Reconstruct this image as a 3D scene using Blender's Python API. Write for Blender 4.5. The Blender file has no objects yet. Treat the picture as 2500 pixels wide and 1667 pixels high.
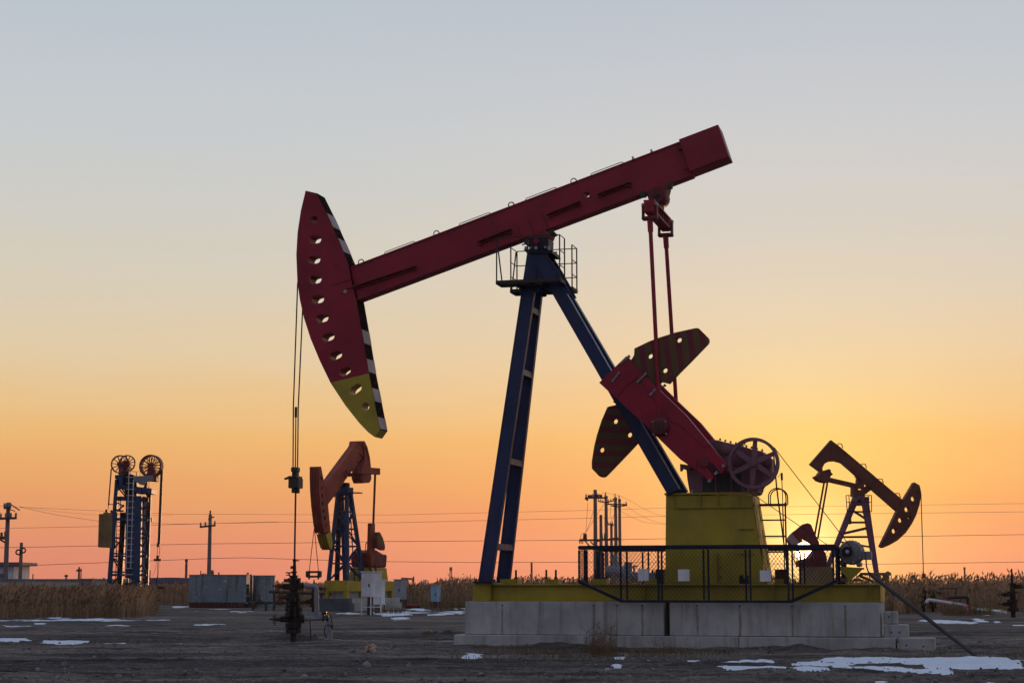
import bpy, bmesh, math, random
import numpy as np
from mathutils import Vector, Matrix, noise, geometry
R = math.radians
random.seed(7)
rng = np.random.default_rng(11)
scene = bpy.context.scene
COL = scene.collection

# ------------------------------------------------------------------ camera
FPX, CX, CY, CAMH, PITCH = 4080.0, 1176.0, 784.1, 1.5, R(7.79)
cam = bpy.data.cameras.new('camera')
cam.sensor_width = 36.0
cam.lens = 36.0 * FPX / 2352.0
cam.clip_start, cam.clip_end = 0.5, 9000.0
camo = bpy.data.objects.new('camera', cam)
camo.location = (0, 0, CAMH)
camo.rotation_euler = (R(90) + PITCH, 0, 0)
COL.objects.link(camo)
scene.camera = camo
scene.view_settings.view_transform = 'Standard'
scene.view_settings.look = 'None'
scene.view_settings.exposure = 0.0
scene.view_settings.gamma = 1.0
scene.view_settings.use_curve_mapping = False

# ------------------------------------------------------------------ sun and sky
_u, _v = (1847 - CX) / FPX, (CY - 1266) / FPX
_r = Vector((_u, math.cos(PITCH) - _v * math.sin(PITCH), math.sin(PITCH) + _v * math.cos(PITCH))).normalized()
SUN_AZ, SUN_EL = math.atan2(_r.x, _r.y), math.asin(_r.z)      # azimuth east of the +Y axis
SUN = Vector((math.sin(SUN_AZ) * math.cos(SUN_EL), math.cos(SUN_AZ) * math.cos(SUN_EL), math.sin(SUN_EL)))
sl = bpy.data.lights.new('sun', 'SUN')
sl.energy, sl.angle, sl.color = 1.5, R(0.53), (1.0, 0.50, 0.24)
slo = bpy.data.objects.new('sun', sl)
slo.rotation_euler = (-SUN).to_track_quat('-Z', 'Y').to_euler()
COL.objects.link(slo)

def srgb(r, g, b):
    f = lambda c: (c / 255.0 / 12.92) if c <= 10 else ((c / 255.0 + 0.055) / 1.055) ** 2.4
    return (f(r), f(g), f(b), 1.0)

world = bpy.data.worlds.new("World")
scene.world = world
world.use_nodes = True
wn, wl = world.node_tree.nodes, world.node_tree.links
wn.clear()
def WM(op, a, b=None, c=None):
    n = wn.new('ShaderNodeMath'); n.operation = op
    for i, v in enumerate((a, b, c)):
        if v is None: continue
        if isinstance(v, (int, float)): n.inputs[i].default_value = v
        else: wl.new(v, n.inputs[i])
    return n.outputs[0]
tc = wn.new('ShaderNodeTexCoord')
nrm = wn.new('ShaderNodeVectorMath'); nrm.operation = 'NORMALIZE'
wl.new(tc.outputs['Generated'], nrm.inputs[0])
sep = wn.new('ShaderNodeSeparateXYZ'); wl.new(nrm.outputs[0], sep.inputs[0])
elev = WM('MULTIPLY', WM('ARCSINE', sep.outputs[2]), 180 / math.pi)      # degrees
# a little slow unevenness of the veil of thin cloud
nz = wn.new('ShaderNodeTexNoise'); nz.inputs['Scale'].default_value = 5.0; nz.inputs['Detail'].default_value = 2.0
mp = wn.new('ShaderNodeMapping'); mp.inputs['Scale'].default_value = (1.0, 1.0, 7.0)
wl.new(nrm.outputs[0], mp.inputs[0]); wl.new(mp.outputs[0], nz.inputs['Vector'])
elev_n = WM('ADD', elev, WM('MULTIPLY', WM('SUBTRACT', nz.outputs[0], 0.5), 1.1))
ramp = wn.new('ShaderNodeValToRGB')
wl.new(WM('DIVIDE', elev_n, 90.0), ramp.inputs[0])
def deg_of(py):
    return math.degrees(math.atan((CY - py) / FPX) + PITCH)
nd = lambda y: deg_of(y * 0.9408)
stops = [(0.0, srgb(217, 133, 110)), (nd(1370), srgb(220, 137, 110)), (nd(1300), srgb(224, 145, 108)), (nd(1200), srgb(230, 161, 104)), (nd(1080), srgb(234, 181, 114)),
         (nd(1000), srgb(231, 191, 135)), (nd(880), srgb(225, 201, 163)), (nd(720), srgb(215, 204, 183)), (nd(550), srgb(206, 204, 195)),
         (nd(350), srgb(199, 203, 205)), (nd(0), srgb(186, 195, 205)), (32.0, srgb(152, 168, 194)), (90.0, srgb(122, 144, 178))]
cr = ramp.color_ramp
for i, (d, c) in enumerate(stops):
    p = max(0.0, d) / 90.0
    e = cr.elements[i] if i < 2 else cr.elements.new(p)
    e.position = p; e.color = c
# the sky opposite the sun: bluish dusk
ramp2 = wn.new('ShaderNodeValToRGB')
wl.new(WM('DIVIDE', elev, 90.0), ramp2.inputs[0])
for i, (d, c) in enumerate([(0.0, srgb(128, 126, 142)), (7.0, srgb(156, 146, 158)), (18.0, srgb(154, 158, 174)), (90.0, srgb(122, 144, 178))]):
    e = ramp2.color_ramp.elements[i] if i < 2 else ramp2.color_ramp.elements.new(d / 90)
    e.position = d / 90.0; e.color = c
# clear blue dusk from the sky model, only a trace of it
sky = wn.new('ShaderNodeTexSky'); sky.sky_type = 'NISHITA'; sky.sun_disc = False
sky.sun_elevation = SUN_EL; sky.sun_rotation = SUN_AZ
dotn = wn.new('ShaderNodeVectorMath'); dotn.operation = 'DOT_PRODUCT'
wl.new(nrm.outputs[0], dotn.inputs[0]); dotn.inputs[1].default_value = SUN
d = WM('MAXIMUM', dotn.outputs['Value'], 0.0)
back = wn.new('ShaderNodeMapRange'); back.interpolation_type = 'SMOOTHSTEP'
wl.new(dotn.outputs['Value'], back.inputs[0])
back.inputs[1].default_value = 0.75; back.inputs[2].default_value = -0.6
back.inputs[3].default_value = 0.0; back.inputs[4].default_value = 1.0
mix = wn.new('ShaderNodeMix'); mix.data_type = 'RGBA'
wl.new(back.outputs[0], mix.inputs[0]); wl.new(ramp.outputs[0], mix.inputs[6]); wl.new(ramp2.outputs[0], mix.inputs[7])
def glow(prev, power, col, k):
    g = WM('MULTIPLY', WM('POWER', d, power), k)
    m = wn.new('ShaderNodeMix'); m.data_type = 'RGBA'; m.blend_type = 'ADD'; m.clamp_factor = False
    wl.new(g, m.inputs[0]); wl.new(prev, m.inputs[6]); m.inputs[7].default_value = (*col, 1)
    return m.outputs[2]
c = mix.outputs[2]
c = glow(c, 42, (0.11, 0.035, -0.155), 1.0)
c = glow(c, 300, (0.14, 0.24, 0.02), 1.0)
c = glow(c, 2600, (0.45, 0.40, 0.16), 1.0)
c = glow(c, 30000, (0.8, 0.5, 0.25), 1.0)
disc = wn.new('ShaderNodeMapRange'); wl.new(dotn.outputs['Value'], disc.inputs[0])
disc.inputs[1].default_value = math.cos(R(0.31)); disc.inputs[2].default_value = math.cos(R(0.26))
c = glow_out = c
mdisc = wn.new('ShaderNodeMix'); mdisc.data_type = 'RGBA'; mdisc.blend_type = 'ADD'; mdisc.clamp_factor = False
wl.new(disc.outputs[0], mdisc.inputs[0]); wl.new(c, mdisc.inputs[6]); mdisc.inputs[7].default_value = (14, 10, 5, 1)
vmax = wn.new('ShaderNodeVectorMath'); vmax.operation = 'MAXIMUM'; wl.new(mdisc.outputs[2], vmax.inputs[0])
bg1 = wn.new('ShaderNodeBackground'); wl.new(vmax.outputs[0], bg1.inputs[0]); bg1.inputs[1].default_value = 1.0
bg2 = wn.new('ShaderNodeBackground'); wl.new(sky.outputs[0], bg2.inputs[0]); bg2.inputs[1].default_value = 0.004
addw = wn.new('ShaderNodeAddShader'); wl.new(bg1.outputs[0], addw.inputs[0]); wl.new(bg2.outputs[0], addw.inputs[1])
wo = wn.new('ShaderNodeOutputWorld'); wl.new(addw.outputs[0], wo.inputs[0])

# ------------------------------------------------------------------ survey helpers: where a sight line meets the ground, a depth or a plane
K = 0.9408
def Zm(x0, y0, s):
    return lambda zx, zy: ((x0 + zx / s) * K, (y0 + zy / s) * K)
Z1 = Zm(680, 420, 2.24); Z2 = Zm(1180, 280, 3.136); Z3 = Zm(1380, 780, 3.409); Z4 = Zm(1100, 1180, 3.22)
Z5 = Zm(1560, 1180, 3.178); Z6 = Zm(620, 1020, 2.614); Z7 = Zm(0, 1080, 3.015); Z8 = Zm(1860, 1040, 3.409)
ZW = Zm(640, 1340, 6.032); ZT = Zm(440, 1380, 9.046); ZC = Zm(1390, 1180, 5.228); ZA = Zm(740, 1060, 6.532)
ZB = Zm(740, 1280, 6.817); ZF = Zm(940, 1370, 9.8); ZU = Zm(240, 1090, 7.467); ZV = Zm(240, 1270, 7.467)
ZM = Zm(1960, 1250, 8.255); ZS = Zm(1840, 1180, 5.6); ZR = Zm(2200, 1370, 7.84); ZP = Zm(1200, 560, 8.709); ZE = Zm(1540, 440, 9.8)
def ray(px, py):
    u, v = (px - CX) / FPX, (CY - py) / FPX
    return Vector((u, math.cos(PITCH) - v * math.sin(PITCH), math.sin(PITCH) + v * math.cos(PITCH)))
EYE = Vector((0, 0, CAMH))
def G(px, py, z=0.0):
    r = ray(px, py); return EYE + r * ((z - CAMH) / r.z)
def D(px, py, Y):
    r = ray(px, py); return EYE + r * (Y / r.y)
class Frame:
    def __init__(s, origin, a):
        s.o = Vector(origin); s.a = a
        s.X = Vector((math.cos(a), math.sin(a), 0)); s.Y = Vector((-math.sin(a), math.cos(a), 0))
    def pl(s, p, y=0.0):
        r = ray(*p); q = s.o + s.Y * y
        t = (q - EYE).dot(s.Y) / r.dot(s.Y)
        w = EYE + r * t - s.o
        return (w.dot(s.X), w.z)
    def P(s, p, y=0.0):
        x, z = s.pl(p, y); return Vector((x, y, z))
    def poly(s, Z, pts, y=0.0):
        return [s.pl(Z(*q), y) for q in pts]
    def scale(s, p, y=0.0):                         # metres per pixel near a sight line
        a = s.P(p, y); b = s.P((p[0], p[1] + 10), y); return (a - b).length / 10
    def W(s, v):
        return s.o + s.X * v[0] + s.Y * v[1] + Vector((0, 0, v[2]))

# ------------------------------------------------------------------ mesh builder
class MB:
    def __init__(s): s.v = []; s.f = []
    def add(s, vs, fs):
        b = len(s.v); s.v += [tuple(q) for q in vs]; s.f += [tuple(i + b for i in f) for f in fs]; return s
    def box(s, x0, x1, y0, y1, z0, z1):
        return s.add([(x0, y0, z0), (x1, y0, z0), (x1, y1, z0), (x0, y1, z0), (x0, y0, z1), (x1, y0, z1), (x1, y1, z1), (x0, y1, z1)],
                     [(0, 3, 2, 1), (4, 5, 6, 7), (0, 1, 5, 4), (1, 2, 6, 5), (2, 3, 7, 6), (3, 0, 4, 7)])
    def bar(s, a, b, w, h=None, up=None):            # rectangular bar, w across, h in the 'up' sense
        a, b = Vector(a), Vector(b); h = w if h is None else h
        t = (b - a).normalized()
        u = Vector(up) if up is not None else (Vector((0, 0, 1)) if abs(t.z) < 0.9 else Vector((0, 1, 0)))
        x = t.cross(u).normalized() * (w / 2); y = x.cross(t).normalized() * (h / 2)
        vs = [a - x - y, a + x - y, a + x + y, a - x + y, b - x - y, b + x - y, b + x + y, b - x + y]
        return s.add(vs, [(0, 3, 2, 1), (4, 5, 6, 7), (0, 1, 5, 4), (1, 2, 6, 5), (2, 3, 7, 6), (3, 0, 4, 7)])
    def loft(s, q0, q1):                             # two quads joined
        return s.add(list(q0) + list(q1), [(0, 3, 2, 1), (4, 5, 6, 7), (0, 1, 5, 4), (1, 2, 6, 5), (2, 3, 7, 6), (3, 0, 4, 7)])
    def stack(s, p, ax, prof, n=16, cap=True):       # lathe: profile of (distance along axis, radius)
        p, ax = Vector(p), Vector(ax).normalized()
        u = ax.orthogonal().normalized(); w = ax.cross(u)
        vs, fs = [], []
        for t, r in prof:
            for k in range(n):
                a = 2 * math.pi * (k + 0.5) / n
                vs.append(p + ax * t + u * (r * math.cos(a)) + w * (r * math.sin(a)))
        for j in range(len(prof) - 1):
            for k in range(n):
                k2 = (k + 1) % n
                fs.append((j * n + k, j * n + k2, (j + 1) * n + k2, (j + 1) * n + k))
        if cap:
            fs.append(tuple(range(n - 1, -1, -1))); m = (len(prof) - 1) * n
            fs.append(tuple(range(m, m + n)))
        return s.add(vs, fs)
    def tube(s, a, b, r, n=8, r2=None):
        a, b = Vector(a), Vector(b)
        return s.stack(a, b - a, [(0, r), ((b - a).length, r if r2 is None else r2)], n)
    def path(s, pts, r, n=6, closed=False):
        pts = [Vector(q) for q in pts]; m = len(pts); vs, fs = [], []
        t0 = (pts[1] - pts[0]).normalized(); u = t0.orthogonal().normalized()
        for i, q in enumerate(pts):
            if closed: t = (pts[(i + 1) % m] - pts[i - 1]).normalized()
            else: t = (pts[min(i + 1, m - 1)] - pts[max(i - 1, 0)]).normalized()
            u = (u - t * u.dot(t)).normalized(); w = t.cross(u)
            for k in range(n):
                a = 2 * math.pi * k / n
                vs.append(q + u * (r * math.cos(a)) + w * (r * math.sin(a)))
        for i in range(m if closed else m - 1):
            j = (i + 1) % m
            for k in range(n):
                k2 = (k + 1) % n
                fs.append((i * n + k, i * n + k2, j * n + k2, j * n + k))
        if not closed:
            fs.append(tuple(range(n - 1, -1, -1))); fs.append(tuple(range((m - 1) * n, m * n)))
        return s.add(vs, fs)
    def ring(s, p, ax, ro, ri, th, n=36):            # rectangular-section rim
        p, ax = Vector(p), Vector(ax).normalized()
        u = ax.orthogonal().normalized(); w = ax.cross(u); vs, fs = [], []
        for k in range(n):
            a = 2 * math.pi * k / n; dv = u * math.cos(a) + w * math.sin(a)
            vs += [p + dv * ro - ax * th / 2, p + dv * ro + ax * th / 2, p + dv * ri + ax * th / 2, p + dv * ri - ax * th / 2]
        for k in range(n):
            a, b = k * 4, ((k + 1) % n) * 4
            for i in range(4):
                fs.append((a + i, b + i, b + (i + 1) % 4, a + (i + 1) % 4))
        return s.add(vs, fs)
    def prism(s, poly, y0, y1, holes=(), hs=1.0):            # outline in x-z, thickness along y
        loops = [list(poly)] + [list(h) for h in holes]
        tri = geometry.tessellate_polygon([[Vector((x, z, 0)) for x, z in l] for l in loops])
        flat = [q for l in loops for q in l]; n = len(flat)
        back = list(loops[0])
        for l in loops[1:]:
            mx_, mz_ = sum(q[0] for q in l) / len(l), sum(q[1] for q in l) / len(l)
            back += [(mx_ + (x - mx_) * hs, mz_ + (z - mz_) * hs) for x, z in l]
        vs = [(x, y0, z) for x, z in flat] + [(x, y1, z) for x, z in back]
        fs = [tuple(t) for t in tri] + [tuple(i + n for i in reversed(t)) for t in tri]
        b = 0
        for l in loops:
            m = len(l)
            for i in range(m):
                j = (i + 1) % m
                fs.append((b + i, b + j, b + j + n, b + i + n))
            b += m
        return s.add(vs, fs)
    def build(s, name, mat, parent=None, smooth=False, bevel=0.0):
        me = bpy.data.meshes.new(name)
        me.from_pydata(s.v, [], s.f)
        bm = bmesh.new(); bm.from_mesh(me)
        bmesh.ops.recalc_face_normals(bm, faces=bm.faces)
        bm.to_mesh(me); bm.free()
        me.materials.append(mat)
        if smooth:
            me.shade_smooth()
            me.set_sharp_from_angle(angle=R(40))
        o = bpy.data.objects.new(name, me); COL.objects.link(o)
        if parent is not None: o.parent = parent
        if bevel:
            m = o.modifiers.new('bevel', 'BEVEL'); m.width = bevel; m.segments = 1; m.limit_method = 'ANGLE'; m.angle_limit = R(50)
        return o
def circ(c, r, n=14, rz=None):
    return [(c[0] + r * math.cos(2 * math.pi * k / n), c[1] + (rz or r) * math.sin(2 * math.pi * k / n)) for k in range(n)]
def slot(c, L, H, ang, n=6):                          # rounded slot outline
    pts = []; r = H / 2; h = L / 2 - r; ca, sa = math.cos(ang), math.sin(ang)
    for sgn, a0 in ((1, -math.pi / 2), (-1, math.pi / 2)):
        for k in range(n + 1):
            a = a0 + math.pi * k / n
            x, y = sgn * h + r * math.cos(a), r * math.sin(a)
            pts.append((c[0] + x * ca - y * sa, c[1] + x * sa + y * ca))
    return pts
def tag(o, label, cat, group=None, kind=None):
    if label: o['label'] = label
    if cat: o['category'] = cat
    if group: o['group'] = group
    if kind: o['kind'] = kind
    return o
def thing(name, label, cat, fr=None, group=None, loc=None, rz=0.0):
    o = bpy.data.objects.new(name, None); COL.objects.link(o)
    o.empty_display_size = 0.2
    o.location = fr.o if fr else (loc or (0, 0, 0)); o.rotation_euler = (0, 0, fr.a if fr else rz)
    return tag(o, label, cat, group)

# ------------------------------------------------------------------ materials
def base_mat(name, rough=0.6, spec=0.3, metal=0.0):
    m = bpy.data.materials.new(name); m.use_nodes = True
    nt = m.node_tree; b = nt.nodes['Principled BSDF']
    b.inputs['Roughness'].default_value = rough; b.inputs['Metallic'].default_value = metal
    b.inputs['Specular IOR Level'].default_value = spec
    return m, nt, b
def N(nt, t, **kw):
    n = nt.nodes.new(t)
    for k, v in kw.items(): setattr(n, k, v)
    return n
def tex(nt, scale, detail=4.0, rough=0.6, stretch=None, coord='Object'):
    t = N(nt, 'ShaderNodeTexCoord'); src = t.outputs[coord]
    if stretch:
        mp = N(nt, 'ShaderNodeMapping'); mp.inputs['Scale'].default_value = stretch
        nt.links.new(src, mp.inputs[0]); src = mp.outputs[0]
    n = N(nt, 'ShaderNodeTexNoise'); n.inputs['Scale'].default_value = scale
    n.inputs['Detail'].default_value = detail; n.inputs['Roughness'].default_value = rough
    nt.links.new(src, n.inputs['Vector']); return n.outputs[0]
def rmp(nt, src, a, b, ca=(0, 0, 0, 1), cb=(1, 1, 1, 1)):
    r = N(nt, 'ShaderNodeValToRGB'); nt.links.new(src, r.inputs[0])
    r.color_ramp.elements[0].position = a; r.color_ramp.elements[1].position = b
    r.color_ramp.elements[0].color = ca; r.color_ramp.elements[1].color = cb
    return r.outputs[0]
def mixc(nt, fac, a, b, mode='MIX'):
    m = N(nt, 'ShaderNodeMix', data_type='RGBA', blend_type=mode)
    for sck, v in ((m.inputs[0], fac), (m.inputs[6], a), (m.inputs[7], b)):
        if isinstance(v, (int, float)): sck.default_value = v
        elif isinstance(v, tuple): sck.default_value = v if len(v) == 4 else (*v, 1)
        else: nt.links.new(v, sck)
    return m.outputs[2]
def bump(nt, b, src, strength=0.3, dist=0.02):
    n = N(nt, 'ShaderNodeBump'); n.inputs['Strength'].default_value = strength; n.inputs['Distance'].default_value = dist
    nt.links.new(src, n.inputs['Height']); nt.links.new(n.outputs[0], b.inputs['Normal'])
def paint(name, col, rough=0.5, dirt=0.35, rust=0.25, scale=1.0, spec=0.35, dust=(0.10, 0.075, 0.06), rustc=(0.07, 0.03, 0.015)):
    m, nt, b = base_mat(name, rough, spec)
    c1 = tuple(x * 0.70 for x in col); c2 = tuple(min(1, x * 1.20) for x in col)
    v = rmp(nt, tex(nt, 0.9 * scale, 5), 0.3, 0.7, (*c1, 1), (*c2, 1))
    st = rmp(nt, tex(nt, 3.0 * scale, 5, 0.7, (1.6, 1.6, 0.22)), 0.48, 0.75)
    sm = N(nt, 'ShaderNodeMath', operation='MULTIPLY'); nt.links.new(st, sm.inputs[0]); sm.inputs[1].default_value = dirt
    v = mixc(nt, sm.outputs[0], v, dust)
    rs = rmp(nt, tex(nt, 7.0 * scale, 8, 0.75), 0.62, 0.72)
    rm_ = N(nt, 'ShaderNodeMath', operation='MULTIPLY'); nt.links.new(rs, rm_.inputs[0]); rm_.inputs[1].default_value = rust
    v = mixc(nt, rm_.outputs[0], v, rustc)
    nt.links.new(v, b.inputs['Base Color'])
    rr = N(nt, 'ShaderNodeMapRange'); nt.links.new(tex(nt, 4 * scale), rr.inputs[0])
    rr.inputs[3].default_value = rough - 0.12; rr.inputs[4].default_value = rough + 0.2
    nt.links.new(rr.outputs[0], b.inputs['Roughness'])
    bump(nt, b, tex(nt, 14 * scale, 6), 0.12, 0.01)
    return m
M = {}
M['red'] = paint('red_paint', (0.285, 0.010, 0.030), 0.45, 0.38, 0.3, spec=0.3, dust=(0.11, 0.022, 0.028), rustc=(0.05, 0.015, 0.012))
M['red_dark'] = paint('dark_red_paint', (0.16, 0.016, 0.024), 0.6, 0.5, 0.5)
M['yellow'] = paint('yellow_paint', (0.37, 0.272, 0.016), 0.40, 0.3, 0.2, spec=0.4)
M['blue'] = paint('blue_paint', (0.012, 0.024, 0.082), 0.42, 0.2, 0.15, spec=0.3)
M['navy'] = paint('navy_paint', (0.009, 0.011, 0.028), 0.5, 0.2, 0.2, spec=0.25)
M['mauve'] = paint('faded_mauve_paint', (0.22, 0.095, 0.125), 0.6, 0.5, 0.45)
M['steel'] = paint('dark_steel', (0.035, 0.028, 0.026), 0.5, 0.4, 0.4)
M['pole_grey'] = paint('grey_pole_paint', (0.055, 0.056, 0.06), 0.7, 0.5, 0.6, spec=0.15)
M['back'] = paint('black_stripe_paint', (0.012, 0.006, 0.007), 0.9, 0.1, 0.0, spec=0.03)
M['grey'] = paint('grey_paint', (0.22, 0.23, 0.25), 0.55, 0.4, 0.3)
M['bolt'] = paint('zinc_bolt', (0.42, 0.42, 0.43), 0.4, 0.2, 0.1)
M['white'] = paint('white_paint', (0.62, 0.63, 0.66), 0.55, 0.25, 0.08)
M['black'] = paint('black_rubber_and_hole_shade', (0.012, 0.012, 0.013), 0.6, 0.2, 0.0)  # rubber parts, and the painted dark inside holes and openings
M['stripe_white'] = paint('white_stripe_paint', (0.42, 0.34, 0.335), 0.7, 0.45, 0.2)
M['rail'] = paint('brown_rail', (0.035, 0.024, 0.02), 0.6, 0.3, 0.4)
M['pipe'] = paint('silver_lagging', (0.20, 0.22, 0.245), 0.5, 0.6, 0.35, 2.0)
M['well'] = paint('greasy_iron', (0.026, 0.023, 0.021), 0.7, 0.5, 0.5, 2.0, spec=0.12)
M['p2red'] = paint('faded_red_paint', (0.27, 0.045, 0.026), 0.65, 0.5, 0.5)
M['p2blue'] = paint('bright_blue_paint', (0.013, 0.046, 0.115), 0.5, 0.3, 0.2, spec=0.2)
M['brown'] = paint('rusty_brown_paint', (0.115, 0.032, 0.024), 0.65, 0.4, 0.4)
M['violet'] = paint('violet_paint', (0.15, 0.055, 0.12), 0.6, 0.3, 0.3)
M['olive'] = paint('olive_paint', (0.25, 0.165, 0.065), 0.65, 0.5, 0.4)
M['cabinet'] = paint('pale_blue_cabinet_paint', (0.25, 0.42, 0.55), 0.55, 0.35, 0.3)
M['motor'] = paint('motor_grey_paint', (0.21, 0.185, 0.19), 0.5, 0.45, 0.3, 2.0)
M['cabgrey'] = paint('pale_grey_cabinet_paint', (0.30, 0.33, 0.36), 0.55, 0.3, 0.1)
M['pole'] = paint('concrete_pole', (0.16, 0.13, 0.125), 0.85, 0.3, 0.0)
M['farsteel'] = paint('far_dark_steel', (0.10, 0.045, 0.045), 0.8, 0.2, 0.1)
M['fargrey'] = paint('far_grey_wall', (0.20, 0.19, 0.23), 0.85, 0.2, 0.0)
M['wallcream'] = paint('cream_render', (0.42, 0.38, 0.33), 0.9, 0.4, 0.1)
M['wallwhite'] = paint('white_render', (0.55, 0.57, 0.62), 0.9, 0.3, 0.05)
M['roof'] = paint('blue_grey_roof', (0.10, 0.10, 0.16), 0.8, 0.3, 0.1)
M['glass'] = paint('dark_window_glass', (0.03, 0.035, 0.045), 0.15, 0.1, 0.0, spec=0.6)
M['wire'] = paint('wire_metal', (0.05, 0.03, 0.028), 0.7, 0.1, 0.1)
M['paper'] = paint('crumpled_cardboard', (0.50, 0.34, 0.26), 0.85, 0.4, 0.0, 4)
M['pink'] = paint('pink_flag', (0.6, 0.08, 0.12), 0.8, 0.1, 0.0)
M['lime'] = paint('yellow_flag', (0.5, 0.5, 0.05), 0.8, 0.1, 0.0)
def stripes(name, ax, az, period, c1=(0.115, 0.070, 0.024), c2=(0.155, 0.022, 0.030)):
    m, nt, b = base_mat(name, 0.65)
    t = N(nt, 'ShaderNodeTexCoord'); s = N(nt, 'ShaderNodeSeparateXYZ'); nt.links.new(t.outputs['Object'], s.inputs[0])
    def mm(op, a, bb):
        n = N(nt, 'ShaderNodeMath', operation=op)
        for i, v in enumerate((a, bb)):
            if isinstance(v, (int, float)): n.inputs[i].default_value = v
            else: nt.links.new(v, n.inputs[i])
        return n.outputs[0]
    w = mm('ADD', mm('MULTIPLY', s.outputs[0], ax / period), mm('MULTIPLY', s.outputs[2], az / period))
    w = mm('ADD', w, mm('MULTIPLY', tex(nt, 3, 4), 0.12))
    k = mm('FRACT', w, 0)
    e = N(nt, 'ShaderNodeMapRange'); nt.links.new(mm('PINGPONG', k, 0.5), e.inputs[0])
    e.inputs[1].default_value = 0.22; e.inputs[2].default_value = 0.28
    v = mixc(nt, e.outputs[0], c1, c2)
    g = rmp(nt, tex(nt, 5, 6, 0.7), 0.45, 0.8); gm = mm('MULTIPLY', g, 0.5)
    v = mixc(nt, gm, v, (0.06, 0.035, 0.025)); nt.links.new(v, b.inputs['Base Color'])
    bump(nt, b, tex(nt, 12, 6), 0.25, 0.01)
    return m
def concrete(name, col=(0.38, 0.375, 0.36), stains=(), ztop=1.1):
    m, nt, b = base_mat(name, 0.88, 0.2)
    v = rmp(nt, tex(nt, 0.9, 6, 0.65), 0.28, 0.72, (*[x * 0.66 for x in col], 1), (*[x * 1.22 for x in col], 1))
    sp = rmp(nt, tex(nt, 5.0, 8, 0.7, (1.0, 1.0, 0.10)), 0.5, 0.72)
    q = N(nt, 'ShaderNodeMath', operation='MULTIPLY'); nt.links.new(sp, q.inputs[0]); q.inputs[1].default_value = 0.65
    v = mixc(nt, q.outputs[0], v, (0.13, 0.105, 0.08))
    pit = rmp(nt, tex(nt, 28, 4, 0.8), 0.66, 0.70)
    q2 = N(nt, 'ShaderNodeMath', operation='MULTIPLY'); nt.links.new(pit, q2.inputs[0]); q2.inputs[1].default_value = 0.6
    v = mixc(nt, q2.outputs[0], v, (0.10, 0.09, 0.085))
    if stains:
        t = N(nt, 'ShaderNodeTexCoord'); s = N(nt, 'ShaderNodeSeparateXYZ'); nt.links.new(t.outputs['Object'], s.inputs[0])
        wob = N(nt, 'ShaderNodeMath', operation='MULTIPLY_ADD'); nt.links.new(tex(nt, 2.5, 3, 0.5, (0.2, 0.2, 1)), wob.inputs[0])
        wob.inputs[1].default_value = 0.05; nt.links.new(s.outputs[0], wob.inputs[2])
        acc = None
        for x, wdt, k in stains:
            dlt = N(nt, 'ShaderNodeMath', operation='SUBTRACT'); nt.links.new(wob.outputs[0], dlt.inputs[0]); dlt.inputs[1].default_value = x + 0.025
            ab = N(nt, 'ShaderNodeMath', operation='ABSOLUTE'); nt.links.new(dlt.outputs[0], ab.inputs[0])
            mr = N(nt, 'ShaderNodeMapRange'); nt.links.new(ab.outputs[0], mr.inputs[0])
            mr.inputs[1].default_value = wdt; mr.inputs[2].default_value = wdt * 0.25; mr.inputs[3].default_value = 0; mr.inputs[4].default_value = k
            if acc is None: acc = mr.outputs[0]
            else:
                ad = N(nt, 'ShaderNodeMath', operation='ADD'); nt.links.new(acc, ad.inputs[0]); nt.links.new(mr.outputs[0], ad.inputs[1]); acc = ad.outputs[0]
        zr = N(nt, 'ShaderNodeMapRange'); nt.links.new(s.outputs[2], zr.inputs[0])
        zr.inputs[1].default_value = ztop; zr.inputs[2].default_value = ztop - 0.04
        fm = N(nt, 'ShaderNodeMath', operation='MULTIPLY'); nt.links.new(acc, fm.inputs[0]); nt.links.new(zr.outputs[0], fm.inputs[1])
        fn = N(nt, 'ShaderNodeMath', operation='MULTIPLY'); nt.links.new(fm.outputs[0], fn.inputs[0])
        nt.links.new(rmp(nt, tex(nt, 6, 5, 0.7, (1, 1, .3)), 0.25, 0.6), fn.inputs[1])
        v = mixc(nt, fn.outputs[0], v, (0.15, 0.085, 0.03))
    nt.links.new(v, b.inputs['Base Color'])
    bump(nt, b, tex(nt, 16, 8, 0.7), 0.35, 0.02)
    return m
M['conc'] = concrete('weathered_concrete')
M['conc_dark'] = concrete('dark_blue_grey_concrete', (0.10, 0.115, 0.14))
def tankmat():
    m, nt, b = base_mat('flaking_blue_tank_paint', 0.7)
    v = rmp(nt, tex(nt, 0.8, 5), 0.3, 0.7, (0.13, 0.19, 0.235, 1), (0.21, 0.245, 0.27, 1))
    st = rmp(nt, tex(nt, 1.6, 5, 0.7, (1.6, 1.6, 0.2)), 0.5, 0.7)
    v = mixc(nt, st, v, (0.10, 0.085, 0.075))
    fl = rmp(nt, tex(nt, 3.0, 6, 0.65, (1.0, 1.0, 2.4)), 0.60, 0.66)
    v = mixc(nt, fl, v, (0.50, 0.50, 0.52))
    dk = rmp(nt, tex(nt, 2.2, 6, 0.6, (1.0, 1.2, 1.7)), 0.66, 0.72)
    v = mixc(nt, dk, v, (0.025, 0.03, 0.04))
    nt.links.new(v, b.inputs['Base Color']); bump(nt, b, tex(nt, 3, 6), 0.5, 0.05)
    return m
M['tank'] = tankmat()
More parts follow.
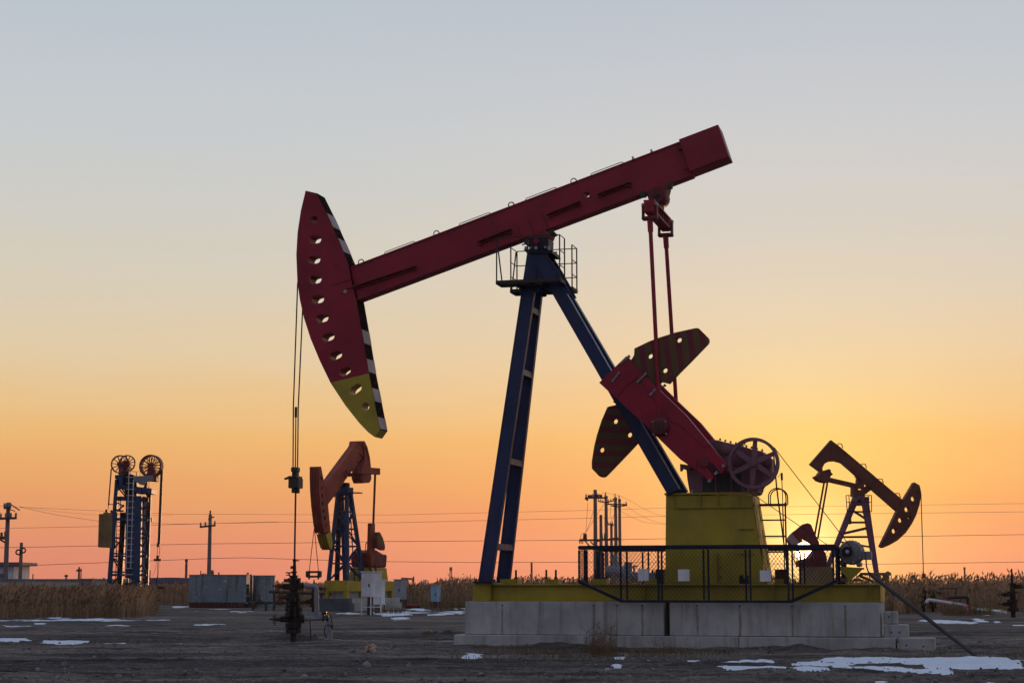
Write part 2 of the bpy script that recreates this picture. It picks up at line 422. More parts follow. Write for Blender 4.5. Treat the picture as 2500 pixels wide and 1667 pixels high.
def groundmat():
    m, nt, b = base_mat('dirt_and_gravel', 0.95, 0.15)
    big = tex(nt, 0.10, 5, 0.6, (0.45, 1.6, 1))
    v = rmp(nt, big, 0.42, 0.58, (0.088, 0.076, 0.070, 1), (0.185, 0.152, 0.132, 1))
    tr = rmp(nt, tex(nt, 0.5, 6, 0.65, (0.14, 1.6, 1)), 0.50, 0.66)
    q = N(nt, 'ShaderNodeMath', operation='MULTIPLY'); nt.links.new(tr, q.inputs[0]); q.inputs[1].default_value = 0.85
    v = mixc(nt, q.outputs[0], v, (0.036, 0.036, 0.033))
    lt = rmp(nt, tex(nt, 0.35, 6, 0.7, (0.2, 1.2, 1)), 0.56, 0.74)
    q3 = N(nt, 'ShaderNodeMath', operation='MULTIPLY'); nt.links.new(lt, q3.inputs[0]); q3.inputs[1].default_value = 0.6
    v = mixc(nt, q3.outputs[0], v, (0.165, 0.15, 0.148))
    md = rmp(nt, tex(nt, 1.1, 7, 0.75, (0.35, 1.3, 1)), 0.40, 0.62, (0.42, 0.40, 0.39, 1), (1.7, 1.64, 1.58, 1))
    v = mixc(nt, 0.8, v, md, 'MULTIPLY')
    gr = rmp(nt, tex(nt, 9, 8, 0.85), 0.38, 0.66, (0.35, 0.35, 0.36, 1), (1.6, 1.55, 1.5, 1))
    v = mixc(nt, 0.85, v, gr, 'MULTIPLY')
    fl = rmp(nt, tex(nt, 4.0, 5, 0.9, (0.5, 1.0, 1)), 0.69, 0.72)
    v = mixc(nt, fl, v, (0.30, 0.29, 0.30))
    nt.links.new(v, b.inputs['Base Color'])
    bump(nt, b, tex(nt, 7, 9, 0.8), 0.7, 0.06)
    return m
M['ground'] = groundmat()
def snowmat():
    m, nt, b = base_mat('old_snow', 0.75, 0.3)
    v = rmp(nt, tex(nt, 1.2, 6, 0.7), 0.3, 0.75, (0.62, 0.66, 0.74, 1), (0.80, 0.82, 0.86, 1))
    dz = rmp(nt, tex(nt, 8, 6, 0.8), 0.62, 0.74)
    v = mixc(nt, dz, v, (0.26, 0.25, 0.25)); nt.links.new(v, b.inputs['Base Color'])
    bump(nt, b, tex(nt, 5, 6), 0.4, 0.03)
    return m
M['snow'] = snowmat()
def reedmat(name, lo, hi):
    m, nt, b = base_mat(name, 0.8, 0.1)
    oi = N(nt, 'ShaderNodeAttribute'); oi.attribute_name = 'tint'
    v = rmp(nt, oi.outputs['Fac'], 0.0, 1.0, (*lo, 1), (*hi, 1)); nt.links.new(v, b.inputs['Base Color'])
    tr = N(nt, 'ShaderNodeBsdfTranslucent'); nt.links.new(v, tr.inputs[0])
    mx = N(nt, 'ShaderNodeMixShader'); mx.inputs[0].default_value = 0.25
    nt.links.new(b.outputs[0], mx.inputs[1]); nt.links.new(tr.outputs[0], mx.inputs[2])
    nt.links.new(mx.outputs[0], nt.nodes['Material Output'].inputs[0])
    return m
M['reed'] = reedmat('dry_reed', (0.17, 0.108, 0.066), (0.47, 0.315, 0.19))
M['grass'] = reedmat('dry_grass', (0.09, 0.065, 0.04), (0.22, 0.15, 0.08))
# ------------------------------------------------------------------ ground: one sheet to the horizon, with real relief near by
RUTS = [(26.6, .03, 0), (28.2, .03, .4), (30.6, -.02, 2), (32.3, -.02, 2.3), (34.4, .05, 4), (36.0, .05, 4.3), (43.5, .06, 1), (45.2, .06, 1.2), (49.0, .02, 5), (51.0, .02, 5.2), (57, -.03, 3), (61, .0, 3.6)]
def gh(x, y):
    d = math.hypot(x, y)
    k = 1.0 if d < 90 else max(0.0, 1 - (d - 90) / 60.0)
    if k <= 0: return 0.0
    h = noise.noise((x * 0.22, y * 0.55, 1.3)) * 0.06 + noise.noise((x * 0.30, y * 1.9, 7.1)) * 0.05
    if y < 70:
        for y0, sl, ph in RUTS:
            q = y - y0 - sl * x - 0.35 * math.sin(x * 0.21 + ph) - 0.12 * math.sin(x * 0.9 + 2 * ph)
            if abs(q) < 1.0:
                e = math.exp(-(q / 0.17) ** 2); b = math.exp(-((abs(q) - 0.34) / 0.14) ** 2)
                w = 0.5 + 0.5 * noise.noise((x * 0.4, y0, ph)); h += (-0.075 * e + 0.045 * b) * max(0, w + 0.2)
    h += noise.noise((x * 2.1, y * 2.6, 3.7)) * 0.028 + noise.noise((x * 5.0, y * 5.0, 9.2)) * 0.020
    return h * k - 0.02
MOUNDS = []
def gz(x, y):
    h = gh(x, y)
    for mx, my, r, a in MOUNDS:
        q = ((x - mx) ** 2 + (y - my) ** 2) / (r * r)
        if q < 6: h += a * math.exp(-q * 1.6) * (1 + 0.5 * noise.noise((x * 3, y * 3, 2)))
    return h
w0 = G(676, 1471); MOUNDS.append((w0.x, w0.y, 0.8, 0.26))
w1 = G(1025, 1458); MOUNDS.append((w1.x, w1.y + 0.3, 0.45, 0.20))
w2 = G(2195, 1494); MOUNDS.append((w2.x, w2.y, 0.35, 0.10))
for k_ in range(22):
    q_ = G(1040 + 1030 * k_ / 21 + random.uniform(-20, 20), 1481 + 13 * k_ / 21); MOUNDS.append((q_.x, q_.y - .1, random.uniform(.3, .7), random.uniform(.02, .085)))
def spread(fine0, fine1, step, far0, far1, g=1.22):
    a = list(np.arange(fine0, fine1 + 1e-6, step)); s = step
    while a[-1] < far1: s *= g; a.append(a[-1] + s)
    s = step; lo = []
    q = a[0]
    while q > far0: s *= g; q -= s; lo.append(q)
    return lo[::-1] + a
gx = spread(-15, 15, 0.16, -4500, 4500); gy = spread(24, 60, 0.12, -250, 6500, 1.12)
nx, ny = len(gx), len(gy)
gv = np.zeros((ny, nx, 3)); gv[:, :, 0] = np.array(gx)[None, :]; gv[:, :, 1] = np.array(gy)[:, None]
for j in range(ny):
    if not -10 < gy[j] < 150: continue
    for i in range(nx):
        if abs(gx[i]) < 60: gv[j, i, 2] = gz(gx[i], gy[j])
idx = np.arange(nx * ny).reshape(ny, nx)
gf = np.stack([idx[:-1, :-1], idx[:-1, 1:], idx[1:, 1:], idx[1:, :-1]], -1).reshape(-1, 4)
def npmesh(name, v, f, mat, smooth=False, tint=None):
    me = bpy.data.meshes.new(name); v = np.asarray(v, np.float32).reshape(-1, 3); f = np.asarray(f, np.int32); k = f.shape[1]
    me.vertices.add(len(v)); me.vertices.foreach_set('co', v.ravel())
    me.loops.add(f.size); me.loops.foreach_set('vertex_index', f.ravel())
    me.polygons.add(len(f)); me.polygons.foreach_set('loop_start', np.arange(0, f.size, k, dtype=np.int32))
    me.update(calc_edges=True)
    if smooth: me.shade_smooth()
    if tint is not None:
        at = me.attributes.new('tint', 'FLOAT', 'POINT'); at.data.foreach_set('value', np.asarray(tint, np.float32))
    me.materials.append(mat); o = bpy.data.objects.new(name, me); COL.objects.link(o); return o
ground = npmesh('ground', gv, gf, M['ground'], True); ground['kind'] = 'structure'
# loose stones on the dirt
def icosa():
    t = (1 + 5 ** .5) / 2
    v = np.array([(-1, t, 0), (1, t, 0), (-1, -t, 0), (1, -t, 0), (0, -1, t), (0, 1, t), (0, -1, -t), (0, 1, -t), (t, 0, -1), (t, 0, 1), (-t, 0, -1), (-t, 0, 1)]) / 1.9
    f = np.array([(0, 11, 5), (0, 5, 1), (0, 1, 7), (0, 7, 10), (0, 10, 11), (1, 5, 9), (5, 11, 4), (11, 10, 2), (10, 7, 6), (7, 1, 8), (3, 9, 4), (3, 4, 2), (3, 2, 6), (3, 6, 8), (3, 8, 9), (4, 9, 5), (2, 4, 11), (6, 2, 10), (8, 6, 7), (9, 8, 1)])
    return v, f
iv, iff = icosa()
sv, sf = [], []
for k in range(9000):
    y = 26.5 + 24 * rng.random() ** 1.5; x = (rng.random() - 0.5) * 0.66 * y
    r = 0.008 + 0.022 * rng.random() ** 4 + (0.06 * rng.random() if rng.random() < 0.03 else 0)
    q = iv * (r * (0.7 + 0.6 * rng.random(3))) * (1 + 0.25 * rng.standard_normal((12, 1)) * 0.6)
    sf.append(iff + 12 * k); sv.append(q + np.array([x, y, gz(x, y) + r * 0.25]))
mstone, nts, bs = base_mat('stone', 0.9, 0.2)
nts.links.new(rmp(nts, tex(nts, 3, 3, 0.8), 0.35, 0.65, (0.045, 0.043, 0.045, 1), (0.26, 0.245, 0.24, 1)), bs.inputs['Base Color'])
gravel = npmesh('gravel', np.concatenate(sv), np.concatenate(sf), mstone); gravel['kind'] = 'stuff'

# snow: thin ragged sheets lying on the dirt
def inside_dist(x, y, poly):
    n = len(poly); ins = False; dmin = 1e9
    for i in range(n):
        x1, y1 = poly[i]; x2, y2 = poly[(i + 1) % n]
        if (y1 > y) != (y2 > y) and x < (x2 - x1) * (y - y1) / (y2 - y1) + x1: ins = not ins
        dx, dy = x2 - x1, y2 - y1; L = dx * dx + dy * dy + 1e-9
        t = max(0, min(1, ((x - x1) * dx + (y - y1) * dy) / L)); dd = math.hypot(x - x1 - t * dx, y - y1 - t * dy); dmin = min(dmin, dd)
    return dmin if ins else -dmin
def snow(pts, hole=(), cell=None):
    P = [(lambda g: (g.x, g.y))(G(*p)) for p in pts]
    H = [[(lambda g: (g.x, g.y))(G(*p)) for p in h] for h in hole]
    x0, x1 = min(p[0] for p in P) - .3, max(p[0] for p in P) + .3; y0, y1 = min(p[1] for p in P) - .3, max(p[1] for p in P) + .3
    cx_ = cell or max(0.05, (x1 - x0) / 160); cy_ = cell or max(0.05, (y1 - y0) / 60)
    nx_, ny_ = int((x1 - x0) / cx_) + 2, int((y1 - y0) / cy_) + 2
    T = np.zeros((ny_, nx_)); V = np.zeros((ny_, nx_, 3))
    for j in range(ny_):
        for i in range(nx_):
            x, y = x0 + i * cx_, y0 + j * cy_
            dd = inside_dist(x, y, P)
            for h in H: dd = min(dd, -inside_dist(x, y, h))
            dd += min(1.4, max(0.4, (y1 - y0) * .3)) * (0.13 * noise.noise((x * 1.1, y * 0.8, 4)) + 0.11 * noise.noise((x * 3.2, y * 2.2, 8)) + 0.06 * noise.noise((x * 8, y * 6, 5)) - 0.03)
            T[j, i] = dd
            V[j, i] = (x, y, gz(x, y) + min(0.010, max(-0.02, dd * 0.07)) + 0.001)
    id_ = -np.ones((ny_, nx_), int); vs, fs = [], []
    for j in range(ny_ - 1):
        for i in range(nx_ - 1):
            if max(T[j, i], T[j, i + 1], T[j + 1, i], T[j + 1, i + 1]) > 0:
                f = []
                for a, b in ((j, i), (j, i + 1), (j + 1, i + 1), (j + 1, i)):
                    if id_[a, b] < 0: id_[a, b] = len(vs); vs.append(V[a, b])
                    f.append(id_[a, b])
                fs.append(f)
    o = npmesh('snow_patch', vs, fs, M['snow'], True); o['kind'] = 'structure'; return o
def q8(pts): return [((1660 + x / 2.8) * K, (1440 + y / 2.8) * K) for x, y in pts]
snow(q8([(735, 484), (1000, 466), (1180, 456), (1480, 460), (1620, 480), (1800, 470), (2100, 468), (2352, 492), (2352, 515), (2200, 514), (1980, 524), (1820, 530), (1700, 524), (1600, 500), (1450, 488), (1260, 488), (1200, 508), (1225, 520), (1500, 524), (1640, 540), (1730, 533), (1900, 548), (1830, 560), (1650, 560), (1480, 558), (1250, 548), (1000, 541), (1110, 530), (1120, 520), (960, 513), (760, 502), (900, 496), (1090, 488), (1020, 484), (800, 492)]))
snow(q8([(215, 526), (290, 517), (450, 530), (650, 530), (820, 540), (960, 548), (1030, 543), (1020, 562), (900, 566), (780, 552), (520, 540), (330, 538)]))
snow(q8([(255, 494), (400, 478), (560, 472), (690, 480), (640, 488), (480, 493), (380, 500)]))
snow(q8([(20, 484), (100, 477), (150, 486), (70, 494)]))
snow(q8([(1305, 628), (1400, 616), (1430, 622), (1340, 634)])); snow(q8([(1530, 616), (1560, 612), (1580, 618), (1550, 622)]))
snow(q8([(1480, 372), (1500, 374), (1570, 408), (1545, 410), (1480, 396)]))
snow(q8([(1880, 566), (1920, 560), (1950, 568), (1900, 570)])); snow(q8([(2050, 630), (2130, 626), (2190, 634), (2100, 640)]))
def q6(pts): return [(x / 2.834 * K, (1500 + y / 2.834) * K) for x, y in pts]
snow(q6([(-30, 36), (180, 33), (400, 22), (520, 30), (800, 33), (960, 38), (1160, 35), (1160, 40), (960, 46), (700, 44), (520, 41), (200, 38), (-30, 42)]), cell=0.12)
snow(q6([(-40, 170), (170, 168), (215, 177), (120, 182), (-40, 182)])); snow(q6([(270, 184), (400, 176), (600, 180), (620, 190), (860, 197), (870, 203), (640, 200), (420, 196)]))
snow(q6([(25, 70), (120, 72), (210, 70), (200, 77), (60, 79)])); snow(q6([(710, 68), (900, 67), (905, 75), (760, 76)])); snow(q6([(1345, 66), (1560, 63), (1565, 70), (1350, 71)])); snow(q6([(240, 60), (320, 57), (310, 64), (250, 65)]))
snow(q6([(1230, 200), (1265, 200), (1260, 205), (1235, 205)]))
def q7(pts): return [((830 + x / 2.834) * K, (1500 + y / 2.834) * K) for x, y in pts]
snow(q7([(1890, 290), (1960, 288), (1985, 298), (1910, 304)])); snow(q7([(1890, 368), (1950, 366), (1945, 376), (1905, 376)])); snow(q7([(1830, 377), (1880, 376), (1870, 384), (1835, 383)]))
snow(q7([(2310, 316), (2360, 313), (2360, 325), (2315, 322)])); snow(q7([(2120, 326), (2200, 328), (2190, 334), (2130, 333)]))
snow(q7([(840, 284), (900, 270), (1000, 276), (980, 292), (880, 296)])); snow(q7([(470, 300), (500, 298), (520, 312), (480, 312)]))
snow([ZF(*p) for p in [(0, 1190), (240, 1195), (470, 1195), (880, 1215), (1080, 1215), (1110, 1235), (980, 1260), (860, 1245), (640, 1240), (560, 1285), (250, 1280), (0, 1290)]], cell=0.16)
snow([ZF(*p) for p in [(500, 1150), (700, 1122), (950, 1132), (1100, 1150), (1050, 1172), (800, 1165)]], cell=0.2)
snow([ZF(*p) for p in [(165, 1360), (450, 1345), (660, 1378), (480, 1392), (260, 1385)]], cell=0.12)
snow([ZF(*p) for p in [(1200, 1220), (1500, 1205), (1720, 1240), (1400, 1280), (970, 1290), (1150, 1262), (1450, 1245)]], cell=0.16)
snow([ZF(*p) for p in [(1520, 1115), (1900, 1110), (1900, 1130), (1600, 1138)]], cell=0.2); snow([ZF(*p) for p in [(1760, 1240), (1900, 1225), (1950, 1245), (1790, 1258)]], cell=0.16)
snow([ZB(*p) for p in [(520, 1480), (760, 1462), (960, 1472), (1100, 1490), (700, 1496)]], cell=0.16)
snow([ZB(*p) for p in [(1180, 1450), (1420, 1438), (1640, 1446), (1640, 1500), (1350, 1502), (1200, 1490)]], cell=0.16)
snow([ZT(*p) for p in [(690, 958), (1100, 960), (1230, 985), (1000, 985)]], cell=0.2); snow([ZT(*p) for p in [(1140, 1015), (1450, 1015), (1600, 975), (1620, 1000), (1400, 1035)]], cell=0.2); snow([ZT(*p) for p in [(300, 990), (380, 992), (360, 1006), (310, 1004)]], cell=0.15)
snow([ZT(*p) for p in [(-200, 890), (180, 890), (185, 925), (-100, 930)]], cell=0.25)
snow([ZR(*p) for p in [(320, 1120), (560, 1115), (820, 1115), (1050, 1130), (1430, 1165), (1400, 1176), (1100, 1165), (900, 1172), (620, 1160), (380, 1140)]], cell=0.16)
snow([ZR(*p) for p in [(1400, 1095), (1610, 1130), (1560, 1150), (1450, 1140)]], cell=0.12); snow([ZR(*p) for p in [(1800, 1135), (1900, 1140), (1880, 1158), (1820, 1155)]], cell=0.12)
snow([ZR(*p) for p in [(1600, 1020), (1700, 1025), (1690, 1036), (1620, 1034)]], cell=0.15); snow([ZR(*p) for p in [(2100, 1215), (2352, 1205), (2352, 1222), (2150, 1224)]], cell=0.1)
snow([(1060, 1403), (1064, 1402), (1064, 1407), (1040, 1408), (1015, 1404)], cell=0.2)

# ------------------------------------------------------------------ the large pumping unit: its frame (x along the beam, y away, z up)
YAW = R(-15)
f0 = Frame((0, 0, 0), YAW)
MP = Frame(G(1548, 1486.5) + f0.Y * 1.35, YAW)
ztl = MP.pl((1300, 1458.5), -1.35)[1]; ztu = MP.pl((1400, 1381.5), -1.15)[1]; zsk = MP.pl((1500, 1341), -0.85)[1]
# foundation blocks
xs_l = [MP.pl((1042, 1468), -1.35)[0], MP.pl(Z5(773, 1235), -1.35)[0], MP.pl(Z5(1990, 1240), -1.35)[0]]
xs_u = [MP.pl((1068, 1420), -1.15)[0], MP.pl(Z4(1675, 1050), -1.15)[0], MP.pl(Z4(1722, 1050), -1.15)[0], MP.pl(Z5(1868, 1060), -1.15)[0]]
MK = .8
st = [(MP.pl(Z4(x, 1050), -1.15)[0], w, k) for x, w, k in ((407, .04, .9), (735, .02, .3), (1127, .045, .95), (1308, .03, .6), (1508, .03, .7), (325, .06, .35), (1020, .03, .35))]
st += [(MP.pl(Z5(x, 1050), -1.15)[0], w, k) for x, w, k in ((25, .04, .6), (452, .045, 1.0), (783, .05, 1.0), (860, .09, .4), (1190, .045, .9), (1240, .08, .4), (1602, .04, .9), (1490, .10, .35))]
st = [(a_, b_, c_ * MK) for a_, b_, c_ in st]
M['concst'] = concrete('concrete_with_rust_runs', (0.40, 0.395, 0.38), st, ztu - 0.10)
def block(name, label, x0, x1, y0, y1, z0, z1, mat, holes=(), group=None, bev=0.015):
    o = thing(name, label, 'concrete block', MP, group)
    MB().box(x0, x1, y0, y1, z0, z1).build('block_body', mat, o, bevel=bev)
    for hx, hz in holes:
        MB().stack((hx, y0 - 0.003, hz), (0, 1, 0), [(0, .022), (.03, .022)], 10).build('lifting_hole_shade', M['black'], o)  # black plug, paints the shade inside a lifting hole
    return o
hz_ = ztu - 0.09
hol = [(a[0], hz_) for a in st if a[2] >= .47]
g_ = 'concrete blocks under the large pump'
block('foundation_block', 'long low concrete footing slab under the left half of the large pump', xs_l[0], xs_l[1] - .008, -1.35, 1.35, -0.15, ztl, M['conc'], group=g_)
block('foundation_block', 'long low concrete footing slab under the right half of the large pump', xs_l[1] + .008, xs_l[2], -1.35, 1.35, -0.15, ztl - .004, M['conc'], group=g_)
block('foundation_block', 'tall rust streaked concrete block left of the dark gap under the yellow skid', xs_u[0], xs_u[1], -1.15, 1.05, ztl + .004, ztu, M['concst'], [h for h in hol if h[0] < xs_u[1]], g_)
block('foundation_block', 'tall rust streaked concrete block right of the dark gap under the yellow skid', xs_u[2], xs_u[3], -1.15, 1.05, ztl + .006, ztu - .003, M['concst'], [h for h in hol if h[0] > xs_u[1]], g_)
yb = -0.95
def stepblk(label, za, zb_, zc, z0, z1, holes, ya, dy):
    x0 = MP.pl(za, ya)[0]; x1 = MP.pl(zb_, ya)[0]
    hs = [MP.pl(Z5(*h), ya) for h in holes]
    return block('step_block', label, x0, x1, ya, ya + dy, z0, z1, M['conc'], hs, 'concrete blocks stacked as steps', .02)
z3t = MP.pl(Z5(2150, 1197), -1.3)[1]; z2t = MP.pl(Z5(2000, 1092), -1.0)[1]; z1t = MP.pl(Z5(1950, 992), -0.9)[1]
stepblk('longest concrete step block, lying lowest at the right end of the pump base', Z5(2014, 1240), Z5(2297, 1240), 0, -0.1, z3t, [(2075, 1253), (2207, 1262)], -1.3, 0.75)
stepblk('middle concrete step block with two lifting holes at the right end of the pump base', Z5(1899, 1140), Z5(2089, 1140), 0, z3t - .12, z2t, [(1958, 1153), (2022, 1153)], -1.0, 0.55)
stepblk('smallest concrete step block, topmost of the stack at the right end of the pump base', Z5(1896, 1040), Z5(2003, 1040), 0, z2t + .003, z1t, [(1938, 1033)], -0.9, 0.5)
o = bpy.data.objects['step_block.001'] if 'step_block.001' in bpy.data.objects else None

PJ = thing('pumpjack', 'large red walking beam pumpjack on blue legs and yellow base in the foreground', 'pumpjack', MP)
def PX(Z, pts, y): return MP.poly(Z, pts, y)
# --- skid
sx0 = MP.pl(Z4(185, 850), -0.85)[0]; sx0b = MP.pl(Z4(322, 850), -0.85)[0]; sx1 = MP.pl(Z5(1868, 850), -0.85)[0]
skid = thing('skid', None, None); skid.location = (0, 0, 0); skid.parent = PJ
def ibeam(x0, x1, y, z0, z1, w=0.30):
    m = MB(); m.box(x0, x1, y - w / 2, y + w / 2, z1 - 0.03, z1); m.box(x0, x1, y - w / 2, y + w / 2, z0, z0 + 0.03); m.box(x0, x1, y - 0.015, y + 0.015, z0 + .03, z1 - .03)
    return m
for yy in (-0.74, 0.74):
    ibeam(sx0b, sx1, yy, ztu + 0.004, zsk, 0.28).build('base_beam', M['yellow'], skid, bevel=.006)
for xq in np.linspace(sx0b + 0.9, sx1 - 0.4, 8): MB().box(xq - .06, xq + .06, -0.6, 0.6, ztu + .05, zsk - .04).build('cross_member', M['yellow'], skid)
MB().box(sx0, sx0b - .004, -0.95, 0.95, ztu + .004, zsk + .03).build('end_box', M['yellow'], skid, bevel=.01)
MB().box(sx1 + .003, sx1 + .025, -0.86, 0.86, ztu + .004, zsk - .002).build('end_plate', M['yellow'], skid, bevel=.004)
for zx in (40, 1050, 1800):
    x = MP.pl(Z5(zx, 850), -0.85)[0]; MB().box(x - .008, x + .008, -0.88, -0.757, ztu + .036, zsk - .032).build('stiffener', M['yellow'], skid)
for Z, za, zb_, bolts in ((Z4, 408, 545, (525,)), (Z4, 760, 862, (763, 838)), (Z4, 1130, 1240, (1150, 1210)), (Z4, 1530, 1635, (1597,)), (Z5, 1060, 1130, (1090,))):
    xa, xb = MP.pl(Z(za, 770), 0.74)[0], MP.pl(Z(zb_, 770), 0.74)[0]
    c = MB().box(xa, xb, 0.5, 0.95, zsk + .002, zsk + .13).build('clamp', M['yellow'], skid, bevel=.006)
    for b_ in bolts:
        xx = MP.pl(Z(b_, 770), 0.74)[0]
        MB().stack((xx, 0.6, zsk + .13), (0, 0, 1), [(0, .05), (.05, .05), (.05, .028), (.24, .026)], 8).build('anchor_bolt', M['steel'], skid)
# --- Samson post
post = thing('samson_post', None, None); post.parent = PJ
def quad(cx, cz, w, y, d): return [Vector((cx - w / 2, y - d / 2, cz)), Vector((cx + w / 2, y - d / 2, cz)), Vector((cx + w / 2, y + d / 2, cz)), Vector((cx - w / 2, y + d / 2, cz))]
LY = 0.86
bx, bz = MP.pl(Z4(275, 765), -LY); tx, tz = MP.pl((1228.5, 580), -0.26)
wl_ = 0.345
legs = []
for s in (-1, 1):
    m = MB()
    d_ = .14
    q0, q1 = quad(bx, zsk + .055, wl_, s * LY, d_), quad(tx, tz, wl_ - .02, s * 0.30, d_ * .9)
    m.loft(q0, q1)
    # flange edges standing proud of the web
    for e in (-1, 1):
        off = Vector((e * (wl_ / 2 - .012), 0, 0))
        m.bar(Vector((bx, s * LY, zsk + .06)) + off, Vector((tx, s * .30, tz)) + off, .028, d_ + .03, up=(0, 1, 0))
    lg = m.build('leg', M['blue'], post, bevel=.005)
    MB().box(bx - .26, bx + .26, s * LY - .26, s * LY + .26, zsk + .032, zsk + .062).build('foot_plate', M['navy'], post, bevel=.005)
    fb = MB()
    for dx_ in (-.2, .2): fb.stack((bx + dx_, s * LY - .2, zsk + .06), (0, 0, 1), [(0, .03), (.07, .03)], 6)
    fb.build('foot_bolt', M['steel'], post)
def leg_at(z):
    t = (z - zsk) / (tz - zsk); return bx + (tx - bx) * t, LY + (0.30 - LY) * t
for px_, py_ in ((1157, 1256), (1185, 1062), (1210, 858), (1231, 715)):
    zz = MP.pl((px_, py_), 0)[1]; x_, y_ = leg_at(zz)
    MB().bar((x_ + .05, -y_ + .075, zz), (x_ + .05, y_ - .075, zz), .22, .16).build('cross_brace', M['blue'], post, bevel=.005)
rx0, rz0 = MP.pl(Z3(20, 0), -0.5); rx1, rz1 = MP.pl(Z3(905, 1436), -0.62)
rtx, rtz = MP.pl(Z3(82, 0), -0.45)
r0 = Vector((rx1, 0.62, rz1)); r1 = Vector((tx + .12, 0.24, tz + .02))
# run the rear legs from the tower head to the pedestal top
rA = MP.pl(Z3(82, 0), -0.42); rB = MP.pl(Z3(908, 1436), -0.60)
for s in (-1, 1):
    a = Vector((rA[0], s * .42, rA[1])); b = Vector((rB[0], s * .60, rB[1])); dr = (a - b) / (a.z - b.z)
    top = b + dr * (tz - .25 - b.z); bot = b
    m = MB(); m.bar(bot, top, .26, .30, up=Vector((0, 1, 0)).cross((top - bot)))
    pr = (top - bot).normalized().cross(Vector((0, 1, 0))).normalized()
    for e in (-1, 1): m.bar(bot + pr * (e * .150), top + pr * (e * .150), .31, .022, up=pr)
    rl = m.build('rear_leg', M['blue'], post, bevel=.004)
for Zp in ((770, 1070), (140, 60)):
    xx, zz = MP.pl(Z3(*Zp), 0)
    t = (zz - rB[1]) / (rA[1] - rB[1]); xx = rB[0] + (rA[0] - rB[0]) * t; yy = .6 + (.42 - .6) * t
    MB().bar((xx, -yy + .12, zz), (xx, yy - .12, zz), .14, .16).build('cross_brace', M['blue'], post)
gp = PX(Z2, [(337, 1047), (478, 1047), (548, 1160), (612, 1275), (660, 1368), (530, 1368), (500, 1305), (430, 1300), (425, 1355), (285, 1368), (302, 1270)], -0.42)
for s in (-1, 1):
    MB().prism(gp, s * .40 - .012, s * .40 + .012).build('gusset_plate', M['blue'], post)
tp = PX(Z2, [(310, 1030), (528, 1038), (532, 1064), (335, 1062)], -0.42)
MB().prism(tp, -.46, .46).build('top_plate', M['navy'], post)
for xz in (322, 402, 500):
    x_, z_ = MP.pl(Z2(xz, 1030), -.42)
    for yy in (-.38, .38): MB().stack((x_, yy, z_ - .03), (0, 0, 1), [(0, .035), (.11, .035)], 6).build('head_bolt', M['bolt'], post)
# --- saddle bearing
sb = PX(Z2, [(350, 940), (462, 935), (498, 940), (495, 1034), (348, 1034)], -0.3)
sad = MB().prism(sb, -.30, .30).build('saddle_bearing', M['navy'], PJ, bevel=.02)
dm = PX(Z2, [(405, 942), (432, 968), (405, 998), (378, 968)], -0.3)
MB().prism(dm, -.325, -.302).build('bearing_cap', M['red'], sad)
m = MB()
for p in ((362, 1020), (398, 1020), (475, 1015)):
    x_, z_ = MP.pl(Z2(*p), -.3); m.stack((x_, -.325, z_), (0, 1, 0), [(0, .03), (.03, .03)], 6)
m.build('bearing_bolt', M['bolt'], sad)
s2 = PX(Z2, [(338, 935), (385, 915), (470, 880), (512, 905), (500, 938), (350, 945)], -.28)
MB().prism(s2, -.28, .28).build('saddle_plate', M['red_dark'], sad)
for pts in ([(300, 960), (330, 950), (332, 985), (318, 992)], [(490, 880), (530, 885), (545, 905), (520, 915)]):
    MB().prism(PX(Z2, pts, -.2), -.2, .2).build('adjusting_lug', M['steel'], sad)
m = MB()
for a, b in (((297, 998), (330, 985)), ((515, 910), (548, 902))):
    m.tube(MP.P(Z2(*a), -.18), MP.P(Z2(*b), -.18), .022, 6)
m.build('adjusting_screw', M['steel'], sad)
# --- walking beam
BW = 0.225
bm_top0, bm_top1 = MP.pl(Z1(388, 520), -BW), MP.pl(Z2(1500, 207), -BW)
bm_bot0, bm_bot1 = MP.pl(Z1(428, 701), -BW), MP.pl(Z2(1602, 459), -BW)
bmv = MB()
hole = circ(MP.pl(Z2(790, 612), -BW), .075, 12)
bmv.prism([bm_top0, bm_top1, bm_bot1, bm_bot0], -.205, .205, [hole])
beam = bmv.build('walking_beam', M['red'], PJ, bevel=.006)
BD = (Vector((bm_top1[0], 0, bm_top1[1])) - Vector((bm_top0[0], 0, bm_top0[1]))).normalized(); BN = Vector((-BD.z, 0, BD.x))
fl = MB()
for (p0, p1, sg) in ((bm_top0, bm_top1, 1), (bm_bot0, bm_bot1, -1)):
    a = Vector((p0[0], 0, p0[1])) - BN * (sg * .016); b = Vector((p1[0], 0, p1[1])) - BN * (sg * .016)
    fl.bar(a, b, .46, .034, up=BN)
fl.build('flange', M['red'], beam)
# tail counterweight box
tb = PX(Z2, [(1495, 190), (1797, 75), (1880, 319), (1580, 434)], -.375)
MB().prism(tb, -.375, .375).build('tail_box', M['red'], PJ, bevel=.012)
tb2 = PX(Z2, [(1797, 75), (1806, 74), (1888, 316), (1880, 319)], -.375)
for pts in ([(1485, 262), (1512, 250), (1520, 268)], [(1540, 418), (1562, 402), (1570, 420)]):
    MB().prism(PX(Z2, pts, -.3), -.34, -.207).build('tail_gusset', M['red_dark'], beam)
